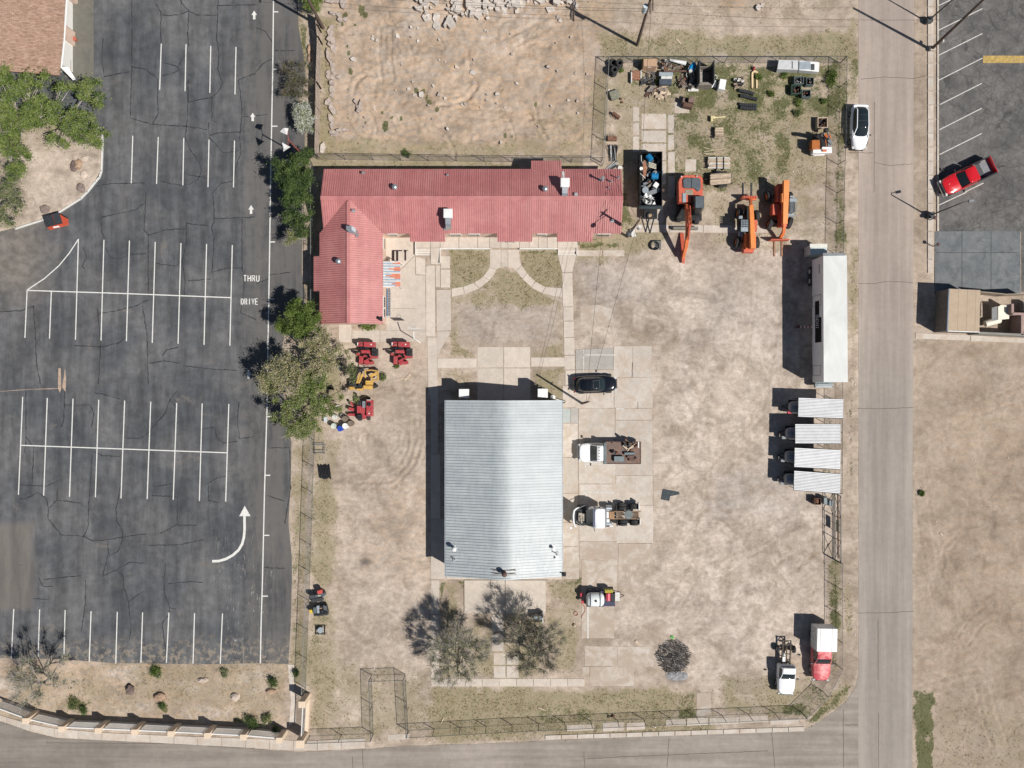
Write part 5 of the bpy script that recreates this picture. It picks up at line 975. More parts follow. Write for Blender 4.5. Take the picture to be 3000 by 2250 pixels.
def car(name, label, px, ang, paint, style, L=4.75, W_=1.86, Hh_=1.56):
    c = P(*px); root = thing(name, label, 'car', c, R(ang), None); h = L/2
    b = B(); b.loft([rring(.24,-h+.12, h-.18, W_-.16), rring(.42,-h+.02, h-.03, W_-.04), rring(.66,-h, h, W_), rring(.86,-h+.05, h-.12, W_-.06), rring(.97,-h+.22, h-.42, W_-.2,4,2.6), rring(1.01,-h+.6, h-.9, W_-.5,4,2.4)]); obj('body', b, paint, root, smooth=45)
    rf_, rb_, wf_, wr = (.30,-h+.62,1.25,1.12)
    b = B(); b.loft([rring(.93,-h+.26, h-1.22, W_-.22,3.4,4), rring(1.22,-h+.36, h-1.62, W_-.42,3.4,4.5), rring(Hh_-.1,-h+.62, h-2.05, W_-.66,3.6,4.5), rring(Hh_-.03,-h+.8, h-2.25, W_-.8,3.6,4)]); obj('glasshouse', b, GLASS, root, smooth=40)
    if style == 'glass':
        for s_ in (-1,1): quad_strip(root, 'roof_rail', [(h-1.2, s_*(W_/2-.12),.97),(h-1.62, s_*(W_/2-.2),1.24),(h-2.08, s_*(W_/2-.33), Hh_-.09),(0, s_*(W_/2-.33), Hh_-.04),(-h+.75, s_*(W_/2-.36), Hh_-.1),(-h+.42, s_*(W_/2-.3),1.2)], .055, paint)
        for x in (-.45,-1.05): b = B(); b.box((x, 0, Hh_-.03),(.02, W_-.85,.01)); obj('roof_seam', b, DGRY, root)
        b = B(); b.loft([rring(.93,-h+.01,-h+.45, W_-.2,4,8), rring(1.02,-h+.10,-h+.42, W_-.34,4,8)]); obj('boot_lid', b, paint, root, smooth=40)
    else:
        b = B(); b.loft([rring(Hh_-.09,-h+.66, h-2.12, W_-.6,4,5), rring(Hh_-.0,-h+.8, h-2.25, W_-.74,4,5)]); obj('roof', b, paint, root, smooth=40)
        b = B(); b.box((.02,0, Hh_+.005),(.62,.75,.012)); obj('sunroof', b, GLASS, root); b = B(); b.box((.02,0, Hh_+.002),(.70,.83,.01)); obj('sunroof_frame', b, DGRY, root)
        b = B(); b.ball((-1.15,0, Hh_+.02),(.1,.03,.06)); obj('antenna', b, PBK, root)
    for s_ in (-1,1):
        b = B(); b.box((h-1.5, s_*(W_/2+.09),.98),(.12,.2,.12)); obj('wing_mirror', b, paint if style != 'glass' else BLK, root, bevel=.02)
        b = B(); b.box((h-.23, s_*(W_/2-.32),.72),(.28,.34,.1),(0,0,-s_*.45)); obj('headlight', b, LAMP, root, bevel=.02); b = B(); b.box((-h+.1, s_*(W_/2-.26),.86),(.14,.26,.06),(0,0, s_*.35)); obj('tail_light', b, TAIL, root, bevel=.02)
        for x in (h-.92,-h+.9): wheel(root, x, s_*(W_/2-.1),.34,.22)
    b = B(); b.box((h-.03,0,.45),(.08,1.0,.22)); obj('grille', b, BLK, root)
    return root
car('white_car', 'white car with black glass roof parked at the street kerb', (2509.5,379.5),-91, PW, 'glass')
car('black_car', 'black car with sunroof parked on the slabs north of the shop corner', (1742,1126),2, PBK, 'roof', 4.65,1.9,1.6)
def pickup(name, label, px, ang, paint, L=5.85, W_=2.0, cabx=(-.3,1.45), roofm=None, cat='pickup truck', bed=True, hood=True, rack=None, Hh_=1.9):
    c = P(*px); root = thing(name, label, cat, c, R(ang)); h = L/2; x0, x1 = cabx; z0 = 1.12
    xr = x0-.05 if not bed else -h+.05
    b = B(); b.loft([rring(.38, x0-.05, h-.12, W_-.12,14,3.4), rring(.6, x0-.06, h, W_-.02,14,3.4), rring(.95, x0-.06, h, W_, 14,3.6), rring(1.12, x0-.05, h-.08, W_-.1,14,3.6), rring(1.2, x0, h-.3, W_-.3,12,3.4)]); obj('body', b, paint, root, smooth=40)
    b = B(); b.loft([rring(1.1, x0+.02, x1+.12, W_-.14,12,7), rring(1.45, x0+.06, x1-.28, W_-.34,12,6), rring(Hh_-.08, x0+.12, x1-.72, W_-.5,10,6)]); obj('glasshouse', b, GLASS, root, smooth=40)
    b = B(); b.loft([rring(Hh_-.1, x0+.02, x1-.66, W_-.42,9,6), rring(Hh_, x0+.1, x1-.78, W_-.6,9,6)]); obj('roof', b, roofm or paint, root, smooth=40)
    for s_ in (-1,1):
        quad_strip(root, 'pillar', [(x1+.1, s_*(W_/2-.12),1.12),(x1-.3, s_*(W_/2-.2),1.46),(x1-.7, s_*(W_/2-.26), Hh_-.08)], .045, paint); quad_strip(root, 'pillar', [(x0+.06, s_*(W_/2-.1),1.12),(x0+.12, s_*(W_/2-.26), Hh_-.08)], .05, paint)
        quad_strip(root, 'pillar', [((x0+x1)/2-.25, s_*(W_/2-.1),1.12),((x0+x1)/2-.3, s_*(W_/2-.24), Hh_-.08)], .03, paint) if x1-x0 > 2.1 else None
        b = B(); b.box((x1-.05, s_*(W_/2+.16),1.25),(.14,.26,.2)); obj('wing_mirror', b, BLK, root, bevel=.02); b = B(); b.box((h-.1, s_*(W_/2-.28),.88),(.2,.36,.16),(0,0,-s_*.3)); obj('headlight', b, LAMP, root, bevel=.02)
        wheel(root, h-.95, s_*(W_/2-.13),.4,.26)
        if bed: wheel(root, -h+1.15, s_*(W_/2-.13),.4,.26)
    b = B(); b.box((h+.02,0,.62),(.16, W_-.25,.24)); obj('bumper', b, CHR, root, bevel=.03); b = B(); b.box((h-.01,0,.9),(.05,1.1,.3)); obj('grille', b, DGRY, root)
    if bed:
        for s_ in (-1,1):
            b = B(); b.b2(-h+.08, x0-.08, s_*(W_/2-.12), s_*(W_/2),.5,1.22); obj('bed_side', b, paint, root, bevel=.02); b = B(); b.b2(-h+.1, x0-.1, s_*(W_/2-.14), s_*(W_/2-.0),1.225,1.25); obj('bed_rail', b, BLK, root)
        b = B(); b.b2(-h, -h+.08,-(W_/2-.02),(W_/2-.02),.5,1.2); obj('tailgate', b, paint, root, bevel=.02); b = B(); b.b2(-h+.05, x0-.05,-(W_/2-.1),(W_/2-.1),.5,.62); obj('bed_floor', b, GRY, root); b = B(); b.box((-h-.06,0,.5),(.14, W_-.2,.16)); obj('rear_bumper', b, CHR, root)
    return root
rp_ = pickup('red_pickup', 'bright red pickup truck crossing the right hand car park', (2820.5,524),205.5, PRD, 5.85,2.0,(-.65,1.25)); b = B(); b.box((-1.35,0,.66),(.95,1.6,.06)); obj('bed_mat', b, DGRY, rp_)
b = B(); 
for y in (-.55,-.18,.18,.55): b.box((2.0, y, 1.205),(1.0,.04,.02))
obj('hood_crease', b, PRD, rp_, bevel=.01)
# white flatbed truck facing the shop
G0 = P(1783,1324); tr = pickup('flatbed_truck', 'white truck with rusty flatbed parked facing the shop', (1783,1324),180, PW, 6.5,2.06,(.75,2.1), bed=False, Hh_=1.95, cat='flatbed truck'); tr.location = G0
for i in range(5): b = B(); b.box((1.22,-.6+.3*i, 1.98),(.1,.08,.06)); obj('marker_lamp', b, mm('amber_lamp', (.25,.14,.05),.4), tr)
b = B(); b.b2(-3.2,.7,-1.15,1.15,.98,1.05); b.b2(-3.2,.7,-.45,-.35,.55,.98); b.b2(-3.2,.7,.35,.45,.55,.98); obj('flatbed', b, mm('rusty_bed', (.22,.135,.10),.85, var=.35, c2=(.16,.13,.12), patch=.5), tr)
b = B(); b.b2(.42,.72,-1.1,1.1,1.05,1.75); obj('headache_rack', b, mm('rack_grey', (.14,.17,.18),.5, var=.2), tr, bevel=.02)
for s_ in (-1,1):
    for dy in (0,.3): wheel(tr, -1.6, s_*(.98-dy),.4,.24)
    b = B(); b.b2(-3.2,.7, s_*1.13, s_*1.18,.95,1.12); obj('bed_edge', b, BROWNM, tr)
b = B(); b.b2(-3.28,-3.2,-1.15,1.15,.6,1.1); obj('rear_beam', b, BROWNM, tr)
def load(name, label, cat, k, rect, z0, z1, m_, rot=0, bevel=.01, group=None, parts=None):
    a = zp_(k, (rect[0]+rect[2])/2,(rect[1]+rect[3])/2, z1); r = thing(name, label, cat, (a.x, a.y, z0),0, group); b = B(); bx(b, k, *rect, z0, z1, rot=rot); wobj(parts or name+'_body', b, m_, r, bevel=bevel); return r
BG = mm('blue_grey_paint', (.17,.21,.22),.5, var=.15, scale=3)
load('tool_chest', 'blue grey tool chest on the rusty truck bed', 'chest', 'G', (1285,800,1545,945),1.06,1.45, BG); 
r = thing('gas_cylinder', 'blue grey cylinder lying across the rusty truck bed', 'cylinder', zp_('G', 1690,725,1.2)); b = B(); a = zp_('G', 1560,725,1.25); c = zp_('G', 1830,715,1.25); b.cyl(a, c, .16, n=14); wobj('cylinder_body', b, BG, r, smooth=40)
for i, (q, lb) in enumerate((((1640,775,1830,850), 'upper brown metal box on the rusty truck bed'),((1690,855,1830,925), 'lower brown metal box on the rusty truck bed'))): load('metal_box', lb, 'box', 'G', q, 1.06,1.32, BROWNM, group='boxes on the flatbed truck')
load('tail_box', 'white lidded box at the tail of the flatbed truck', 'box', 'G', (1925,405,1955,575),1.06,1.3, WHT); r = load('timber_angle', 'pale timber angle frame propped on the truck bed', 'frame', 'G', (1600,540,1880,590),1.2,1.3, WOODL, rot=35); b = B(); bx(b, 'G', 1500,540,1680,590,1.2,1.3, rot=-45); wobj('frame_leg', b, WOODL, r)
rq = random.Random(11)
for i in range(22):
    x, y = (rq.uniform(1560,1890), rq.uniform(360,540)) if i < 15 else (rq.uniform(1220,1900), rq.uniform(580,930)); b_ = load('scrap_block', 'rusty scrap block in the heap on the truck bed', 'scrap', 'G', (x-35, y-22, x+35, y+22),1.06,1.25+.35*rq.random(),(BROWNM, RUST, BLK, DGRY)[i % 4], rot=rq.uniform(-60,60), group='rusty scrap blocks on the flatbed')
load('small_jack', 'rusty red jack on the truck bed behind the rack', 'jack', 'G', (1215,655,1330,720),1.06,1.3, RUST); load('pipe_bracket', 'bent rusty bracket on the truck bed', 'bracket', 'G', (1210,420,1280,440),1.06,1.15, RUST, rot=50)
# semi tractor with its hood tipped forward
st_ = thing('semi_tractor', 'white semi tractor with its hood tipped open beside the shop', 'truck', P(1778,1512)); W8 = lambda n, b, m_, **k: wobj(n, b, m_, st_, **k)
b = B()
for y in (585,765): bx(b, 'Hh', 1130, y-10,2020, y+10,.75,1.0)
for x in (1420,1570,1680,1960): bx(b, 'Hh', x-12,585, x+12,765,.8,.95)
W8('chassis', b, mm('tan_primer_steel', (.36,.25,.16),.8, var=.3, c2=(.2,.15,.11)))
def ringw(k, z, x0, x1, y0, y1, e1=5, e2=5, n=28):
    a = zp_(k, x0, y0, z); c = zp_(k, x1, y1, z); return [(-p[0]+(a.x+c.x)/2,-p[1]+(a.y+c.y)/2, p[2]) for p in rring(z, -(abs(c.x-a.x))/2, abs(c.x-a.x)/2, abs(c.y-a.y), e1, e2, n)]
b = B(); b.loft([ringw('Hh', .9,720,1110,450,960), ringw('Hh', 1.7,700,1115,455,975), ringw('Hh', 2.1,790,1120,480,1000), ringw('Hh', 2.6,860,1125,500,1008,8,5), ringw('Hh', 2.72,885,1110,525,985,8,5)]); W8('cab', b, PW, smooth=45)
b = B(); a = [zp_('Hh', x, y, z) for x, y, z in ((655,545,1.72),(660,930,1.72),(845,975,2.52),(835,520,2.52))]; q4(a, b, th=.05); W8('windscreen', b, GLASS)
b = B(); bx(b, 'Hh', 830,520,862,985,2.45,2.58); W8('sun_visor', b, mm('visor', (.12,.13,.2),.4))
b = B(); bx(b, 'Hh', 1118,520,1165,980,.95,2.5); W8('cab_back', b, GRY)
b = B(); bx(b, 'Hh', 380,530,700,900,.7,1.15); W8('engine_bay', b, BLK); b = B(); bx(b, 'Hh', 470,620,560,830,1.1,1.5); bx(b, 'Hh', 560,640,640,820,1.1,1.45); a = zp_('Hh', 520,700,1.6); b.cyl(a, zp_('Hh', 545,880,1.5),.1, n=10); W8('engine', b, mm('engine_metal', (.33,.30,.25),.6,.4, var=.4), bevel=.02)
b = B(); a = [[zp_('Hh', x, y, z) for x, y in q] for q, z in (((( 385,520),(470,480),(480,500),(400,560)),1.2),)]; b.tube([zp_('Hh', 400,830,1.5), zp_('Hh', 560,950,1.4)], .03); b.tube([zp_('Hh', 390,540,1.5), zp_('Hh', 600,440,1.5), zp_('Hh', 700,430,1.6)], .04); W8('hood_brace', b, GRY)
# tipped hood: an upright shell standing ahead of the engine
hd = B(); L1 = []
for z, x in ((.75,0),(1.5,-6),(2.2,-14),(2.9,6)):
    L1.append([zp_('Hh', xx+x*1.0, yy, z) for xx, yy in ((480,470),(400,500),(340,560),(320,700),(330,850),(365,960),(440,985),(420,975),(385,935),(362,840),(356,700),(372,575),(425,520),(475,490))])
hd.loft(L1); W8('hood', hd, PW, smooth=30); b = B(); bx(b, 'Hh', 300,590,322,820,.9,1.9); W8('grille', b, CHR)
for y in (935,): b = B(); b.tube([zp_('Hh', 350,950,1.6), zp_('Hh', 275,985,1.7)], .02); b.ball(zp_('Hh', 275,985,1.75),.09); W8('hood_mirror', b, CHR)
b = B(); b.tube([zp_('Hh', 845,985,2.0), zp_('Hh', 880,1090,2.0)], .035); W8('wing_mirror', b, DGRY); b = B(); b.tube([zp_('Hh', 840,470,2.2), zp_('Hh', 920,490,2.2), zp_('Hh', 1010,470,2.2)], .04); W8('wing_mirror', b, DGRY)
for y0, y1 in ((430,555),(820,950)):
    b = B(); a = zp_('Hh', 1150,(y0+y1)/2,.75); c = zp_('Hh', 1290,(y0+y1)/2,.75); b.cyl(a, c, .3, n=18); W8('fuel_tank', b, GALV, smooth=40)
b = B(); bx(b, 'Hh', 1170,560,1240,960,.9,1.0); bx(b, 'Hh', 1170,925,1330,960,.5,1.0); W8('deck_plate', b, WHT); b = B(); bx(b, 'Hh', 1235,590,1360,770,1.0,1.08); W8('tan_deck', b, mm('tan_deck_wood', (.36,.22,.12),.8))
b = B(); a = zp_('Hh', 1715,665,1.15); b.cyl(a-Vector((0,0,.1)), a, .46, n=24); W8('fifth_wheel', b, mm('fifth_wheel_grey', (.14,.16,.16),.5,.3)); b = B(); bx(b, 'Hh', 1400,590,1540,760,.6,.9); bx(b, 'Hh', 1800,600,1950,750,.6,.9); W8('axle_gear', b, mm('greasy_metal', (.10,.06,.04),.7, var=.6, scale=6, c2=(.3,.24,.17), patch=.45))
def wheelw(root, k, x, y, r, w, axis='x', rim=None):
    a = zp_(k, x, y, 2*r); l = root.location; n = 18; prof_ = [(r*.55,-w/2),(r*.92,-w/2),(r, -w*.36),(r, w*.36),(r*.92, w/2),(r*.55, w/2)]; b = B(); rings = []
    ux, uy = (1,0) if axis == 'x' else (0,1)
    if isinstance(axis, (int, float)): ux, uy = math.cos(R(axis)), math.sin(R(axis))
    for rr_, o_ in prof_: rings.append([(a.x-l.x+ux*rr_*math.cos(2*math.pi*i/n)-uy*o_, a.y-l.y+uy*rr_*math.cos(2*math.pi*i/n)+ux*o_, r+rr_*math.sin(2*math.pi*i/n)) for i in range(n)])
    b.loft(rings, cap=False); o = obj('wheel', b, RUBBER, root, smooth=35); b = B(); b.cyl((a.x-l.x+uy*w*.4, a.y-l.y-ux*w*.4, r),(a.x-l.x-uy*w*.4, a.y-l.y+ux*w*.4, r), r*.57, n=12); obj('rim', b, rim or GALV, o); return o
for x, ys_ in ((1560,(430,505)),(1855,(440,500)),(1582,(840,915)),(1875,(840,905)),(560,(480,)),(560,(905,))):
    for y in ys_: wheelw(st_, 'Hh', x, y, .5,.27)
for x, y0, y1 in ((1975,370,560),(2005,755,915),(1410,440,580),(1440,790,950)): b = B(); bx(b, 'Hh', x-8, y0, x+8, y1,.35,1.15); W8('mud_flap', b, BLK if x < 1900 else WHT)
# sprayer trailer
sp = thing('sprayer_trailer', 'trailer with strapped white water tank and red engine south east of the shop', 'trailer', P(1745,1757)); BLU = mm('blue_black_frame', (.035,.04,.09),.45, var=.2)
b = B(); a = zp_('I', 905,800,1.0); x0 = zp_('I', 590,800,1.0).x; x1 = zp_('I', 1215,800,1.0).x; r_ = .72; rg = []
for x, k in ((x0,.55),(x0+.1,.82),(x0+.25,.95),(x0+.4,1),(x1-.4,1),(x1-.25,.95),(x1-.1,.82),(x1,.55)): rg.append([(x, a.y+r_*k*math.cos(2*math.pi*i/24),1.15+.62*k*math.sin(2*math.pi*i/24)) for i in range(24)])
b.loft(rg); wobj('tank', b, mm('white_poly_tank', (.74,.78,.77),.35, var=.06, scale=2), sp, smooth=35); b = B(); b.cyl((a.x, a.y, 1.7),(a.x, a.y, 1.86),.13,.11,14); wobj('tank_cap', b, BLK, sp)
for xx in (735,1085):
    b = B(); xw = zp_('I', xx, 800,1.6).x; b.tube([(xw, a.y+.76*math.cos(R(t__)),1.15+.66*math.sin(R(t__))) for t__ in range(-20,201,20)], .035,5); wobj('strap', b, BLU, sp)
b = B(); bx(b, 'I', 590,540,1620,1060,.42,.55); wobj('bed_frame', b, BLU, sp); 
for y in (545,1045): b = B(); bx(b, 'I', 600, y-35,1210, y+35,.5,.78); wobj('mudguard', b, BLU, sp, bevel=.04)
for x in (740,1010):
    for y in (490,1090): wheelw(sp, 'I', x, y+ (30 if y < 800 else -50),.36,.2)
b = B(); a1 = zp_('I', 1370,580,1.0); a2 = zp_('I', 1370,850,1.0); b.cyl(a1, a2,.26, n=14); wobj('engine', b, mm('red_engine', (.55,.06,.09),.35, var=.1), sp, smooth=40); b = B(); bx(b, 'I', 1255,470,1540,580,.6,1.15); wobj('yellow_reel', b, mm('yellow_reel', (.42,.36,.03),.5, var=.4, scale=6), sp, bevel=.03)
b = B(); bx(b, 'I', 1470,600,1620,900,.55,.95); wobj('pump_gear', b, BLK, sp, bevel=.03); b = B(); bx(b, 'I', 1620,560,1790,870,.85,1.0); wobj('drop_box', b, OFFW, sp, bevel=.02)
for y in (560,860): b = B(); b.tube([zp_('I', 1600, y, .5), zp_('I', 1950,660,.5)], .04); wobj('drawbar', b, BLK, sp)
for q in ((370,590,470,720),(410,860,490,960)): b = B(); bx(b, 'I', *q, .5,.8); wobj('red_bracket', b, MAT['red_engine'], sp, bevel=.02)
hs = thing('red_hose', 'loose red and green hose lying by the sprayer trailer', 'hose', P(1706,1790)); b = B(); b.tube([(*(zp_('I', x, y, .04))[:2], .04) for x, y in ((440,960),(500,1040),(545,1120),(540,1230),(480,1330),(420,1420),(430,1500))], .03); b.torus(P(1687,1798,.04),.2,.03); wobj('hose_run', b, mm('red_hose', (.42,.13,.08),.6), hs)
# parked cab and frame, red pickup with service box
cb = pickup('stripped_pickup', 'white pickup cab with bare rear frame in the south east of the yard', (2296,1945.5),-92.5, PW, 5.7,1.85,(-.2,1.15), bed=False, cat='pickup truck', Hh_=1.75)
FR = mm('bare_frame', (.085,.07,.05),.7, var=.4, scale=5, c2=(.22,.18,.13), patch=.4)
for s_ in (-1,1): b = B(); b.b2(-2.75,-.2, s_*.42-.05, s_*.42+.05,.55,.72); obj('frame_rail', b, FR, cb); wheel(cb, -1.75, s_*.86,.38,.26)
for x in (-2.7,-2.3,-1.3,-.7): b = B(); b.b2(x-.04, x+.04,-.42,.42,.58,.68); obj('cross_member', b, FR, cb)
b = B(); b.cyl((-1.75,-.8,.4),(-1.75,.8,.4),.08, n=8); b.ball((-1.75,0,.42),.2); b.tube([(-1.7,.1,.45),(-.3,.1,.5)], .06); b.torus((-2.4,0,.6),.22,.05); obj('rear_axle', b, FR, cb); b = B(); b.box((-.75,-.25,.62),(.5,.3,.2)); b.ball((-1.2,-.25,.62),(.25,.15,.12)); obj('fuel_tank', b, DGALV, cb)
ck = pickup('service_pickup', 'faded red pickup carrying a white box body near the corner fence', (2396.5,1903),-91.5, PPK, 5.9,1.95,(-.75,1.1), bed=False, cat='pickup truck', Hh_=1.85)
b = B(); b.b2(-2.95,-.55,-1.05,1.05,.62,2.35); obj('service_body', b, WHT, ck, bevel=.03); b = B()
for y in (-.72,.5): b.b2(-2.93,-.57, y-.012, y+.012,2.352,2.366)
obj('lid_seam', b, GRY, ck)
for x in (-2.6,-1.8,-1.0): 
    for s_ in (-1,): b = B(); b.box((x, s_*1.06,1.4),(.7,.03,1.1)); obj('locker_door', b, OFFW, ck, bevel=.01); b = B(); b.box((x+.2, s_*1.08,1.4),(.1,.03,.06)); obj('latch', b, BLK, ck)
for s_ in (-1,1): wheel(ck, -1.75, s_*.84,.4,.26)
# long white semi trailer
tx = thing('semi_trailer', 'long white box trailer with dark lettered panel parked by the east fence', 'trailer', P(2401,944)); c4 = [P(*q, 4.1) for q in ((2411.5,749),(2481.5,748),(2484,1119.5),(2413,1119.5))]
WTR = NT('trailer_side'); c = WTR.mul((.74,.75,.77), WTR.rng(WTR.noise(1.5,4,.6),.3,.7,.93,1.03)); WTR.fin(c, .45,0,.4)
RTR = NT('trailer_roof'); w_ = RTR.noise(.55,4,.55, RTR.scalev((.7,.35,1)),1.2); c = RTR.mul((.63,.64,.62), RTR.rng(w_, .3,.7,.92,1.08)); RTR.bump(w_, .5,.12); RTR.fin(c, .5,0,.35)
b = B(); b.prism([(p.x, p.y) for p in c4], 1.15,4.06); wobj('box', b, WTR, tx); b = B(); q4([p+Vector((0,0,.0)) for p in c4], b, th=.05); wobj('roof', b, RTR, tx, bevel=.02)
side = lambda u, z, off=.012: Vector((c4[0].x+(c4[3].x-c4[0].x)*u-off, c4[0].y+(c4[3].y-c4[0].y)*u, z))
def sidep(name, u0, u1, z0, z1, m_, off=.012, par=None):
    b = B(); b.add([side(u0, z0, off), side(u0, z1, off), side(u1, z1, off), side(u1, z0, off)], [(0,1,2,3),(3,2,1,0)]); return wobj(name, b, m_, par or tx)
sidep('sign_panel', .345,.68,1.95,3.05, BLK, .014); sidep('sign_panel_upper', .48,.68,3.05,3.6, BLK, .016)
def frame(name, u0, u1, z0, z1):
    b = B(); pp = [side(u0, z0,.02), side(u0, z1,.02), side(u1, z1,.02), side(u1, z0,.02), side(u0, z0,.02)]; b.tube(pp, .015,4); wobj(name, b, BROWNM, tx)
frame('side_door', .30,.385,1.3,3.5); frame('side_door', .865,.945,1.3,3.4); sidep('small_emblem', .055,.13,3.0,3.18, GRY); b = B(); b.tube([side(.345,3.05,.02), side(.345,1.95,.02), side(.68,1.95,.02), side(.68,3.6,.02)], .015,4); wobj('panel_trim', b, mm('tan_trim', (.4,.3,.2),.6), tx)
SERIF = {'S': [[(.95,.8),(.8,.97),(.35,1),(.08,.85),(.1,.62),(.4,.52),(.7,.46),(.95,.3),(.88,.08),(.5,0),(.15,.03),(.02,.22)]], 'D': [[(.1,0),(.1,1),(.6,.97),(.95,.7),(.95,.3),(.6,.03),(.1,0)]], 'I': [[(.5,0),(.5,1)], [(.25,1),(.75,1)], [(.25,0),(.75,0)]]}
LW = mm('sign_white', (.75,.75,.72),.6)
u = .455
for ch, wd in (('S', .036),('D', .042),('I', .018),('I', .018)):
    b = B()
    for st__ in SERIF[ch]:
        pts = [side(u+x*wd*.9,2.25+y*.62,.03) for x, y in st__]; b.tube(pts, .03,4)
    wobj('letter', b, LW, tx); u += wd
b = B(); u_ = c4[0]; b.b2(c4[0].x+.02, c4[1].x-.1, c4[0].y, c4[0].y+.32,3.0,3.95); wobj('refrigeration_unit', b, GRY, tx, bevel=.03)
for u0 in (.085,.165):
    for sx_ in (0,1):
        p = side(u0,.5,0); b = B(); x_ = p.x+.12 if sx_ == 0 else c4[1].x*.0+p.x+2.3; b.cyl((x_-.15, p.y, .5),(x_+.15, p.y, .5),.5, n=18); o = wobj('wheel', b, RUBBER, tx, smooth=40); b = B(); b.cyl((x_-.17, p.y, .5),(x_+.17, p.y, .5),.27, n=14); b.v = [(v[0]-tx.location.x, v[1]-tx.location.y, v[2]) for v in b.v]; obj('rim', b, mm('pale_rim', (.55,.52,.45),.6), o)
b = B(); b.b2(c4[3].x+.3, c4[2].x-.3, c4[3].y-.55, c4[3].y+.1,.7,1.1); wobj('coupling_deck', b, BG, tx); b = B(); b.tube([(c4[3].x+.4, c4[3].y-.5,1.1),(c4[2].x-.4, c4[3].y-.5,1.1)], .05); b.tube([(c4[3].x+.4, c4[3].y-.3,1.6),(c4[2].x-.4, c4[3].y-.3,1.6)], .03); wobj('front_rail', b, GALV, tx)
for x_ in (c4[3].x+.4, c4[2].x-.4): b = B(); b.cyl((x_, c4[3].y+1.8,0),(x_, c4[3].y+1.8,1.1),.07, n=8); wobj('landing_leg', b, DGRY, tx)
st2 = thing('striped_barrier', 'red and white striped barrier pole sticking out under the long trailer', 'barrier', P(2355,957,.9)); a = P(2338,957,.95); c = P(2380,958,.95)
for i in range(8): b = B(); b.cyl(a+(c-a)*i/8, a+(c-a)*(i+1)/8,.085, n=8); wobj('stripe', b, WHT if i % 2 else mm('barrier_red', (.45,.05,.05),.5), st2)
b = B(); b.cyl((a.x+.1, a.y, 0),(a.x+.1, a.y, .9),.08, n=8); b.box((a.x, a.y, .95),(.3,.3,.3)); wobj('pivot', b, BROWNM, st2)
pb_ = thing('pale_container', 'pale green grey storage box at the north end of the long trailer', 'container', P(2395,727)); b = B(); q = [P(*c_, 1.9) for c_ in ((2374,718),(2424,716),(2423,745),(2374,745))]; b.prism([(p.x, p.y) for p in q], .1,1.9); wobj('container_body', b, mm('pale_green_metal', (.50,.56,.54),.5, var=.1), pb_, bevel=.02); b = B(); q4([P(*c_, 2.0) for c_ in ((2373,714),(2424,714),(2424,724),(2373,724))], b, th=.08); wobj('lid', b, mm('ivory_metal', (.72,.70,.62),.5), pb_)
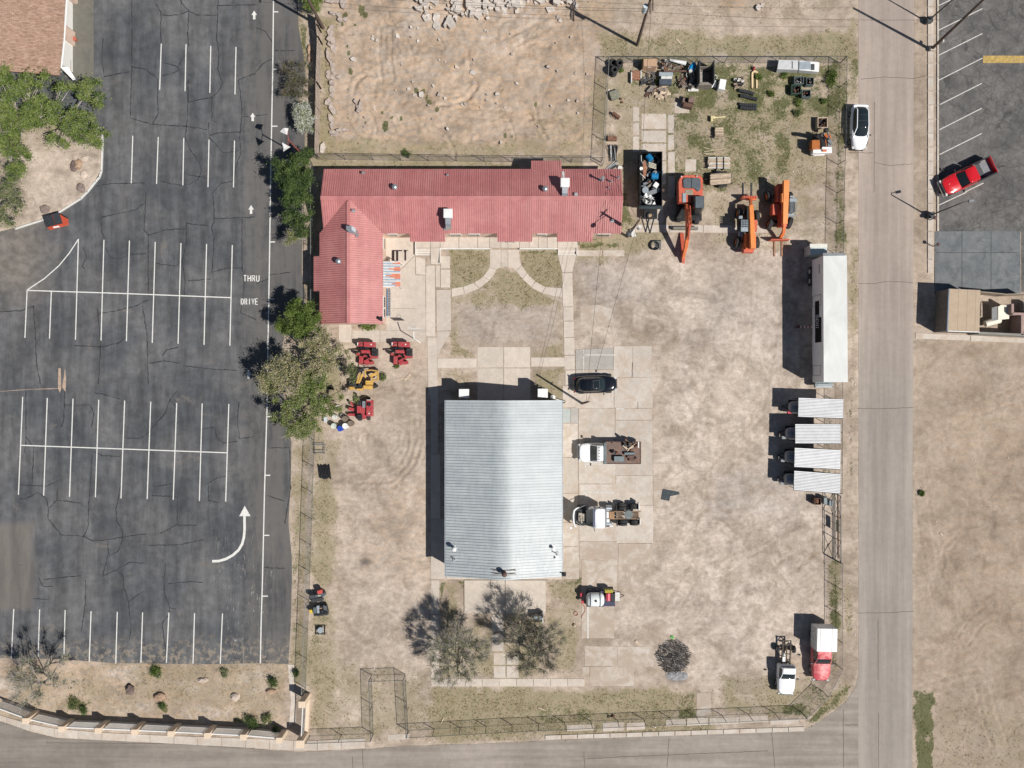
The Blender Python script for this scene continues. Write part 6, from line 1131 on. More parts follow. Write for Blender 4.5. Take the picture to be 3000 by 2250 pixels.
# four roofed tank trailers
RW = NT('white_corrugated'); c = RW.mul((.80,.81,.82), RW.rng(RW.n.new('ShaderNodeObjectInfo').outputs['Random'], 0,1,.86,1, False)); c = RW.mul(c, RW.rng(RW.noise(1.1,5,.7),.3,.7,.9,1.05)); c = RW.mix(RW.rng(RW.noise(1.2,6,.75, RW.scalev((.3,2,1))),.6,.75,0,.4), c, (.5,.47,.42)); RW.fin(c, .5,0,.3); TK = mm('grey_poly_tank', (.26,.27,.29),.5, var=.1)
lab = ['northernmost white roofed tank trailer, red box under its west end', 'second white roofed tank trailer from the north by the east fence', 'third white roofed tank trailer from the north by the east fence', 'southernmost white roofed tank trailer next to the sliding gate']
for i, Q in enumerate((((265,117),(650,130),(648,295),(260,280)),((235,345),(627,345),(627,513),(237,510)),((233,548),(628,570),(625,733),(227,715)),((228,748),(628,775),(622,945),(222,913)))):
    zc = 2.7; q = [P(*t(3,2, *p), zc) for p in Q]; ctr = (q[0]+q[1]+q[2]+q[3])/4; ctr.z = 0; r = thing('tank_trailer', lab[i], 'trailer', ctr, 0, 'white roofed tank trailers in a row'); b = B()
    ex = (q[1]-q[0]+q[2]-q[3])/2; ey = (q[3]-q[0]+q[2]-q[1])/2; o_ = (q[0]+q[1]+q[2]+q[3])/4-ex/2-ey/2; rows = []; n = 51
    for k in range(13):
        for dv, z in ((0,0),(.72,0),(.78,-.07),(.95,-.07)): v_ = (k+dv)/13; rows.append((o_+ey*v_+Vector((rq.uniform(-.01,.01),0, z)), o_+ey*v_+ex+Vector((0,0, z))))
    # trapezoidal sheets: nine ribs
    vs = []; [vs.extend(r_) for r_ in rows]; b.add(vs, [(2*k, 2*k+2,2*k+3,2*k+1) for k in range(n)]); wobj('roof_sheet', b, RW, r)
    b = B(); b.add([p-Vector((0,0,.05)) for p in q], [(0,1,2,3)]); 
    for k in range(4): b.tube([q[k]-Vector((0,0,.09)), q[(k+1) % 4]-Vector((0,0,.09))], .035,5)
    wobj('roof_frame', b, DGRY, r)
    ins = [ctr+(p-ctr)*.86 for p in q]
    for p in ins: b = B(); b.cyl((p.x, p.y, .5),(p.x+rq.uniform(-.02,.02), p.y, zc-.1),.035, n=6); wobj('roof_post', b, BLK, r)
    b = B(); b.box(ctr-ex*.06+Vector((0,0,.5)),(ex.length*1.0, ey.length*.72,.12),(0,0, math.atan2(ex.y, ex.x))); wobj('bed_frame', b, BLK, r)
    exn = ex.normalized(); a = ctr-ex*.59; c = ctr+ex*.12; zt_ = 1.25; dn = Vector((0,0,1)); eyn = ey.normalized(); rings = []
    for u_, k in ((0,.72),(.06,.93),(.14,1),(.86,1),(.94,.93),(1,.72)): p = a+(c-a)*u_; rings.append([(p.x+eyn.x*.6*k*math.cos(2*math.pi*j/20), p.y+eyn.y*.6*k*math.cos(2*math.pi*j/20), zt_+.6*k*math.sin(2*math.pi*j/20)) for j in range(20)])
    b = B(); b.loft(rings); wobj('tank', b, TK, r, smooth=35)
    for s_ in (-1,1):
        for u_ in (-.12,.1): p = ctr+ex*u_+eyn*s_*.78; b = B(); b.cyl((p.x-eyn.x*.1, p.y-eyn.y*.1,.36),(p.x+eyn.x*.1, p.y+eyn.y*.1,.36),.36, n=16); wobj('wheel', b, RUBBER, r, smooth=40)
    for s_ in (-.35,.35): b = B(); b.tube([ctr-ex*.5+eyn*s_+dn*.5, ctr-ex*.72+dn*.45], .04); wobj('drawbar', b, BLK, r)
    if i == 0: p = ctr-ex*.55+eyn*-.55*-1; b = B(); b.box((p.x-.05, p.y, .8),(.4,.35,.4)); wobj('red_box', b, MAT['red_engine'], r, bevel=.02)
    else: p = ctr-ex*.62+eyn*.5; b = B(); b.box((p.x, p.y, .7),(.4,.35,.35)); wobj('pump', b, GRY, r, bevel=.03)
# ---------- orange machines ----------
ORG = mm('orange_machine_paint', (.76,.185,.055),.55, var=.18, scale=3, c2=(.50,.19,.10), patch=.45); ORG2 = mm('yellow_orange_paint', (.82,.27,.07),.5, var=.12, scale=2, c2=(.62,.27,.12), patch=.4); ORR = mm('red_orange_paint', (.62,.12,.065),.55, var=.22, scale=3, c2=(.42,.13,.08), patch=.45)
CABG = mm('cab_grey', (.10,.12,.135),.45, var=.15); LGRY = mm('pale_blue_grey', (.32,.37,.40),.5, var=.15); CABK = mm('cab_black', (.02,.022,.026),.3, var=.1)
ex_ = thing('excavator', 'orange excavator with folded arm beside the black dump trailer', 'excavator', P(2014,590)); Wx = lambda n, b, m_, **k: wobj(n, b, m_, ex_, **k)
S0 = 'S'
b = B(); q = [zp_(S0, x, y, 2.2) for x, y in ((1989,592),(1987,535),(1992,520),(2003,513),(2030,512),(2052,513),(2059,522),(2060,575),(2060,592))]; b.prism([(p.x, p.y) for p in q], 1.1,2.2); Wx('upper_body', b, ORR, bevel=.06)
b = B(); q = [zp_(S0, x, y, 2.35) for x, y in ((2001,527),(2002,547),(2006,551),(2035,551),(2043,560),(2048,560),(2053,553),(2053,526),(2048,521),(2006,520))]; b.prism([(p.x, p.y) for p in q], 2.1,2.34); Wx('engine_cover', b, CABG, bevel=.04)
b = B(); bx(b, S0,2025.5,520,2027,551,2.3,2.36); Wx('cover_seam', b, BLK)
for x, y in ((1997,517),(2042,516)): b = B(); b.cyl(zp_(S0, x, y, 2.2), zp_(S0, x, y, 2.34),.08, n=10); Wx('lamp', b, LAMP)
box_part('ballast_plate', ex_, mm('tan_plate', (.30,.27,.2),.7), S0,2008,556,2030,571,2.15,2.24); box_part('exhaust_box', ex_, LGRY, S0,2000,566,2010,592,2.1,2.3)
b = B(); q0 = [zp_(S0, x, y, 1.3) for x, y in ((2014,578),(2060,576),(2062,612),(2050,632),(2034,632),(2014,606))]; q1 = [zp_(S0, x, y, 2.95) for x, y in ((2034,574),(2063,574),(2063,606),(2056,612),(2037,612),(2034,607))]; b.loft([q0, q1]); Wx('cab', b, CABK, bevel=.04); b = B(); q4([zp_(S0, x, y, 2.99) for x, y in ((2038,575),(2062,575),(2062,608),(2038,609))], b); Wx('cab_roof', b, CABG)
b = B(); b.add([zp_(S0, x, y, z) for x, y, z in ((2033,628,1.6),(2048,628,1.6),(2056,613,2.8),(2036,613,2.8))], [(0,1,2,3)]); Wx('windscreen', b, GLASS)
box_part('chassis', ex_, BLK, S0,1985,585,2056,645,.45,1.0); box_part('turntable', ex_, DGRY, S0,2000,570,2045,610,.9,1.15)
for x, y, w in ((1990,634,.5),(2043,640,.5),(1990,560,.5),(2050,558,.5)): wheelw(ex_, S0, x, y, .52, w, 'y', DGRY)
box_part('dozer_blade', ex_, mm('worn_blade', (.22,.21,.18),.6,.3), S0,1972,664,2046,672,.1,.6, bevel=.02)
def beam(name, root, pts, w, m_, ws=None, bev=.02):
    """box section beam through world points"""
    b = B(); rg = []
    for i, p in enumerate(pts):
        a = pts[max(0, i-1)]; c = pts[min(len(pts)-1, i+1)]; d = (c-a).normalized(); s_ = d.cross(Vector((0,0,1))); s_ = s_.normalized() if s_.length > .01 else Vector((1,0,0)); u = s_.cross(d).normalized(); ww, hh_ = ws[i] if ws else (w, w)
        rg.append([p+s_*ww/2-u*hh_/2, p+s_*ww/2+u*hh_/2, p-s_*ww/2+u*hh_/2, p-s_*ww/2-u*hh_/2])
    b.loft(rg); return wobj(name, b, m_, root, bevel=bev)
B0 = zp_(S0,2013,604,1.9); B1 = zp_(S0,2017,650,3.1); B2 = zp_(S0,2014,690,2.9)
beam('boom', ex_, [B0, B1, B2], .5, ORG, [(.45,.6),(.5,.7),(.38,.5)]); S2 = zp_(S0,2001,755,.75); beam('stick', ex_, [B2+Vector((0,.2,.1)),(B2+S2)/2+Vector((.05,0,.1)), S2], .35, ORG, [(.36,.6),(.32,.45),(.26,.3)])
for dx in (-.17,.17): b = B(); b.cyl(B0+Vector((dx, -.1,.55)), B1+Vector((dx, -.5,.45)),.07, n=8); Wx('boom_cylinder', b, ORR); 
b = B(); b.cyl(B1+Vector((.02,-.3,.5)), B2+Vector((.02,-.4,.45)),.08, n=8); Wx('stick_cylinder', b, ORR)
rq = random.Random(8)
for i in range(5): b = B(); o_ = Vector((rq.uniform(-.2,.2),0,.42)); b.tube([B0+o_, (B0+B1)/2+o_+Vector((rq.uniform(-.1,.1),0,.12)), B1+o_*1.0+Vector((0,0,.0)), B2+o_*.7+Vector((0,0,.1)), S2+o_*.4], .025,5); Wx('hydraulic_hose', b, mm('red_brown_hose', (.22,.05,.03),.6))
b = B(); tip = zp_(S0,2002,768,.6); b.add([zp_(S0, x, y, z) for x, y, z in ((1998,738,.9),(2008,738,.9),(2006,772,.3),(1998,772,.3),(1992,682,.15),(2003,682,.15),(1999,752,.05),(1995,752,.05))], [(0,1,2,3),(4,5,6,7),(0,4,5,1),(1,5,6,2),(2,6,7,3),(3,7,4,0)]); Wx('bucket', b, ORR)
# the two telehandlers
def teleh(label, wheels, boom, body, cab, k='E', flip=1):
    c = zp_(k, *boom[0], 0); r = thing('telehandler', label, 'telehandler', (c.x, c.y, 0),0, 'orange telehandlers'); 
    for x, y, a in wheels: wheelw(r, k, x, y, .62,.42,90+a, mm('orange_rim', (.5,.16,.05),.6))
    for q, z0, z1, m_ in body: box_part('body', r, m_, k, *q, z0, z1, bevel=.03)
    return r
t1 = teleh('orange telehandler with its forks pointing north, west of its twin', [(612,1050,0),(858,1085,12),(592,1450,-8),(855,1455,8)], [(760,1250)], [((690,1340,830,1560),.7,1.9, ORG),((660,1540,800,1608),.7,1.5, ORR),((700,960,800,1340),.6,1.1, BLK),((800,1155,848,1310),.7,1.5, ORR),((650,1030,840,1075),.5,.8, BLK),((640,1430,830,1475),.5,.8, BLK)], None)
beam('boom', t1, [zp_('E', 782,1555,2.3), zp_('E', 770,1270,2.25), zp_('E', 758,960,2.0)], .4, ORG2, [(.5,.5),(.47,.5),(.42,.42)]); beam('boom_head', t1, [zp_('E', 757,960,1.9), zp_('E', 755,880,1.0)], .26, ORG)
box_part('carriage', t1, ORR, 'E', 640,822,848,848,.2,1.25, bevel=.02); box_part('carriage_frame', t1, ORG, 'E', 700,845,830,880,.5,.8)
for x in (654,771): box_part('fork', t1, DGRY, 'E', x-8,645, x+8,822,.04,.1)
for i in range(6): box_part('carriage_tooth', t1, ORR, 'E', 655+i*34,828,672+i*34,842,1.25,1.32)
box_part('cab', t1, CABK, 'E', 625,1158,716,1262,1.0,2.1, bevel=.02)
for i in range(5): box_part('roof_grille_bar', t1, LGRY, 'E', 622,1158+i*25,718,1164+i*25,2.3,2.36)
for i in range(5): box_part('roof_grille_bar', t1, LGRY, 'E', 624+i*22,1158,629+i*22,1262,2.31,2.37)
box_part('cab_roof', t1, LGRY, 'E', 620,1262,718,1318,2.2,2.36, bevel=.02); box_part('air_box', t1, LGRY, 'E', 594,1100,642,1140,1.2,1.6, bevel=.02); box_part('step_box', t1, LGRY, 'E', 595,1320,645,1385,.8,1.2, bevel=.02)
t2 = teleh('orange telehandler with its forks pointing south, east of its twin', [(1022,810,15),(1325,830,10),(1045,1200,-18),(1318,1185,-18)], [(1230,950)], [((1130,655,1240,900),.7,1.9, ORR),((1060,935,1160,1085),.7,1.5, ORR),((1150,900,1260,1250),.6,1.4, ORR),((1080,800,1290,850),.5,.8, BLK),((1080,1160,1290,1210),.5,.8, BLK)], None)
beam('boom', t2, [zp_('E', 1243,612,2.4), zp_('E', 1235,900,2.3), zp_('E', 1226,1215,2.0)], .45, ORG2, [(.58,.55),(.56,.5),(.48,.45)]); box_part('boom_collar', t2, ORG2, 'E', 1188,785,1284,910,2.0,2.5, bevel=.02); beam('boom_head', t2, [zp_('E', 1222,1210,1.95), zp_('E', 1213,1320,1.6), zp_('E', 1165,1410,.6)], .3, ORG)
box_part('carriage', t2, ORR, 'E', 1040,1420,1302,1434,.2,1.2, bevel=.02)
for x in (1086,1190): box_part('fork', t2, mm('worn_fork', (.36,.19,.11),.7, var=.3), 'E', x-10,1434, x+10,1665,.04,.1)
box_part('cab', t2, CABK, 'E', 1280,865,1372,1045,1.0,2.0, bevel=.02)
for i in range(4): box_part('roof_grille_bar', t2, LGRY, 'E', 1300+i*18,900,1305+i*18,1050,2.25,2.32)
b = B(); b.tube([zp_('E', x, y, 2.2) for x, y in ((1300,860),(1392,858),(1390,1000),(1365,1100),(1270,1095))], .04,6); wobj('cab_frame', b, LGRY, t2); box_part('cab_roof', t2, LGRY, 'E', 1298,862,1392,905,2.1,2.3, bevel=.02); box_part('rear_box', t2, LGRY, 'E', 1305,822,1358,852,1.4,1.8); box_part('side_step', t2, LGRY, 'E', 1265,1075,1360,1110,.7,1.0)
# black dump trailer and load
dt = thing('dump_trailer', 'tall black dump trailer full of scrap beside the red roofed building', 'trailer', P(1905,530)); Wd = lambda n, b, m_, **k: wobj(n, b, m_, dt, **k); x0, x1 = zp_('S', 1874.5,0,2.1).x, zp_('S', 1940.5,0,2.1).x; y1, y0 = zp_('S', 0,443.5,2.1).y, zp_('S', 0,603,2.1).y
for n_, q in (('side_wall', (x0, x0+.06, y0, y1)),('side_wall', (x1-.06, x1, y0, y1)),('end_wall', (x0+.062, x1-.062, y1-.06, y1)),('end_wall', (x0+.062, x1-.062, y0, y0+.06))): b = B(); b.b2(*q, .8,2.1); Wd(n_, b, BLK)
b = B(); b.b2(x0+.02, x1-.02, y0+.02, y1-.02,.7,.8); Wd('floor', b, BLK)
for y in [y0+.7*i for i in range(1,8)]: b = B(); b.b2(x0-.05, x0, y-.04, y+.04,.8,2.08); Wd('side_rib', b, BLK)
b = B(); b.b2(x0-.08, x1+.02, y0-.3, y0-.02,1.85,2.1); Wd('front_hood', b, mm('black_cap', (.03,.045,.05),.5), bevel=.02)
for yy in (505,535): 
    for s_ in (1874,1938): wheelw(dt, 'S', s_, yy, .4,.26, 'y')
for xa in (1888,1921): b = B(); b.tube([P(xa, 620,.6), P(1904,683,.55)], .07,6); Wd('drawbar', b, BLK)
b = B(); b.b2(P(1886,612,.8).x, P(1925,612,.8).x, P(0,640,.8).y, P(0,612,.8).y, .4,.9); Wd('tongue_box', b, BLK, bevel=.02); b = B(); b.torus(P(1905,632,1.0),.28,.11); Wd('spare_tyre', b, RUBBER, smooth=40); b = B(); b.cyl(P(1905,632,.95), P(1905,632,1.02),.2, n=14); Wd('spare_rim', b, mm('tan_rim', (.45,.32,.2),.6))
BLUEP = mm('blue_plastic_drum', (.015,.20,.42),.4, var=.1)
def drum(label, a, c, r, m_, cat='drum', name='plastic_drum'):
    o = thing(name, label, cat, (a+c)/2,0); b = B(); d = (c-a); b.cyl(a, c, r, n=16); 
    for u in (.2,.8): b.cyl(a+d*(u-.02), a+d*(u+.02), r*1.04, n=16)
    wobj('drum_body', b, m_, o, smooth=40); b = B(); b.cyl(c, c+d.normalized()*.02, r*.9, n=16); wobj('drum_end', b, m_, o); return o
drum('open blue plastic drum lying at the north end of the black trailer', zp_('C', 1165,715,1.6), zp_('C', 1235,800,1.7),.33, BLUEP); drum('bright blue plastic drum lying across the middle of the black trailer', zp_('C', 1245,1145,1.6), zp_('C', 1385,1150,1.65),.35, BLUEP)
def slabthing(name, label, cat, k, rect, z0, z1, m_, rot=0, part='panel', group=None, tilt=(0,0)):
    a = zp_(k, (rect[0]+rect[2])/2,(rect[1]+rect[3])/2, z1); r = thing(name, label, cat, (a.x, a.y, z0),0, group); b = B(); bx(b, k, *rect, z0, z1, rot=rot, tilt=tilt); wobj(part, b, m_, r, bevel=.01); return r
CRMS = mm('cream_metal', (.62,.58,.45),.6, var=.15)
r = thing('slatted_bench_end', 'cream slatted panel lying in the black trailer between the blue drums', 'panel', zp_('C', 1265,920,1.8))
for i in range(4): b = B(); bx(b, 'C', 1180,868+i*30,1350,884+i*30,1.7,1.82, rot=-17); wobj('slat', b, CRMS, r)
b = B(); r = thing('rusty_sheet', 'curved rusty sheet along the west side of the trailer load', 'sheet', zp_('C', 1090,980,1.6)); b.add([zp_('C', x, y, z) for x, y, z in ((1085,800,1.9),(1120,860,1.8),(1150,980,1.7),(1125,1120,1.6),(1105,1190,1.5),(1060,1150,1.6),(1050,950,1.7),(1060,860,1.8))], [(0,1,2,3,4,5,6,7)]); wobj('sheet', b, mm('rust_sheet', (.36,.17,.10),.85, var=.35, c2=(.2,.09,.06)), r)
drum('white round lid on edge at the west wall of the trailer', zp_('C', 1018,985,2.1), zp_('C', 1022,985,2.2),.17, WHT, 'lid', 'dish_cover'); drum('round pale grille near the south end of the trailer load', zp_('C', 1110,1450,1.5), zp_('C', 1110,1450,1.6),.33, LGRY, 'fan', 'round_grille')
slabthing('white_appliance', 'white and black appliance shell in the trailer load', 'appliance', 'C', (1290,1290,1400,1390),1.3,1.75, WHT, 55); slabthing('grey_casting', 'grey curved casting across the trailer load', 'casting', 'C', (1150,1440,1430,1530),1.2,1.5, GRY, 20)
r = thing('white_rag_heap', 'crumpled white sheeting at the south end of the trailer load', 'sheeting', zp_('D', 670,180,1.6)); b = B()
rq = random.Random(2)
for i in range(16): p = zp_('D', rq.uniform(560,800), rq.uniform(80,280), rq.uniform(1.35,1.75)); b.add([p+Vector((rq.uniform(-.35,.35), rq.uniform(-.35,.35), rq.uniform(-.15,.15))) for _ in range(4)], [(0,1,2),(0,2,3)])
wobj('sheeting', b, WHT, r)
for i in range(26):
    x, y = rq.uniform(1020,1440), rq.uniform(650,1640); m_ = rq.choice([RUST, BLK, GRY, WOODD, BROWNM, CABG]); L = rq.uniform(80,220); slabthing('scrap_piece', 'dark scrap piece mixed in the load of the black trailer', 'scrap', 'C', (x-L/2, y-rq.uniform(8,40), x+L/2, y+rq.uniform(8,40)),1.0, rq.uniform(1.15,1.5), m_, rq.uniform(-80,80), 'scrap', 'scrap pieces in the black trailer', (rq.uniform(-.3,.3), rq.uniform(-.2,.2)))
for i, (p, q) in enumerate((((1000,1090),(1110,1200)),((1350,1040),(1330,1100)),((1020,700),(1025,830)))): r = thing('metal_rod', ('thin pale rod leaning in the trailer load', 'short thin rod above the middle blue drum', 'white rod along the north west wall of the trailer')[i], 'rod', zp_('C', *p, 1.9)); b = B(); b.cyl(zp_('C', *p, 2.0), zp_('C', *q, 1.9),.04, n=6); wobj('rod', b, OFFW, r)
# red trenchers and the yellow one
RM = mm('red_machine_paint', (.44,.04,.055),.5, var=.25, scale=4, c2=(.30,.12,.10), patch=.46); YM = mm('yellow_machine_paint', (.66,.39,.08),.55, var=.2, scale=4, c2=(.42,.27,.11), patch=.46); MBK = mm('machine_black', (.025,.025,.026),.5, var=.4, c2=(.09,.085,.08), patch=.4)
def trencher_a(dx, dy, label):
    c = zp_('F', 520+dx, 350+dy); r = thing('ride_on_trencher', label, 'trencher', (c.x, c.y, 0),0, 'red ride on trenchers'); o = lambda q: (q[0]+dx, q[1]+dy, q[2]+dx, q[3]+dy); bp = lambda n, m_, q, z0, z1, **k: box_part(n, r, m_, 'F', *o(q), z0, z1, **k)
    bp('hood', RM, (470,175,655,260),.7,1.35, bevel=.05, rot=-3); bp('hood_nose', RM, (372,175,455,250),.6,1.15, bevel=.03); bp('white_plate', WHT, (368,185,382,235),.6,1.18)
    b = B(); b.add([zp_('F', x+dx, y+dy, 1.37) for x, y in ((585,203),(585,232),(612,219))], [(0,1,2)]); wobj('triangle_decal', b, WHT, r)
    bp('valve_bank', GALV, (415,262,500,285),.8,1.05); bp('seat_base', BLK, (440,245,560,300),.5,.95, bevel=.02); bp('seat', RM, (425,305,565,360),.7,1.1, bevel=.05)
    for i in range(4): bp('lever', BLK, (430+i*20,255,438+i*20,295),1.0,1.3)
    bp('drive_box', RM, (560,330,700,440),.4,.9, bevel=.03); bp('control_tray', MBK, (605,280,700,405),.8,1.25, bevel=.02); bp('tray_well', BLK, (628,322,668,362),1.25,1.27)
    b = B(); b.tube([zp_('F', x+dx, y+dy, z) for x, y, z in ((600,365,.8),(400,335,.9),(285,322,.55),(270,322,.5))], .1,6); wobj('trencher_boom', b, MBK, r)
    bp('trencher_mount', RM, (350,355,400,395),.4,.9, bevel=.02); bp('blade', RM, (395,405,460,540),.1,.8, bevel=.03, rot=-3); bp('swing_arm', RM, (465,410,600,440),.4,.75, rot=-25); bp('stabiliser', RM, (480,460,560,545),.1,.7, rot=25, bevel=.02); bp('stabiliser', RM, (560,490,630,540),.1,.6, rot=15, bevel=.02)
    for x, y in ((440,250),(610,268),(500,400),(620,420)): wheelw(r, 'F', x+dx, y+dy, .36,.3, 'x', RM)
    b = B(); b.tube([zp_('F', x+dx, y+dy, 1.2) for x, y in ((380,230),(430,205),(510,225),(560,262))], .025,5); b.tube([zp_('F', x+dx, y+dy, 1.0) for x, y in ((510,380),(560,400),(580,430),(520,440))], .05,5); wobj('hydraulic_hose', b, BLK, r)
trencher_a(0,0, 'red ride on trencher on the left below the court slab'); trencher_a(558,-2, 'red ride on trencher on the right below the court slab')
r = thing('ride_on_trencher', 'red ride on trencher by the white and brown drums', 'trencher', zp_('F', 450,1270),0, 'red ride on trenchers'); bp = lambda n, m_, q, z0, z1, **k: box_part(n, r, m_, 'F', *q, z0, z1, **k)
bp('hood', RM, (512,1115,620,1380),.7,1.3, bevel=.05); bp('hood_stripe', WHT, (520,1112,590,1120),1.1,1.31); bp('air_cleaner', BLK, (535,1160,585,1215),1.3,1.5, bevel=.05); bp('white_decal', WHT, (550,1325,570,1345),1.3,1.305)
bp('body', RM, (362,1210,500,1330),.6,1.0, bevel=.03); bp('seat_base', MBK, (375,1110,430,1200),.7,1.15, bevel=.03); bp('lever_bank', GALV, (450,1135,498,1240),.9,1.2); bp('control_tray', MBK, (370,1355,445,1440),.8,1.2, bevel=.02); bp('frame', RM, (430,1330,510,1425),.4,.9, bevel=.02); bp('blade', RM, (222,1240,310,1290),.2,.7, rot=-15, bevel=.02); bp('arm', RM, (235,1170,320,1200),.5,.8, rot=-60); bp('arm', RM, (215,1335,345,1375),.2,.6, bevel=.02); bp('trencher_boom', MBK, (380,1050,405,1130),.7,1.1)
for x, y in ((545,1130),(545,1390),(400,1130),(400,1400)): wheelw(r, 'F', x, y, .36,.3, 'y', RM)
r = thing('yellow_trencher', 'yellow ride on trencher between the red ones', 'trencher', zp_('F', 480,800)); bp = lambda n, m_, q, z0, z1, **k: box_part(n, r, m_, 'F', *q, z0, z1, **k)
bp('hood', YM, (465,878,612,942),.6,1.25, bevel=.04); bp('engine_cover', YM, (500,800,620,870),.6,1.05, bevel=.03); bp('front_weight', YM, (225,900,325,950),.3,.8, bevel=.05); bp('deck', YM, (355,930,460,965),.4,.9, bevel=.03); bp('chassis', MBK, (240,800,450,920),.4,.7, bevel=.03); bp('seat', MBK, (380,830,440,905),.7,1.1, bevel=.05)
for i in range(2): bp('boom_arm', YM, (370+i*38,680,398+i*38,850),.9,1.2, rot=-18-i*4, bevel=.03)
b = B(); b.tube([zp_('F', x, y, .8) for x, y in ((500,760),(495,640),(600,630),(700,650),(705,790),(625,795),(590,740),(690,690))], .08,6); wobj('frame', b, YM, r); bp('cross_arm', YM, (560,690,690,720),.7,.95, rot=20); b = B(); b.tube([zp_('F', x, y, 1.2) for x, y in ((470,640),(490,570),(460,555))], .05); wobj('exhaust', b, MBK, r)
for x, y in ((300,870),(640,640),(640,900),(400,640)): wheelw(r, 'F', x, y, .38,.3,20, MBK)
# compact loaders by the west fence
r = thing('track_loader', 'dark compact track loader with red engine by the west fence', 'loader', zp_('M', 250,430)); bp = lambda n, m_, q, z0, z1, **k: box_part(n, r, m_, 'M', *q, z0, z1, **k)
bp('track', mm('track_rubber', (.05,.052,.055),.8, var=.2),(95,480,420,590),.0,.55, rot=10, bevel=.08); bp('body', CABG, (190,370,480,450),.3,.95, rot=12, bevel=.04); bp('engine', mm('faded_red_engine', (.5,.08,.07),.6, var=.3),(262,268,400,375),.6,1.05, rot=12, bevel=.06); bp('hood', DGRY, (60,400,185,500),.4,1.0, rot=10, bevel=.04); bp('decal', mm('cream_decal', (.6,.55,.35),.6),(285,410,365,430),.95,.955, rot=10); bp('rear_box', GALV, (420,400,460,470),.5,.9)
r = thing('track_loader', 'dark compact loader with yellow canister below the red engined one', 'loader', zp_('M', 360,800)); bp = lambda n, m_, q, z0, z1, **k: box_part(n, r, m_, 'M', *q, z0, z1, **k)
bp('body', BLK, (150,690,550,930),.2,.6, rot=12, bevel=.04); bp('grey_plate', LGRY, (255,690,320,890),.6,.9, rot=4, bevel=.02); bp('engine', CABG, (150,730,240,900),.5,1.0, bevel=.05); bp('seat', BLK, (330,800,420,880),.6,.95, bevel=.04); bp('canister', mm('yellow_can', (.70,.50,.06),.5),(55,800,140,895),.2,.8, bevel=.04); bp('tan_pad', mm('tan_pad', (.45,.27,.18),.7),(325,745,395,800),.6,.75); bp('track', MAT['track_rubber'], (250,905,560,960),0,.4, rot=6, bevel=.05)
for i in range(4): bp('handle_bar', GALV, (430,700+i*28,530,712+i*28),.7,.76, rot=-25)
r = thing('fire_pit_grate', 'square grate with round grey pan by the west fence', 'grate', zp_('M', 355,1350)); b = B(); b.cyl(zp_('M', 355,1350,.15), zp_('M', 355,1350,.45),.28,.31,20); wobj('pan', b, LGRY, r, smooth=40)
for x in (235,300,400,475): b = B(); bx(b, 'M', x-6,1230, x+6,1480,.1,.2); wobj('bar', b, BLK, r)
for y in (1235,1450): b = B(); bx(b, 'M', 210, y-6,500, y+6,.12,.22); wobj('bar', b, BLK, r)
# orange and white chipper
r = thing('wood_chipper', 'orange and white chipper with tall dark chute by the east fence', 'chipper', P(2402,430)); bp = lambda n, m_, q, z0, z1, **k: box_part(n, r, m_, 'K', *q, z0, z1, **k)
ORB = mm('brown_orange_paint', (.42,.13,.03),.45, var=.12); bp('fuel_tank', ORB, (455,945,740,1250),.7,1.5, bevel=.05); bp('white_hood', WHT, (490,1265,1160,1400),.5,1.2, bevel=.05, rot=2); bp('white_fender', WHT, (810,1180,1150,1270),.9,1.45, bevel=.04); bp('bumper', WHT, (510,1425,910,1480),.3,.6, bevel=.02, rot=2); bp('orange_box', ORG, (840,1285,980,1340),1.2,1.4, bevel=.02); bp('chassis', BLK, (540,760,1120,1260),.3,.8, bevel=.03)
b = B(); b.tube([zp_('K', 700,850,.9), zp_('K', 640,790,2.0), zp_('K', 590,790,2.4)], [.25,.2,.18], 10); wobj('chute', b, BLK, r, smooth=40); b = B(); b.tube([zp_('K', 960,840,1.0), zp_('K', 940,780,1.7)], .15,8); wobj('orange_arm', b, ORG, r); b = B(); b.tube([zp_('K', 1060,740,1.3), zp_('K', 1120,900,1.2)], .06,6); b.tube([zp_('K', 930,950,1.3), zp_('K', 960,1170,1.3)], .05,6); wobj('orange_rail', b, ORG, r); b = B(); b.tube([zp_('K', 1010,700,1.5), zp_('K', 1040,860,1.5), zp_('K', 1190,1120,1.2)], .05,6); wobj('feed_arm', b, GRY, r); bp('gear_head', MBK, (760,680,880,840),.8,1.5, bevel=.06); bp('gear_head', MBK, (920,520,1050,640),.8,1.4, bevel=.06)
bp('feed_tray', GRY, (1010,950,1130,1170),.7,.95)
for x, y in ((560,1100),(1080,1100)): wheelw(r, 'K', x, y, .36,.24, 'y')
# black bin with red ends at the island kerb
r = thing('dumpster', 'red dumpster with two black lids at the island kerb', 'dumpster', P(163,651)); q = [P(*t(0,1, x, y),1.1) for x, y in ((375,212),(500,178),(590,235),(592,285),(430,328),(400,300))]; b = B(); q0 = [P(*t(0,1, x, y),.1) for x, y in ((392,230),(500,195),(580,220),(590,270),(440,318),(412,290))]; b.loft([q0, q]); wobj('bin_body', b, mm('red_dumpster_paint', (.50,.085,.045),.5, var=.15), r, bevel=.02)
for i, (xa, xb, ya, yb) in enumerate(((368,445,212,192),(450,508,190,176))):
    b = B(); q4([P(*t(0,1, x, y),1.22) for x, y in ((xa, ya),(xb, yb),(xb+32, yb+92),(xa+30, ya+92))], b, th=.05); lid = wobj('lid', b, BLK, r)
    b = B()
    for k_ in range(7): u = (k_+.5)/7; b.tube([P(*t(0,1, xa+(xb-xa)*u, ya+(yb-ya)*u),1.25), P(*t(0,1, xa+(xb-xa)*u+31, ya+(yb-ya)*u+90),1.25)], .02,4)
    b.v = [(v[0]-r.location.x, v[1]-r.location.y, v[2]-r.location.z) for v in b.v]; obj('lid_rib', b, CABG, lid, kind='stuff')
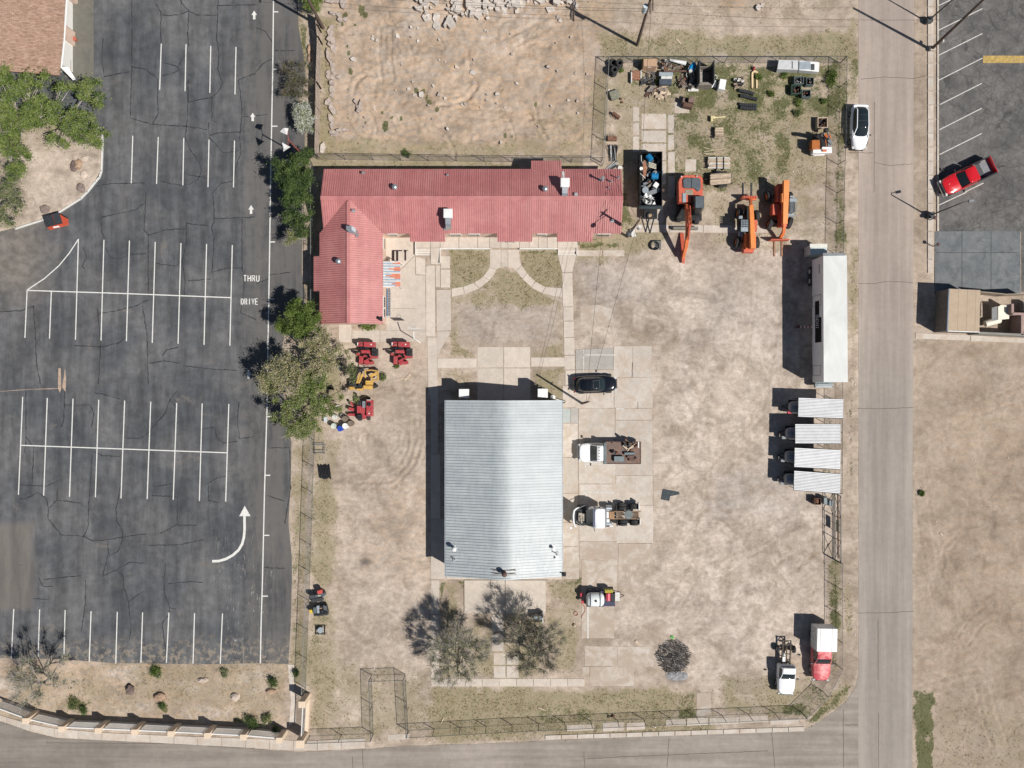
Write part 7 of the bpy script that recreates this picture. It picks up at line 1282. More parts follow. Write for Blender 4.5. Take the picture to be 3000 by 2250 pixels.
b = B(); q4([P(*t(0,1, x, y),1.16) for x, y in ((455,298),(505,290),(520,300),(465,310))], b, th=.02); wobj('white_sticker', b, WHT, r)
# ---------- junk yard, drums, rocks, rubble ----------
def tyre_stack(x, y, n, where):
    for i in range(n):
        o = B(); p = P(x, y); s_ = .24; o.torus((0,0,.12),.29,.125,20,8); tw = random.Random(int(x*7+i)); tag(obj('tyre', o, RUBBER, smooth=60), 'black tyre, %s of stack %s' % (('bottom', 'second from bottom', 'third from bottom', 'fourth from bottom', 'topmost')[i] if i < n-1 else 'topmost', where), 'tyre', 'stacked tyres').location = (0,0,0)
        ob = col.objects[-1]; ob.location = (p.x+tw.uniform(-.04,.04), p.y+tw.uniform(-.04,.04), i*.235); ob.rotation_euler = (tw.uniform(-.05,.05), tw.uniform(-.05,.05),0)
def tag2(o, *a): tag(o, *a); return o
_t = tag
def tag(o, label, cat, group=None):
    o['label'] = label; o['category'] = cat
    if group: o['group'] = group
    return o
tyre_stack(1795.5,216,5, 'southernmost of three'); tyre_stack(1811,196,5, 'easternmost of three'); tyre_stack(1793,191,3, 'in the fence corner')
load('metal_cabinet', 'tan metal cabinet by the north fence', 'cabinet', 'A', (925,90,1215,250),0,1.35, mm('tan_cabinet', (.48,.31,.20),.6, var=.1), bevel=.02); b = B(); r = col.objects[-2]; bx(b, 'A', 1015,252,1095,270,1.0,1.15); wobj('handle', b, WHT, bpy.data.objects['metal_cabinet'])
r = load('rusty_tray', 'rusty ribbed tray with white side south of the tan cabinet', 'tray', 'A', (675,345,860,535),.05,.3, mm('rust_red', (.24,.10,.06),.85, var=.35, scale=4, c2=(.35,.2,.13)), rot=-3); box_part('tray_side', r, OFFW, 'A', 655,370,676,600,.0,.45); box_part('tray_side', r, OFFW, 'A', 860,345,880,500,.0,.4)
r = thing('hose_coil', 'grey coiled hose reel in the weeds south of the tan cabinet', 'hose', zp_('A', 1080,460)); b = B()
for k_ in range(6): b.torus(zp_('A', 1080,460,.05+.045*k_),.5-.05*k_+random.Random(k_).uniform(-.04,.04),.035,22,5)
wobj('coil', b, mm('grey_hose', (.16,.15,.14),.6, var=.3), r); b = B(); b.cyl(zp_('A', 870,330,.3), zp_('A', 1060,410,.35),.05, n=6); wobj('handle_pole', b, WOOD, r)
load('sink_unit', 'pale grey metal sink shell between scrap and dark chest', 'sink', 'A', (1262,370,1562,455),.1,.6, LGRY, bevel=.03); load('white_panel_box', 'short white box between the sink shell and the dark chest', 'box', 'A', (1305,462,1540,522),.1,.7, OFFW, bevel=.02); load('dark_chest', 'dark blue grey truck tool chest in the weeds', 'chest', 'A', (1268,525,1532,640),.1,.75, mm('blue_grey_chest', (.07,.085,.11),.5), bevel=.02)
r = thing('white_tube', 'long white tapered tube lying along the north fence', 'tube', zp_('A', 1660,150)); b = B(); b.cyl(zp_('A', 1490,110,.5), zp_('A', 1840,190,.5),.12,.24,14); wobj('tube', b, WHT, r, smooth=40)
load('white_box', 'small white box west end of the white tube', 'box', 'A', (1385,100,1445,150),.1,.5, WHT, rot=-15); load('steel_beam', 'brown steel beam laid across the scrap heap', 'beam', 'A', (1362,333,1905,368),.75,.9, BROWNM)
r = thing('kayak', 'blue kayak with white rim leaning beside the tall open crate', 'kayak', zp_('A', 1970,270)); b = B(); rg = []
for u, w in ((0,.03),(.12,.2),(.3,.33),(.55,.36),(.8,.28),(.95,.12),(1,.03)):
    p = zp_('A', 2020,160,1.0)+(zp_('A', 1930,400,.8)-zp_('A', 2020,160,1.0))*u; rg.append([p+Vector((w*math.cos(a),0, w*.6*math.sin(a))) for a in [2*math.pi*i/12 for i in range(12)]])
b.loft(rg); wobj('hull', b, mm('kayak_blue', (.01,.27,.58),.35), r, smooth=50); b = B(); b.tube([g[0] for g in rg], .035,5); b.tube([g[6] for g in rg], .035,5); wobj('rim', b, WHT, r); b = B(); b.cyl(zp_('A', 1940,350,.95), zp_('A', 1940,350,1.25),.2,.16,14); wobj('seat_cap', b, OFFW, r)
for i, (x, y) in enumerate(((1860,440),(1960,440),(2010,420))): o = thing('chair_frame', 'tangled pale metal chair leg %s below the kayak' % ('on the left', 'in the middle', 'on the right')[i], 'frame', zp_('A', x, y)); b = B(); b.tube([zp_('A', x, y-60,.5), zp_('A', x-15, y, .7), zp_('A', x+15, y+70,.3)], .03); wobj('leg', b, OFFW, o)
def heap(name, label, k, rect, n, mats, lmin, lmax, thick=.05, zmax=.5, seed=0, cat='scrap', thingwise=False, rods=.4):
    """a heap whose pieces are its parts"""
    rq = random.Random(seed); r = thing(name, label, cat, zp_(k, (rect[0]+rect[2])/2,(rect[1]+rect[3])/2)); sc = ZM[k][2]
    for i in range(n):
        x = rq.uniform(rect[0], rect[2]); y = rq.uniform(rect[1], rect[3]); z = rq.uniform(.05, zmax); L = rq.uniform(lmin, lmax)/2; a = rq.uniform(0,6.28); p = zp_(k, x, y, z); d = Vector((math.cos(a)*L, math.sin(a)*L, rq.uniform(-.15,.15))); b = B()
        if rq.random() < rods: b.cyl(p-d, p+d, thick*rq.uniform(.5,1), n=6)
        else: b.box(p, (L*2, rq.uniform(.08,.3), thick),(rq.uniform(-.4,.4), rq.uniform(-.3,.3), a))
        wobj('scrap_piece', b, rq.choice(mats), r)
    return r
heap('scrap_heap', 'rusty brown scrap heap by the north fence', 'A', (1330,180,1560,310),26, [RUST, BROWNM, WOODD, BLK], .3,1.0,.06,.6,1); heap('scrap_heap', 'tangled dark scrap heap south of the blue kayak', 'A', (1710,500,2040,700),40, [RUST, BROWNM, BLK, WOODD], .4,1.1,.045,.6,2); heap('timber_heap', 'broken pallet heap of brown and pale boards in the grass', 'A', (1000,690,1440,900),34, [WOODL, WOODD, BROWNM, WOOD], .5,1.3,.05,.35,3, 'timber', rods=.15); heap('scrap_heap', 'small brown tangle near the rusty beam', 'A', (1620,240,1760,320),10, [RUST, WOODD], .3,.8,.05,.4,9)
heap('black_bar_bundle', 'low black metal tangle below the hose coil', 'A', (880,560,1180,640),12, [BLK, DGRY], .5,1.2,.04,.3,4)
# tall open crate
r = thing('open_crate', 'tall open topped timber crate lined with planks', 'crate', zp_('Bz', 170,280)); zc = 1.9; 
A_ = lambda x, y, z: zp_('Bz', x, y, z)
x0 = A_(52,0, zc).x; x1 = A_(298,0, zc).x; y1 = A_(0,85, zc).y; y0 = A_(0,470, zc).y
for n_, q, z_ in (('side_wall', (x0, x0+.07, y0+.12, y1), zc),('side_wall', (x1-.07, x1, y0+.12, y1), zc),('end_wall', (x0+.075, x1-.075, y1-.5, y1-.43),1.3),('end_wall', (x0+.075, x1-.075, y0+.1, y0+.4),1.25)):
    b = B(); b.b2(*q, 0, z_); wobj(n_, b, DGRY if n_ == 'side_wall' else WOODD, r)
for i in range(7): xa = x0+.09+(x1-x0-.16)*i/7; b = B(); b.b2(xa, xa+(x1-x0-.16)/7-.02, y0+.42, y1-.52,.12,.16); wobj('plank', b, WOODD if i else WOODL, r)
b = B(); 
for i in range(8): b.b2(x0+.25, x0+.5, y0+.6+i*.13, y0+.64+i*.13,.9,.94)
b.b2(x0+.24, x0+.28, y0+.5, y0+1.8,.88,.92); b.b2(x0+.47, x0+.51, y0+.5, y0+1.8,.88,.92); wobj('ladder_rack', b, OFFW, r); b = B(); b.b2(x0+.08, x0+.32, y1-2.2, y1-.6,1.0,1.05); wobj('shelf_board', b, WOODL, r)
load('white_washer', 'white washing machine shell in the grass', 'appliance', 'Bz', (372,395,478,560),.02,.8, WHT, rot=-10, bevel=.03); r = thing('white_tub', 'tipped white tub with lid beside the washing machine shell', 'tub', zp_('Bz', 285,480)); b = B(); b.add([zp_('Bz', x, y, z) for x, y, z in ((270,425,.3),(330,415,.35),(318,525,.1),(225,535,.1))], [(0,1,2,3),(3,2,1,0)]); b.torus(zp_('Bz', 305,365,.2),.22,.03); wobj('tub', b, WHT, r)
load('white_frame_panel', 'pale panel with white edge bars below the crate', 'panel', 'A', (1885,705,2110,790),.02,.12, OFFW, bevel=.01)
load('grey_tank', 'square mossy grey tank near the west fence', 'tank', 'A', (200,765,410,950),.02,.45, mm('mossy_grey', (.17,.18,.15),.8, var=.3, scale=4, c2=(.28,.26,.18)), rot=20, bevel=.04)
for i, (x, y) in enumerate(((440,960),(460,1030))): tag(obj('rust_lump', B().ball(zp_('A', x, y, .12),(.16,.12,.12), jit=.25, seed=i), RUST),('upper', 'lower')[i]+' dark rusty lump beside the mossy tank', 'scrap')
r = thing('metal_hopper', 'brown steel hopper with a notch standing on bare ground', 'hopper', zp_('A', 1890,1010)); b = B(); bx(b, 'A', 1905,905,2025,1030,.1,1.2, rot=-12); bx(b, 'A', 1775,925,1815,1020,.1,.95, rot=-12); wobj('hopper_end', b, mm('hopper_brown', (.20,.135,.11),.7, var=.2), r, bevel=.01); b = B(); bx(b, 'A', 1790,1020,1990,1130,.1,.8, rot=-12); wobj('hopper_body', b, mm('hopper_dark', (.13,.07,.05),.75, var=.3), r); b = B(); bx(b, 'A', 1815,930,1910,1020,.1,.35, rot=-12); wobj('hopper_floor', b, BLK, r)
def bucket(name, label, k, rect, teeth, rot, m_, side='t', sd=0):
    r = thing(name, label, 'bucket', zp_(k, (rect[0]+rect[2])/2,(rect[1]+rect[3])/2)); b = B(); bx(b, k, *rect, .05,.5, rot=rot); wobj('bucket_shell', b, m_, r, bevel=.02); n = teeth; cx = (rect[0]+rect[2])/2; cy = (rect[1]+rect[3])/2; h = rect[3]-rect[1]
    for i in range(n):
        u = rect[0]+(rect[2]-rect[0])*(i+.5)/n; c_, s_ = math.cos(R(-rot)), math.sin(R(-rot)); f = lambda x, y: (cx+(x-cx)*c_-(y-cy)*s_, cy+(x-cx)*s_+(y-cy)*c_); b = B(); yy = rect[1] if side == 't' else rect[3]; sg = -1 if side == 't' else 1
        b.cyl(zp_(k, *f(u, yy),.35), zp_(k, *f(u, yy+sg*h*.9*(1 if sd else .5)),.3),.045,.025,6); wobj('tooth', b, WOODL if not sd else m_, r)
    return r
bucket('root_rake', 'rusty root rake with long tines by the west fence of the junk yard', 'A', (240,1270,430,1330),5,-35, mm('rust_dark', (.16,.08,.055),.85, var=.3), 'b', 1); bucket('digging_bucket', 'rusty toothed digging bucket below the root rake', 'C', (300,290,495,375),6,0, RUST)
r = thing('pipe_bundle', 'dense bundle of black pipes below the digging bucket', 'pipes', zp_('C', 420,620)); rq = random.Random(5)
for i in range(34): x = rq.uniform(290,540); b = B(); b.cyl(zp_('C', x, rq.uniform(460,500), rq.uniform(.05,.4)), zp_('C', x*.5+210+rq.uniform(-40,40), rq.uniform(740,840),.08),.025, n=5); wobj('pipe', b, rq.choice([BLK, BLK, BLK, DGRY, OFFW, CABG]), r)
r = thing('pole_bundle', 'bundle of silver poles lying aslant against the red roofed building', 'poles', zp_('C', 360,940))
for i in range(14): o_ = i*14; b = B(); b.cyl(zp_('C', 190+o_*.8+rq.uniform(-15,15),1040-o_*.1,.06+.03*(i % 4)), zp_('C', 480+rq.uniform(-30,60),820+o_*.7,.1),.035, n=6); wobj('pole', b, rq.choice([GALV, OFFW, DGRY, GRY]), r)
load('white_board', 'short pale board at the end of the silver poles', 'board', 'C', (520,930,610,1000),.1,.2, OFFW, rot=-20)
# pallets, forks, tracks in the grass
r = thing('loaded_pallet', 'pallet of blocks in the grass between crate and tan forks', 'pallet', zp_('Bz', 700,445))
for i in range(6): b = B(); bx(b, 'Bz', 610,375+i*27,795,392+i*27,.05,.14, rot=22); wobj('pallet_board', b, WOOD, r)
for i in range(16): x, y = rq.uniform(630,780), rq.uniform(380,500); b = B(); bx(b, 'Bz', x-22, y-12, x+22, y+12,.14,.35+rq.random()*.15, rot=rq.uniform(-60,60)); wobj('block', b, rq.choice([WOODD, MBK, OFFW, WOOD]), r)
TANF = mm('tan_fork_paint', (.72,.54,.33),.6, var=.1); r = thing('lifting_forks', 'pair of tan lifting forks pointing south with red end', 'forks', zp_('Bz', 940,400)); 
for x in (903,974): b = B(); b.prism([tuple(zp_('Bz', *q)[:2]) for q in ((x-15,300),(x+15,300),(x+14,530),(x, 560),(x-13,545))], .04,.16); wobj('fork', b, TANF, r)
b = B(); b.prism([tuple(zp_('Bz', *q)[:2]) for q in ((890,300),(925,265),(950,265),(990,290),(990,318),(960,300),(918,300),(890,320))], .05,.2); wobj('fork_yoke', b, TANF, r); b = B(); b.ball(zp_('Bz', 932,225,.2),(.17,.2,.2), jit=.2); wobj('red_knuckle', b, RM, r)
def rtrack(label, pts, w):
    r = thing('rubber_track', label, 'track', zp_('Bz', *pts[len(pts)//2]),0, 'loose rubber tracks in the grass'); A0 = [zp_('Bz', *p, .3) for p in pts]
    for i in range(len(A0)-1):
        a, c = A0[i], A0[i+1]; n = 3
        for j in range(n): p = a+(c-a)*(j+.5)/n; d = c-a; b = B(); b.box(p-Vector((0,0,.12)),(d.length/n-.03, w, .3),(0,0, math.atan2(d.y, d.x))); wobj('tread_block', b, mm('track_black', (.03,.034,.038),.7, var=.2), r, bevel=.015)
rtrack('northernmost loose rubber track in the grass', [(690,570),(760,590),(850,605),(935,635)], .32); rtrack('middle loose rubber track in the grass', [(715,660),(790,665),(870,690),(930,710),(990,715)], .34); rtrack('upper half of the southern rubber track pair', [(700,795),(780,810),(870,815),(985,815)], .3); rtrack('lower half of the southern rubber track pair', [(710,850),(790,865),(880,870),(980,870)], .32)
r = thing('tamper', 'pale yellow T shaped tamper lying in the grass', 'tamper', zp_('Bz', 340,1030)); YP = mm('pale_yellow', (.74,.64,.36),.6); b = B(); bx(b, 'Bz', 238,988,268,1075,.1,.45); wobj('head', b, YP, r, bevel=.02); b = B(); b.prism([tuple(zp_('Bz', *q)[:2]) for q in ((268,1000),(305,1018),(462,1006),(462,1026),(305,1036),(268,1055))], .1,.2); wobj('shaft', b, YP, r)
def logs(name, label, k, x0, x1, y0, y1, n, m_, r_, seed=0, z=.0, rot=0, layers=3, cat='timber'):
    rq = random.Random(seed); r = thing(name, label, cat, zp_(k, (x0+x1)/2,(y0+y1)/2)); 
    for L in range(layers):
        for i in range(n):
            y = y0+(y1-y0)*(i+.5)/n; zz = z+r_*(1+1.8*L); b = B(); dy = rot*(x1-x0); b.cyl(zp_(k, x0+rq.uniform(-.05,.05)*(x1-x0), y+dy/2+rq.uniform(-3,3), zz), zp_(k, x1+rq.uniform(-.04,.04)*(x1-x0), y-dy/2+rq.uniform(-3,3), zz), r_*rq.uniform(.8,1.15), r_*rq.uniform(.8,1.1),7); wobj('log' if cat == 'firewood' else 'pole', b, rq.choice(m_), r)
    return r
logs('firewood_stack', 'small stack of cut logs in the grass', 'Bz', 300,435,1180,1350,6, [WOODL, WOOD], .1,1, layers=3, cat='firewood')
r = logs('post_bundle', 'strapped bundle of pale wooden posts north of the wood trailer', 'E', 172,460,285,445,8, [WOODL, WOOD, OFFW], .075,2, layers=4)
for x in (292,385): b = B(); bx(b, 'E', x-2,278, x+2,448,.0,.66); wobj('strap', b, DGRY, r)
r = thing('loose_poles', 'four loose poles crossing north of the strapped post bundle', 'poles', zp_('E', 240,200))
for p, q in (((105,210),(410,162)),((100,152),(380,220)),((95,235),(370,225)),((130,245),(300,250))): b = B(); b.cyl(zp_('E', *p, .08), zp_('E', *q, .12),.04, n=6); wobj('pole', b, WOODL, r)
r = thing('wood_trailer', 'small two wheeled trailer stacked with split boards', 'trailer', zp_('E', 340,580)); b = B(); bx(b, 'E', 188,500,492,668,.45,.6, rot=4); wobj('trailer_bed', b, MBK, r)
for i in range(9): y = 508+i*17; b = B(); bx(b, 'E', 196+rq.uniform(-6,6), y, 484+rq.uniform(-8,8), y+14,.6,.8+rq.random()*.12, rot=4+rq.uniform(-1,1)); wobj('board', b, rq.choice([WOODL, WOODL, WOOD]), r, bevel=.01)
for x, y in ((315,485),(345,680),(395,668)): wheelw(r, 'E', x, y, .36,.22, 'x')
b = B(); b.tube([zp_('E', 190,590,.5), zp_('E', 110,590,.4)], .05); wobj('drawbar', b, MBK, r)
# long white camper shell / cabinets, crates of pipes
r = thing('white_camper_shell', 'long white fibreglass truck shell by the north fence', 'truck shell', zp_('Bz', 1650,190)); b = B(); q1 = [zp_('Bz', x, y, 1.2) for x, y in ((1335,80),(1650,92),(1650,245),(1310,235))]; q0 = [zp_('Bz', x, y, .1) for x, y in ((1325,115),(1640,130),(1632,300),(1290,295))]; b.loft([q0, q1]); wobj('shell_half', b, mm('dirty_white', (.55,.56,.56),.5, var=.12, c2=(.42,.38,.33), patch=.3), r, bevel=.03)
b = B(); q1 = [zp_('Bz', x, y, 1.2) for x, y in ((1668,92),(1992,122),(1985,278),(1662,250))]; q0 = [zp_('Bz', x, y, .1) for x, y in ((1660,120),(1985,150),(1955,325),(1640,300))]; b.loft([q0, q1]); wobj('shell_half', b, WHT, r, bevel=.03)
for q, m_ in (((1855,150,1915,250), DGRY),((1548,105,1562,225), DGRY),((1670,110,1850,240), LGRY)): b = B(); bx(b, 'Bz', *q, 1.2,1.215); wobj('hatch', b, m_, r)
def cratebox(label, rect, fill, m_, rot=0, k='Bz', sd=0, nm='wire_crate'):
    rq = random.Random(sd); r = thing(nm, label, 'crate', zp_(k, (rect[0]+rect[2])/2,(rect[1]+rect[3])/2),0, 'open crates of scrap'); x0, y0, x1, y1 = rect; w = (x1-x0)*.06
    for q in ((x0, y0, x0+w, y1),(x1-w, y0, x1, y1),(x0+w, y0, x1-w, y0+w),(x0+w, y1-w, x1-w, y1)): b = B(); bx(b, k, *q, .0,.7); wobj('crate_side', b, m_, r)
    b = B(); bx(b, k, x0+w, y0+w, x1-w, y1-w, .1,.2); wobj('crate_floor', b, BLK, r)
    for i in range(14): x, y = rq.uniform(x0+20, x1-20), rq.uniform(y0+20, y1-20); b = B(); b.cyl(zp_(k, x, y, .3), zp_(k, x+rq.uniform(-18,18), y+rq.uniform(-18,18),.55),.06, n=6); wobj('scrap_piece', b, rq.choice(fill), r)
GGM = mm('green_grey_mesh', (.12,.155,.15),.6, var=.2)
cratebox('upper left crate of four south of the white shell', (1590,350,1740,470), [RUST, GALV, BLK], GGM, sd=1); cratebox('upper right crate of four south of the white shell', (1785,365,1905,490), [WOODD, BLK], GGM, sd=2); cratebox('greenish lower left crate of four south of the white shell', (1545,485,1700,630), [OFFW, BLK, RUST], mm('dark_green_mesh', (.05,.09,.065),.6), sd=3); cratebox('lower right crate of four south of the white shell', (1712,565,1855,690), [RUST, GALV, BLK], GGM, sd=4); cratebox('timber sided crate of brown blocks north of the orange chipper', (660,160,1010,520), [RUST, BLK, BROWNM], WOODL, k='K', sd=5, nm='timber_crate')
r = thing('hose_coil', 'black hose coiled on a grate in front of the black trailer', 'hose', zp_('D', 800,1140)); b = B()
for k_ in range(6): b.torus(zp_('D', 780,1150,.1+.05*k_),.42+.05*math.sin(k_*2),.035,22,5)
wobj('coil', b, BLK, r); 
for i in range(6): b = B(); bx(b, 'D', 790+i*24,1050,796+i*24,1240,.03,.08); wobj('grate_bar', b, LGRY, r)
b = B(); bx(b, 'D', 700,1034,915,1046,.03,.12); wobj('grate_bar', b, BLK, r)
r = load('concrete_chunk', 'pale concrete chunk at the foot of the corner pole', 'concrete', 'D', (275,800,370,960),.0,.3, OFFW, rot=15)
# drums and bins by the mixed trees
def stand_drum(label, x, y, r_, h, m_, lid=None):
    p = P(x, y, h); o = thing('drum', label, 'drum', (p.x, p.y, 0),0, 'drums and buckets by the west fence'); b = B(); b.cyl((0,0,0),(0,0, h), r_*.97, r_, 16); obj('drum_body', b, m_, o, smooth=40); b = B(); b.cyl((0,0, h),(0,0, h+.03), r_*1.02, n=16); obj('lid', b, lid or m_, o); b = B(); b.cyl((r_*.4,0, h+.03),(r_*.4,0, h+.06),.04, n=8); obj('bung', b, DGRY, o)
BRD = mm('brown_drum', (.19,.15,.11),.6, var=.2); BLD = mm('drum_blue', (.02,.07,.42),.45)
for a in (('large white drum with a bright lid between the blue and brown drums', 1011,1248,.3,.9, WHT),('blue drum with white bung', 996,1256,.29,.85, BLD),('pale green white drum left of the blue drum', 977,1248,.28,.85, mm('pale_green_lid', (.58,.64,.56),.5)),('brown drum right of the white drum', 1026,1241,.3,.9, BRD),('brown drum above the white drum', 1011,1227,.3,.9, BRD),('white drum left of the upper brown drum', 980,1222,.28,.8, OFFW),('small white bucket above the drums', 988,1191,.17,.4, WHT),('small pale bucket beside the upper brown drum', 1001,1217,.15,.4, OFFW),('small white bucket in a red box', 950,1160,.14,.4, WHT)): stand_drum(*a)
load('white_jug', 'milky plastic jug under the tree edge', 'jug', 'N', (820,1345,855,1412),.0,.5, mm('milky_plastic', (.55,.6,.62),.4), bevel=.05); load('red_brown_box', 'dark red box beside the small white bucket', 'box', 'N', (815,1150,870,1185),.0,.5, BROWNM); load('brown_plate', 'round brown plate leaning by the red box', 'plate', 'N', (865,1165,950,1215),.05,.15, BROWNM, rot=20, bevel=.02); r = load('angle_frame', 'dark angle frame under the tree edge', 'frame', 'N', (862,1010,880,1080),.1,.25, BLK); b = B(); bx(b, 'N', 862,1010,935,1030,.1,.25, rot=-12); wobj('frame_arm', b, BLK, r)
load('folded_chair', 'small dark folded chair on the ground by the mixed tree', 'chair', 'N', (975,735,1045,785),.05,.3, CABG, rot=40)
r = thing('metal_racks', 'pair of dark metal rack frames leaning at the west fence', 'rack', P(935,1314)); 
for y in (512,528,575,600): b = B(); b.cyl(P(*t(1,2,500, y),.3), P(*t(1,2,592, y-2),.3),.035, n=6); wobj('rack_bar', b, DGALV, r)
for x in (505,588): b = B(); b.cyl(P(*t(1,2, x, 508),.3), P(*t(1,2, x, 604),.3),.035, n=6); wobj('rack_bar', b, DGRY, r)
r = thing('beam_stack', 'stack of black beams lying side by side by the west fence', 'beams', P(951,1383)); 
for i in range(8): b = B(); x = 538+i*13; a = P(*t(1,2, x, 700+rq.uniform(-8,8)),.25); c = P(*t(1,2, x+16,818+rq.uniform(-8,8)),.25); d = c-a; b.box((a+c)/2-Vector((0,0,.08)),(d.length, .09,.16),(0,0, math.atan2(d.y, d.x))); wobj('beam', b, BLK, r, bevel=.01)
# L shaped mat, gate side skid, pit, sprinkler, boards, ladder, shadow bars in the court
r = tag(struct('rubber_mat', B().prism([tuple(P(*t(2,2, *q))[:2]) for q in ((1300,903),(1440,928),(1446,948),(1366,965),(1356,1007),(1285,992))], .0,.05), mm('dark_mat', (.035,.05,.06),.7, var=.3, scale=3, c2=(.11,.1,.08), patch=.4)), 'dark L shaped rubber mat lying on the yard dirt', 'mat'); del r['kind']
r = thing('skid_tanks', 'two grey tanks and a rusty square bin beside the sliding gate', 'tank', P(2416,1467))
for q, m_ in (((250,130,335,285), BG),((370,190,470,320), BG)): b = B(); o = (2380,1440,7.54); a = P(o[0]+q[0]/o[2], o[1]+q[1]/o[2], .9); c = P(o[0]+q[2]/o[2], o[1]+q[3]/o[2], .9); b.b2(a.x, c.x, c.y, a.y, .1,.9); wobj('tank', b, m_, r, bevel=.05)
r = thing('rusty_bin', 'rusty square bin of scrap near the sliding gate', 'bin', P(2396,1470)); a = P(2387,1460,.9); c = P(2406,1479,.9)
for q in ((a.x, a.x+.05, c.y, a.y),(c.x-.05, c.x, c.y, a.y),(a.x+.05, c.x-.05, a.y-.05, a.y),(a.x+.05, c.x-.05, c.y, c.y+.05)): b = B(); b.b2(*q, .0,.9); wobj('bin_side', b, BROWNM, r)
b = B(); b.ball(((a.x+c.x)/2,(a.y+c.y)/2,.6),(.25,.25,.12), jit=.3); wobj('scrap', b, RUST, r)
r = thing('sprinkler', 'bright green sprinkler on the dirt above the ash heap', 'sprinkler', P(1969,1866)); b = B(); b.torus((0,0,.06),.14,.04,14,6); b.cyl((0,0,0),(0,0,.2),.04, n=8); b.tube([(0,-.15,.05),(0,-.4,.05)], .02); obj('sprinkler_body', b, mm('bright_green', (.12,.62,.10),.5), r)
for i, (p, q, w) in enumerate(((t(1,1,1220,1615), t(1,1,1285,1605),.1),(t(1,1,1285,1625), t(1,1,1335,1570),.22),(t(1,3,1600,1270), t(1,3,1620,1225),.12),(t(2,3,1065,560), t(2,3,1100,595),.3),(t(2,3,225,1135), t(2,3,290,1160),.1),(t(2,0,1415,335), t(2,0,1460,385),.12),(t(3,2,1483,1283), t(3,2,1505,1308),.2))):
    a = P(*p); c = P(*q); d = c-a; b = B(); b.box((a+c)/2+Vector((0,0,.05)),(d.length, w, .05),(0,0, math.atan2(d.y, d.x))); tag(obj('board', b, WOODL),('thin pale board right of the yellow trencher', 'broken orange tinted board right of the yellow trencher', 'splintered board near the south fence', 'short pale board left of the ash heap', 'splinter of wood by the south fence', 'orange board in weeds north of the junk yard', 'pale board on the east field')[i], 'board')
r = thing('ladder', 'blue and white ladder lying along the east wall of the red roofed wing', 'ladder', P(1139,885)); 
for x, m_ in ((1135, mm('ladder_blue', (.10,.22,.40),.5)),(1143, GALV)): b = B(); a = P(x, 846,.3); c = P(x, 927,.3); b.b2(a.x-.04, a.x+.04, c.y, a.y, .2,.3); wobj('rail', b, m_, r)
for i in range(11): b = B(); a = P(1135,849+i*7.4,.3); c = P(1143,849+i*7.4,.3); b.b2(a.x+.05, c.x-.05, a.y-.05, a.y+.05,.22,.28); wobj('rung', b, GALV, r)
r = thing('shadow_bars', 'two flat dark bars with a cross bar standing in for shadows by the striped awning', 'beams', P(1158,750))
for q in ((320,445,375,695),(425,455,468,700),(330,440,565,462)): b = B(); a = P(1110+q[0]/8.296,680+q[1]/8.296,.12); c = P(1110+q[2]/8.296,680+q[3]/8.296,.12); b.b2(a.x, c.x, c.y, a.y, .04,.12 if q[3] > 600 else .125); wobj('beam', b, mm('painted_shadow', (.03,.015,.018),.8), r)  # low dark strips stand in for shadows on the court slab
r = thing('east_shadow_bar', 'flat dark shadow shape with a cross head east of the two shadow bars', 'post', P(1187,750))
for q in ((630,470,660,690),(615,435,665,480),(665,437,710,447)): b = B(); a = P(1110+q[0]/8.296,680+q[1]/8.296,.12); c = P(1110+q[2]/8.296,680+q[3]/8.296,.12); b.b2(a.x, c.x, c.y, a.y, .04,.12); wobj('shadow_piece', b, MAT['painted_shadow'], r)  # another shadow shape built from flat dark pieces
r = thing('metal_bench', 'small grey bench under the middle eave by the plaza', 'bench', P(1492,712)); b = B(); b.b2(-.35,.55,-.05,.3,.42+.3,.46+.3); obj('seat', b, GRY, r)
for x in (-.3,.5): b = B(); b.cyl((x, -.0,.3),(x, .0,.74),.03, n=6); obj('leg', b, BLK, r)
# barbecue things under the right tree
r = thing('smoker_grill', 'black smoker grill at the south east corner of the shop pad', 'grill', P(1576,1815)); b = B(); bx(b, 'S', 1562,1800,1590,1822,.3,1.0); wobj('grill_box', b, BLK, r, bevel=.04); b = B(); bx(b, 'S', 1564,1806,1588,1815,1.0,1.03); wobj('grill_top', b, LGRY, r); b = B(); bx(b, 'S', 1589,1797,1592,1826,.2,1.0); wobj('side_panel', b, OFFW, r)
r = thing('gas_bottle', 'small pale gas bottle south of the black smoker grill', 'gas bottle', P(1582,1844)); b = B(); b.cyl((0,0,0),(0,0,.4),.15, n=12); b.ball((0,0,.4),(.15,.15,.1)); obj('bottle', b, LGRY, r, smooth=40)
load('black_crate', 'black crate of oddments west of the gas bottle', 'crate', 'S', (1550,1836,1572,1850),.0,.5, BLK)
for i, (x, y) in enumerate(((1683,1832),(1785,2101),(1797,2098))): tag(obj('stump', B().ball(P(x, y, .1),(.2,.15,.15), jit=.25, seed=i),(WOODL, mm('pale_bark', (.4,.33,.2),.9), RUST)[i]),('small log stump east of the right tree', 'pale stump among roots by the south fence', 'dark root stump by the south fence')[i], 'stump')
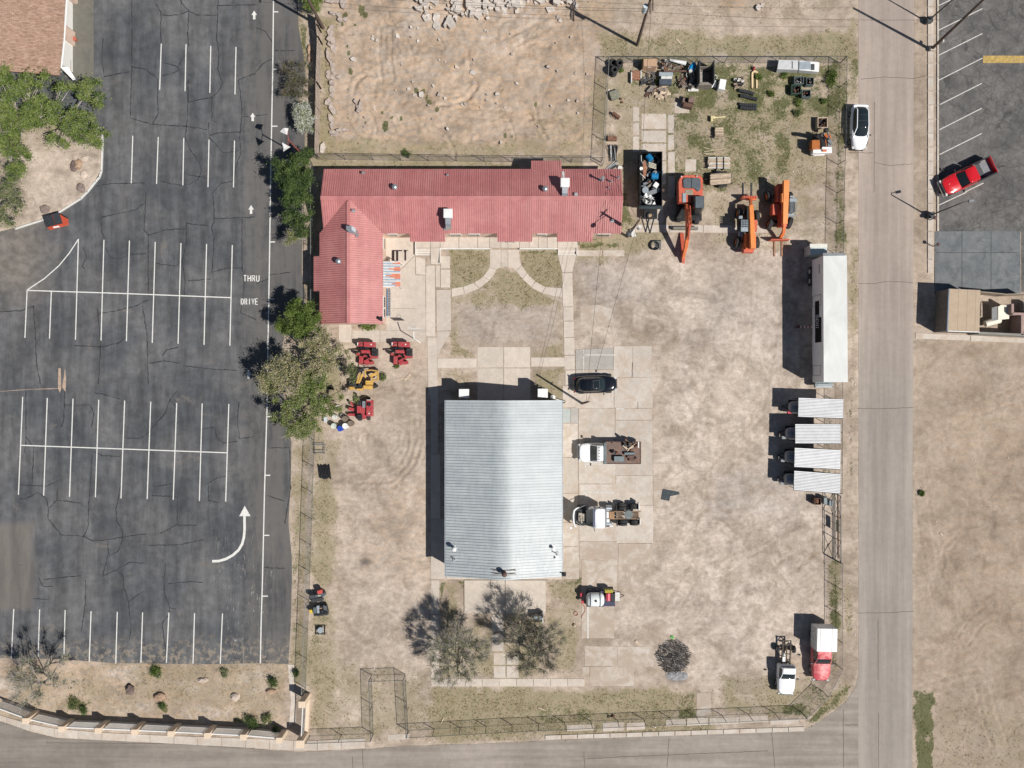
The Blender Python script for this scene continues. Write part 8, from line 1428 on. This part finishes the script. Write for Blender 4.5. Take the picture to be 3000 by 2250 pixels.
# brush pile
r = thing('brush_pile', 'round pile of charred twigs and ash in the yard', 'brush pile', P(1972,1928)); b = B(); rq = random.Random(9); bc = B()
for i in range(900):
    a = rq.uniform(0,6.28); d = 1.75*math.sqrt(rq.random()); c = P(1972,1922); p = Vector((c.x+d*math.cos(a), c.y+d*math.sin(a)*1.0,.05+.45*(1-(d/1.8)**2)*rq.random())); a2 = rq.gauss(-.35,.6); L = rq.uniform(.15,.7); v_ = Vector((math.cos(a2)*L/2, math.sin(a2)*L/2, rq.uniform(-.08,.08))); (b if i % 5 else bc).cyl(p-v_, p+v_, rq.uniform(.008,.025), n=3, cap=False)
wobj('twig', b, mm('charred_twig', (.07,.065,.06),.9, var=.5, scale=7, c2=(.24,.22,.19), patch=.4), r).__setitem__('kind', 'stuff'); wobj('ash_twig', bc, mm('ash_twig', (.38,.37,.36),.95, var=.3), r).__setitem__('kind', 'stuff')
ASH = mm('ash', (.30,.30,.30),1, var=.4, scale=3); tag(obj('ash_patch', B().ball(P(1983,1980,-.02),(1.3,.55,.09), nu=20, nv=6, jit=.12), ASH), 'pale ash patch at the foot of the charred twig pile', 'ash')
# rocks
ROCKD = mm('dark_boulder', (.17,.125,.11),.9, var=.3, scale=3, bump=.4); ROCKT = mm('tan_boulder', (.42,.29,.20),.9, var=.25, scale=3, bump=.4); ROCKP = mm('pale_boulder', (.58,.48,.40),.9, var=.25, scale=3, bump=.4); ROCKG = mm('brown_grey_boulder', (.25,.195,.17),.9, var=.25, scale=3, bump=.4)
def rock(label, x, y, rx, ry, h, m_, sd, rz=0, name='boulder', grp='boulders'):
    rq = random.Random(sd); b = B(); vs = []; fs = []; nu, nv = 11,6; ks = [[1+rq.uniform(-.22,.18) for _ in range(nu)] for _ in range(nv+1)]
    for j in range(nv+1):
        ph = math.pi/2*j/nv*1.15
        for i in range(nu): th = 2*math.pi*i/nu; k = ks[j][i] if j else 1; vs.append((rx*k*min(1, math.sin(ph)**.6 if ph > 0 else 0)*math.cos(th), ry*k*min(1, math.sin(ph)**.6 if ph > 0 else 0)*math.sin(th), h*math.cos(ph)*(.9+.2*ks[j][i]-.2)))
    for j in range(nv):
        for i in range(nu): a = j*nu+i; c = j*nu+(i+1) % nu; fs.append((a, a+nu, c+nu, c))
    b.add(vs, fs); o = obj(name, b, m_); p = P(x, y); o.location = (p.x, p.y, -.02); o.rotation_euler = (0,0, R(rz)); return tag(o, label, 'rock', grp)
for i, a in enumerate((('dark boulder leaning on the tan one in the island', 219,487,.45,.6,.55, ROCKD),('tan boulder in the island group of three', 232,482,.42,.6,.5, ROCKT),('pale boulder above the tan island boulder', 249,466,.42,.3,.35, ROCKP),('pale boulder below the tan island boulder', 248,511,.42,.45,.4, ROCKP),('lone brown boulder near the island kerb curve', 240,551,.45,.55,.5, ROCKG),('brown boulder behind the red dumpster', 134,613,.6,.5,.45, ROCKG),
    ('dark round boulder in the lower left planter', 383,2019,.48,.6,.6, ROCKD),('large layered tan boulder in the lower left planter', 470,2040,.68,.5,.55, ROCKT),('pale flat boulder by the car park edge in the planter', 595,1992,.6,.28,.35, ROCKP),('pale boulder near the right end of the planter', 690,2041,.45,.45,.45, ROCKP),('ring shaped tan boulder near the gate pier', 795,2024,.6,.3,.4, ROCKT),('upper boulder in the shade of the wooden fence', 907,146,.2,.55,.4, ROCKT),('lower boulder in the shade of the wooden fence', 908,173,.25,.5,.4, ROCKT),('small dark boulder at the upper shade of the wooden fence', 912,128,.15,.2,.2, ROCKP))): rock(*a, 20+i)
# rubble blocks
RB = mm('pale_rubble', (.58,.52,.46),.92, var=.18, scale=3, bump=.3); RBP = mm('pinkish_block', (.46,.385,.335),.92, var=.3, scale=3, bump=.3)
rq = random.Random(31)
def chunk(x, y, w, h, z, rot, m_, label, grp, flat=.5):
    b = B(); n = rq.randint(4,6); pts = [(w/2*math.cos(2*math.pi*(i+rq.uniform(-.25,.25))/n), h/2*math.sin(2*math.pi*(i+rq.uniform(-.25,.25))/n)) for i in range(n)]; zt_ = z; tx_, ty_ = rq.uniform(-.3,.3)*flat, rq.uniform(-.3,.3)*flat
    top = [(px, py, zt_+px*tx_+py*ty_) for px, py in pts]; bot = [(px*1.03, py*1.03,-.05) for px, py in pts]; b.loft([bot, top]); o = obj('rubble_block', b, m_); p = P(x, y); o.location = (p.x, p.y, 0); o.rotation_euler = (0,0, R(rot)); return tag(o, label, 'rubble', grp)
LP = 'broken pale concrete slab in the rubble heap at the top of the photo'
for i in range(230):
    u = rq.random(); x = 1222+u*470; yl = 12+22*math.sin(u*6)+14*math.exp(-((x-1290)/40)**2)*2.4+8; y = rq.uniform(-25, yl+12); s_ = .3+1.0*rq.random()**2.2; chunk(x, y, s_, s_*rq.uniform(.5,1), rq.uniform(.15,.65), rq.uniform(0,180), RB, LP, 'rubble heap slabs')
LQ = 'pinkish wall block in the toppled row beside the wooden fence'
for (x, y, w, h, a) in [(973,80,.5,.5,10),(969,97,.6,.95,-25),(968,116,.5,.6,35),(977,122,.4,.7,0),(967,134,.35,.45,0),(978,140,.6,1.0,-8),(963,165,.35,1.35,-5),(972,187,.35,.6,25),(975,198,.4,.95,20),(962,214,.4,.4,10),(980,214,.3,.4,30),(963,226,.45,.5,0),(976,229,.5,.45,15),(995,227,.8,.4,5),(974,245,.45,.5,0),(974,263,.5,.65,0),(973,280,.5,.5,0),(963,300,.5,.8,40),(969,308,.4,.5,45),(975,322,.5,1.1,-35),(972,350,.5,1.0,-25),(973,370,.45,.7,15),(979,390,.8,.35,5),(995,384,.6,.3,0),(1012,383,.9,.28,0),(980,397,.9,.25,0),
                        (1006,15,.55,.9,5),(973,40,.4,.3,0),(980,42,.5,.4,10),(993,47,.5,.4,0),(997,60,.5,.45,20),(1013,58,.5,.45,30),(947,435,.45,1.0,8),(968,5,.9,.5,0),(985,2,.7,.6,0),(1043,300,.35,.45,0),(1048,315,.3,.35,0),(1053,325,.4,.5,25),(1057,308,.3,.9,0)]: chunk(x, y, w*1.25, h*1.25, rq.uniform(.12,.45),-a+rq.uniform(-8,8), RBP if x > 960 or y < 300 else RB, LQ, 'toppled wall blocks', .2)
LR = 'loose pale rock scattered on the demolished lot'
for (x, y, s_) in [(1165,107,.5),(1205,82,.3),(1225,122,.35),(1036,176,.55),(1385,215,.55),(1338,198,.35),(1390,247,.5),(1235,278,.6),(1215,280,.4),(1198,262,.4),(1287,278,.45),(1305,290,.4),(1457,277,.4),(1480,315,.3),(1177,190,.3),(1092,115,.3),(1105,120,.3),(1515,35,.5),(1607,198,.4),(1686,217,.35),(1720,218,.3),(1641,62,.45),(1515,245,.3),(1665,295,.3),(1500,160,.3),(1430,55,.4),(1440,20,.7),(1480,35,.8),(1498,10,.6),(1612,30,.9),(1635,55,.5),(2220,25,.6),(2232,18,.5)] + [(rq.uniform(1020,1700), rq.uniform(60,420), rq.uniform(.15,.3)) for _ in range(34)]: chunk(x, y, s_*1.2, s_, rq.uniform(.12,.3), rq.uniform(0,180), RB if rq.random() < .6 else RBP, LR, 'loose rocks on the demolished lot')
# litter
b = B()
for i in range(150):
    zx = rq.choice([(910,1000,400,2150),(1260,2400,2080,2150),(2480,2520,100,1950),(1750,2500,100,700),(2700,3000,1000,2100),(1000,1250,1950,2150),(1700,2400,800,2000)]); p = P(rq.uniform(zx[0], zx[1]), rq.uniform(zx[2], zx[3]),.06); s_ = rq.uniform(.03,.09); b.box(p, (s_, s_*rq.uniform(.5,1.5),.03),(rq.uniform(-.5,.5), rq.uniform(-.5,.5), rq.random()*3))
o = obj('litter', b, WHT, kind='stuff'); o['label'] = 'small white scraps of litter scattered over the dirt'; o['category'] = 'litter'
# ---------- trees, shrubs, grass ----------
def leafmat(name, c1, c2, c3=None, sc=1.1):
    m = NT(name); n = m.noise(sc, 3,.6); f = m.noise(9,2,.6); c = m.mix(m.rng(n, .38,.62), c1, c2)
    if c3: c = m.mix(m.rng(m.noise(sc*.7,3,.6, m.addv(m.pos, m.pos, .37)),.5,.62), c, c3)
    c = m.mul(c, m.rng(f, .25,.75,.65,1.35)); m.fin(c, .7,0,.2); tr_ = m.n.new('ShaderNodeBsdfTranslucent'); m.l.new(c, tr_.inputs[0]); ms = m.n.new('ShaderNodeMixShader'); ms.inputs[0].default_value = .42; m.l.new(m.bs.outputs[0], ms.inputs[1]); m.l.new(tr_.outputs[0], ms.inputs[2]); m.l.new(ms.outputs[0], m.n['Material Output'].inputs[0]); return m
BARK = mm('grey_bark', (.22,.19,.165),.9, var=.3, scale=5); BARKD = mm('dark_bark', (.12,.095,.08),.9, var=.3, scale=5); BARKP = mm('pale_bark_grey', (.40,.36,.32),.9, var=.3, scale=5)
def np_mesh(name, V, nper, mt, parent, kind=None):
    me = bpy.data.meshes.new(name); V = np.asarray(V, np.float32).reshape(-1,3); n = len(V)//nper; me.vertices.add(len(V)); me.vertices.foreach_set('co', V.ravel()); me.loops.add(len(V)); me.loops.foreach_set('vertex_index', np.arange(len(V), dtype=np.int32)); me.polygons.add(n); me.polygons.foreach_set('loop_start', np.arange(0, len(V), nper, dtype=np.int32)); me.polygons.foreach_set('loop_total', np.full(n, nper, np.int32)); me.update()
    me.materials.append(mt.m if isinstance(mt, NT) else mt); o = bpy.data.objects.new(name, me); col.objects.link(o); o.parent = parent
    if kind: o['kind'] = kind
    return o
def leaves(C, r, n, s_, rg, up=.35, asp=1.6, squash=.7):
    n = int(n*1.5); s_ = s_*.8
    """n leaf quads round cluster centres C (k,3) with radius r"""
    k = rg.integers(0, len(C), n); d = rg.normal(size=(n, 3)); d /= np.linalg.norm(d, axis=1)[:, None]; rad = r[k]*np.abs(rg.normal(size=n))*.72; P0 = C[k]+d*rad[:, None]*np.array([1,1, squash])
    a = rg.normal(size=(n, 3))+d*.6; a /= np.linalg.norm(a, axis=1)[:, None]; b_ = np.cross(a, rg.normal(size=(n, 3))+np.array([0,0, up])); b_ /= np.linalg.norm(b_, axis=1)[:, None]; sz = s_*(.55+.9*rg.random(n))[:, None]
    A = a*sz*asp/2; Bv = b_*sz/2; return np.stack([P0-A, P0+Bv*.9, P0+A, P0-Bv*.9], 1)
def tree(name, label, base, blobs, ncl, clr, nl, ls, mt, bark=None, tr=.16, cat='tree', seed=0, twigs=0, lean=(0,0), tips=None, tipn=0, fork=.35, asp=1.6, group=None, twm=None, rbr=1.0):
    """blobs: (px, py, z, rx, ry, rz) crown lobes in metres, px/py in raster at height z"""
    rg = np.random.default_rng(seed); rq = random.Random(seed); p0 = P(*base); r = thing(name, label, cat, p0,0, group); C = []; W_ = np.array([b_[3]*b_[4] for b_ in blobs]); W_ = W_/W_.sum()
    if name == 'honey_tree': blobs = [(q[0], q[1], q[2], q[3]*1.25, q[4]*1.25, q[5]) for q in blobs]
    for _ in range(ncl):
        q = blobs[rg.choice(len(blobs), p=W_)]; c = P(q[0], q[1], q[2]); v = rg.normal(size=3); v /= np.linalg.norm(v); v *= rg.random()**.4; v[2] = abs(v[2])*.9-.25; C.append((c.x-p0.x+v[0]*q[3], c.y-p0.y+v[1]*q[4], max(.25, q[2]+v[2]*q[5])))
    C = np.array(C); RR = clr*(.6+.8*rg.random(ncl)); hz = np.mean([q[2] for q in blobs]); fk = Vector((lean[0], lean[1], hz*fork)); b = B(); b.cyl((0,0,-.1), fk, tr, tr*.7,8); obj('trunk', b, bark or BARK, r, smooth=50); b = B(); mains = []
    nm_ = max(3, min(9, ncl//9)); idx_ = rg.choice(ncl, nm_, replace=False)
    for i in idx_: c = Vector(C[i])*.62+fk*.38; c += Vector((rq.uniform(-.2,.2), rq.uniform(-.2,.2),0)); mid_ = (fk+c)/2+Vector((rq.uniform(-.25,.25), rq.uniform(-.25,.25),.1)); b.tube([fk, mid_, c], [tr*.6, tr*.42, tr*.28], 6); mains.append(c); mains.append(mid_)
    for c_ in C:
        c = Vector(c_); m_ = min(mains, key=lambda q: (q-c).length); md = (m_+c)/2+Vector((rq.uniform(-.2,.2), rq.uniform(-.2,.2), rq.uniform(0,.2))); b.tube([m_, md, c], [tr*.24*rbr, tr*.15*rbr, tr*.07*rbr], 4)
    obj('branches', b, bark or BARK, r)
    if twigs:
        V = []
        for c_ in C:
            c = np.array(c_); n = twigs
            for j in range(n):
                d = rg.normal(size=3); d[2] = abs(d[2])*.6; d /= np.linalg.norm(d); out = (c-np.array([lean[0], lean[1], hz*.5])); out /= (np.linalg.norm(out)+1e-6); d = d*.75+out*.6; L = clr*rg.uniform(.7,1.7); s_ = np.cross(d, rg.normal(size=3)); s_ /= np.linalg.norm(s_)+1e-6; w = .014; q0 = c+rg.normal(size=3)*.1; q1 = q0+d*L*.5+rg.normal(size=3)*.08; q2 = q0+d*L+rg.normal(size=3)*.12
                V += [q0-s_*w, q0+s_*w, q1+s_*w*.7, q1-s_*w*.7, q1-s_*w*.7, q1+s_*w*.7, q2+s_*w*.25, q2-s_*w*.25]
        np_mesh('twigs', V, 4, twm or bark or BARK, r, 'stuff')
    if nl: np_mesh('crown', leaves(C, RR, nl, ls, rg, asp=asp),4, mt, r)
    if tips: np_mesh('pale_crown', leaves(C+np.array([0,0, clr*.3]), RR*.9, tipn, ls*1.05, rg, asp=asp),4, tips, r)
    return r
LG = leafmat('spring_green_leaf', (.20,.27,.075),(.29,.36,.11),(0.103,0.166,0.034)); LY = leafmat('olive_yellow_leaf', (.33,.36,.15),(.43,.43,.21),(0.207,0.262,0.083)); LB = leafmat('bright_green_leaf', (.21,.28,.08),(.30,.36,.13)); LJ = leafmat('juniper_leaf', (0.103,0.159,0.055),(0.179,0.248,0.083),(0.069,0.110,0.041)); LPn = leafmat('pine_needle', (0.152,0.228,0.055),(0.248,0.324,0.090),(0.083,0.124,0.034))
LS = leafmat('sage_grey_leaf', (0.276,0.304,0.166),(0.373,0.386,0.235),(0.221,0.276,0.110)); LW_ = leafmat('white_blossom', (0.800,0.800,0.690),(0.800,0.800,0.800),(0.345,0.386,0.207),3); LD = leafmat('dull_green_leaf', (0.179,0.221,0.097),(0.276,0.304,0.138)); LT = leafmat('tan_seed_leaf', (0.552,0.469,0.304),(0.662,0.580,0.400),(0.414,0.386,0.193))
tree('green_tree', 'big spring green tree over the upper left island, north canopy', (120,360), [(40,235,4.5,2.2,2,1),(120,270,5,2.6,2.2,1),(150,320,5,2.4,2.2,1),(60,330,4.5,2.4,2.4,1),(10,290,4.5,2,2.2,1),(200,250,4.5,1.2,1,.8)], 62,.62,15000,.15, LG, BARKP, .24, seed=1, twigs=6, rbr=1.3)
tree('green_tree', 'bright green tree whose canopy overhangs the island kerb tip', (235,345), [(262,260,4,1.5,1.3,.8),(285,300,4,.9,.9,.7),(225,385,4.5,2.0,1.4,.9),(270,395,4,1.4,1.6,.8),(168,418,3.6,1.3,1.0,.7),(235,340,4,1.8,1.0,.8)], 50,.5,11000,.14, LG, BARKP, .2, seed=2, twigs=9, rbr=1.3)
tree('green_tree', 'green tree at the left edge below the big canopy', (25,420), [(60,375,4,1.6,1.2,.8),(35,440,3.6,1.5,1.2,.8),(40,490,3.4,1.0,1.6,.7),(10,400,4,1.2,2.5,.8),(70,445,3,.9,.8,.6)], 34,.5,6500,.14, LG, BARKP, .18, seed=3, twigs=6, rbr=1.3)
tree('sage_tree', 'dull grey green tree at the left edge of the island end', (0,620), [(10,590,3.5,1.4,2.0,.8),(30,560,3,1.2,1.2,.7),(0,660,3,1.2,1.2,.7),(40,610,2.8,.8,1.2,.6)], 30,.45,3600,.12, LD, BARKP, .2, seed=4, twigs=8)
tree('juniper_tree', 'large dark green juniper west of the red roof, northern half', (888,510), [(838,500,4,1.5,1.7,1.3),(870,470,4,1.3,1.2,1.2),(895,450,3.5,.8,.8,1),(870,520,4.6,1.6,1.4,1.2),(850,550,4,1.2,1.2,1.2),(900,535,3.6,.7,.9,.9)], 60,.40,21000,.105, LJ, BARK, .2, seed=5, asp=2.2)
tree('juniper_tree', 'smaller juniper west of the red roof, between two others', (895,580), [(875,575,3.6,1.2,1.0,1.1),(897,572,3,.6,.7,.8),(845,590,3.2,.9,.7,.8)], 26,.38,7500,.105, LJ, BARK, .15, seed=6, asp=2.2)
tree('juniper_tree', 'loose juniper west of the red roof, southernmost', (895,650), [(870,640,3.5,1.3,.9,1),(905,635,3,.7,.7,.8),(850,630,3.2,.8,.6,.7),(880,670,3,1.2,.7,.8)], 30,.36,6500,.11, LJ, BARK, .15, seed=7, twigs=3, asp=2)
tree('yellow_shrub_tree', 'yellow green small tree below the junipers', (898,705), [(860,695,2.6,1.0,.8,.7),(880,672,2.8,1.0,.5,.6)], 16,.36,2200,.10, LY, BARKP, .12, seed=8, twigs=8)
tree('pine_tree', 'round bright pine at the south west corner of the red roofed wing', (885,935), [(860,920,4,1.6,1.4,1.2),(840,955,3.8,1.2,1.0,1),(885,905,4.2,1.3,1.1,1.1),(905,940,4,1.4,1.2,1.1),(925,925,3.4,.7,.8,.9),(880,975,3.6,1.2,1,1)], 64,.40,22000,.10, LPn, BARK, .2, seed=9, asp=2.4)
tree('mixed_tree', 'pale olive tree over the car park edge with bare upper limbs', (850,1100), [(800,1105,4.6,1.6,1.5,1),(840,1080,4.6,1.6,1.3,1),(820,1060,4.2,1.2,1,.8),(870,1115,4.8,1.3,1.3,1),(850,1045,4,1.3,.8,.8),(790,1125,4,1.1,.9,.8)], 60,.5,7500,.115, LY, BARKP, .2, seed=10, twigs=12, tips=LT, tipn=2300)
tree('mixed_tree', 'pale olive tree south of the pine reaching the red trenchers', (925,1040), [(925,1020,4.4,1.7,1.4,1),(960,1050,4,1.4,1.6,.9),(915,1070,4.6,1.6,1.3,1),(1000,1040,3.2,1.0,1.2,.7),(940,990,3.8,1.2,.9,.8)], 56,.48,5500,.115, LY, BARKP, .2, seed=11, twigs=12, tips=LT, tipn=2800)
tree('mixed_tree', 'fresh green tree in the middle of the mixed group', (900,1150), [(900,1130,4.2,1.9,1.2,1),(930,1115,4,1.2,1,.8),(880,1165,4.2,1.8,1.0,1),(940,1190,3.4,1.2,.9,.8),(945,1075,3.4,.8,.9,.7)], 46,.46,11000,.12, LB, BARKP, .2, seed=12, twigs=5)
tree('mixed_tree', 'olive tree at the southern end of the mixed group', (880,1225), [(840,1190,4.4,1.6,1.2,1),(820,1215,4,1.2,1.1,.8),(870,1240,4.2,1.7,1.1,.9),(900,1265,3.6,1.3,.8,.7),(915,1225,3.6,1.1,1.1,.8),(860,1270,3.4,1,.8,.7),(1020,1165,2.6,.9,.6,.5),(975,1200,2.8,.8,.8,.6)], 60,.48,6500,.115, LY, BARKP, .2, seed=13, twigs=9, tips=LB, tipn=4500)
tree('mixed_tree', 'sparse leafy tree beside the yellow trencher', (1030,1085), [(1025,1085,2.2,.9,.7,.6),(1035,1100,2,.5,.5,.4)], 12,.35,1300,.11, LD, BARK, .09, seed=14, twigs=5)
tree('bare_shrub', 'grey green feathery shrub beside the wooden fence above the white one', (885,235), [(870,215,2.2,1.6,1.4,.9),(890,250,2.2,1.2,1.6,.9),(850,270,1.8,1.0,.9,.6),(840,195,1.6,.8,.7,.5)], 46,.45,3600,.09, leafmat('rusty_green_leaf', (.16,.18,.075),(.20,.17,.09),(.12,.15,.06)), BARK, .12, 'shrub', seed=15, twigs=14)
tree('blossom_shrub', 'round white blossoming shrub beside the wooden fence', (900,342), [(890,342,1.9,1.1,1.4,.9),(885,325,1.8,1.0,.9,.8),(900,360,1.7,.9,.9,.8)], 60,.33,9500,.095, LW_, BARK, .1, 'shrub', seed=16, tips=LD, tipn=1500)
tree('green_bush', 'bright green round bush at the top beside the leaning pole', (920,5), [(918,2,2,1.1,1.1,.9)], 26,.4,6500,.10, LB, BARK, .1, 'bush', seed=17)
tree('green_bush', 'small green bush at the south wall of the red roofed wing', (1080,957), [(1078,957,.7,.85,.32,.3)], 20,.22,1900,.09, LB, BARK, .05, 'bush', seed=18)
tree('honey_tree', 'sparse sage coloured tree south west of the shop', (1345,1930), [(1345,1920,4.6,2.6,2.2,1.3),(1300,1900,4,1.6,1.8,1),(1390,1895,4,1.8,1.6,1),(1330,1960,3.8,2.2,1.4,.9),(1380,1860,4,1.4,1,.8),(1330,1865,4.2,1.6,1.1,.9)], 110,.55,8500,.08, LS, BARK, .2, seed=19, twigs=34, tips=LY, tipn=1300, twm=BARKP, fork=.45)
tree('honey_tree', 'sparse darker sage tree south of the shop beside the smoker grill', (1560,1905), [(1560,1895,4.6,2.4,2.2,1.2),(1590,1870,4.2,1.8,1.8,1),(1520,1850,4,1.8,1.8,1),(1600,1930,3.8,1.9,1.4,.9),(1530,1930,3.6,1.5,1.2,.8),(1640,1890,3.4,1.2,1.2,.7)], 110,.55,6500,.08, LS, BARK, .2, seed=20, twigs=34, twm=BARK, fork=.45)
tree('bare_tree', 'leafless grey tree over the left end of the planter', (150,1985), [(110,1960,4,2.2,1.8,1),(60,1990,3.6,1.8,1.4,.9),(140,2000,3.6,1.8,1.8,.9),(90,2040,3.2,2,1.2,.8),(190,1930,3.2,1.0,.8,.7),(200,1990,3,1.0,.7,.6)], 64,.55,2600,.085, LS, BARKP, .17, seed=21, twigs=22, twm=BARKP, fork=.4)
for i, (x, y, r_, h, m_, lb) in enumerate(((455,1968,.8,.7, LG, 'green bush by the car park edge in the planter'),(462,1978,.5,.5, LS, 'grey sage bush beside the green one in the planter'),(657,1972,.65,.5, LS, 'grey bush right of the pale flat boulder'),(800,1998,.7,.9, LJ, 'spiky dark bush above the ring shaped boulder'),(738,2112,1.1,.9, LJ, 'large dark green bush at the picket fence'),(782,2108,.7,.7, LD, 'olive bush right of the large planter bush'),(474,2066,.5,.4, LJ, 'low green bush below the layered boulder'),(215,2060,.9,.5, LD, 'green bush under the leafless tree'),(240,2080,.7,.5, LJ, 'dark green bush by the pickets under the leafless tree'),(805,2138,.7,.6, LD, 'bush in the corner by the large gate piers'),
    (868,1972,.5,.6, LJ, 'dark upright shrub on the strip by the west fence'),(1190,452,.5,.5, LJ, 'dark bush by the fence of the demolished lot'),(2440,220,.7,.7, LG, 'tall weed bush inside the north east fence corner'),(2432,240,.8,.6, LG, 'leafy weed bush by the east fence'),(2225,225,.5,.4, LG, 'green weed bush by the tan forks'),(2260,275,.45,.4, LG, 'round green weed in the junk yard grass'),(2340,300,.5,.5, LG, 'green weed clump south of the wire crates'),(2335,330,.5,.4, LD, 'lower green weed clump north of the timber crate'),(2415,295,.45,.4, LG, 'green weed clump by the east fence rail'),(1955,235,.45,.4, LG, 'green weeds between the chest and the crate'),(1928,240,.35,.4, LG, 'green weeds left of the dark chest'),(1818,205,.4,.3, LG, 'green weeds beside the tyre stacks'),(2300,222,.5,.4, LG, 'green weeds in front of the long white shell'),(1815,560,.3,.3, LG, 'weeds at the east end wall of the red roofed building'),(2700,1445,.35,.2, LG, 'lone green weed at the edge of the east field'),(1120,1105,.5,.3, LD, 'green weed right of the yellow trencher'),(1163,1073,.3,.2, LG, 'small green weed under the right red trencher'),(1650,1178,.15,.2, LG, 'tiny green weed at the shop corner'))):
    tree('bush', lb, (x, y), [(x, y, h*.55, r_*.7, r_*.7, h*.4)], 12, r_*.4, int(700*r_+300),.09, m_, BARKD, .04, 'bush', seed=40+i)
# grass and weeds: clumps of blades, placed by the soil masks
def clumps(name, A, n, hmin, hmax, wd, mt, label, cat, seed, nb=4, box=(-54.4,54.4,-40.8,40.8), thr=.3):
    rg = np.random.default_rng(seed); x = rg.uniform(box[0], box[1], n*4); y = rg.uniform(box[2], box[3], n*4); i = np.clip(np.searchsorted(gx, x),0, nx-1); j = np.clip(np.searchsorted(gy, y),0, ny-1)
    pn = vn(x, y, .8, seed)*.6+vn(x, y, 2.5, seed+4)*.4; pr = np.clip(A[j, i]*1.5-thr, 0,1)*np.clip((pn-.32)*3.2,0,1); k = (rg.random(len(x)) < pr) & (Hh[j, i] > -.055); x = x[k][:n]; y = y[k][:n]; z = Hh[j[k][:n], i[k][:n]]; m_ = len(x)
    P0 = np.repeat(np.stack([x, y, z], 1), nb, 0)+np.concatenate([rg.normal(size=(m_*nb, 2))*.05, np.zeros((m_*nb, 1))], 1); d = rg.normal(size=(m_*nb, 3)); d[:, 2] = np.abs(d[:, 2])*.5+.35; d /= np.linalg.norm(d, axis=1)[:, None]; L = rg.uniform(hmin, hmax, m_*nb)[:, None]; s_ = np.cross(d, rg.normal(size=(m_*nb, 3))); s_ /= np.linalg.norm(s_, axis=1)[:, None]; w = wd*rg.uniform(.6,1.4, m_*nb)[:, None]
    V = np.stack([P0-s_*w, P0+s_*w, P0+d*L], 1); o = np_mesh(name, V, 3, mt, None, 'stuff'); o['label'] = label; o['category'] = cat; return o
GD = leafmat('dry_grass_blade', (.40,.32,.17),(.50,.42,.24),(.27,.21,.10),1.6); GG = leafmat('green_grass_blade', (.11,.14,.045),(.19,.20,.08),(.08,.12,.03),1.6); GT = leafmat('dead_weed', (.13,.105,.065),(.20,.16,.10), None, 1.6)
clumps('dry_grass', dry, 52000,.06,.2,.018, GD, 'straw coloured dry grass over the unworked ground', 'grass', 1); clumps('dead_weeds', dry, 26000,.05,.16,.02, GT, 'brown dead weeds scattered in the dry grass', 'weeds', 2)
clumps('green_weeds', np.maximum(grn, dry*.45),30000,.05,.16,.022, GG, 'low green weeds growing through the dry grass', 'weeds', 3, thr=.35); gb = z0(); gb[(GX > -54) & (GX < 54) & (GY > -41) & (GY < 41)] = .24; gb *= (N3 > .48)
clumps('dead_weeds', np.maximum(gb, 0),9000,.03,.09,.02, GT, 'sparse dead weed stubble on the bare dirt', 'weeds', 5, thr=.18)
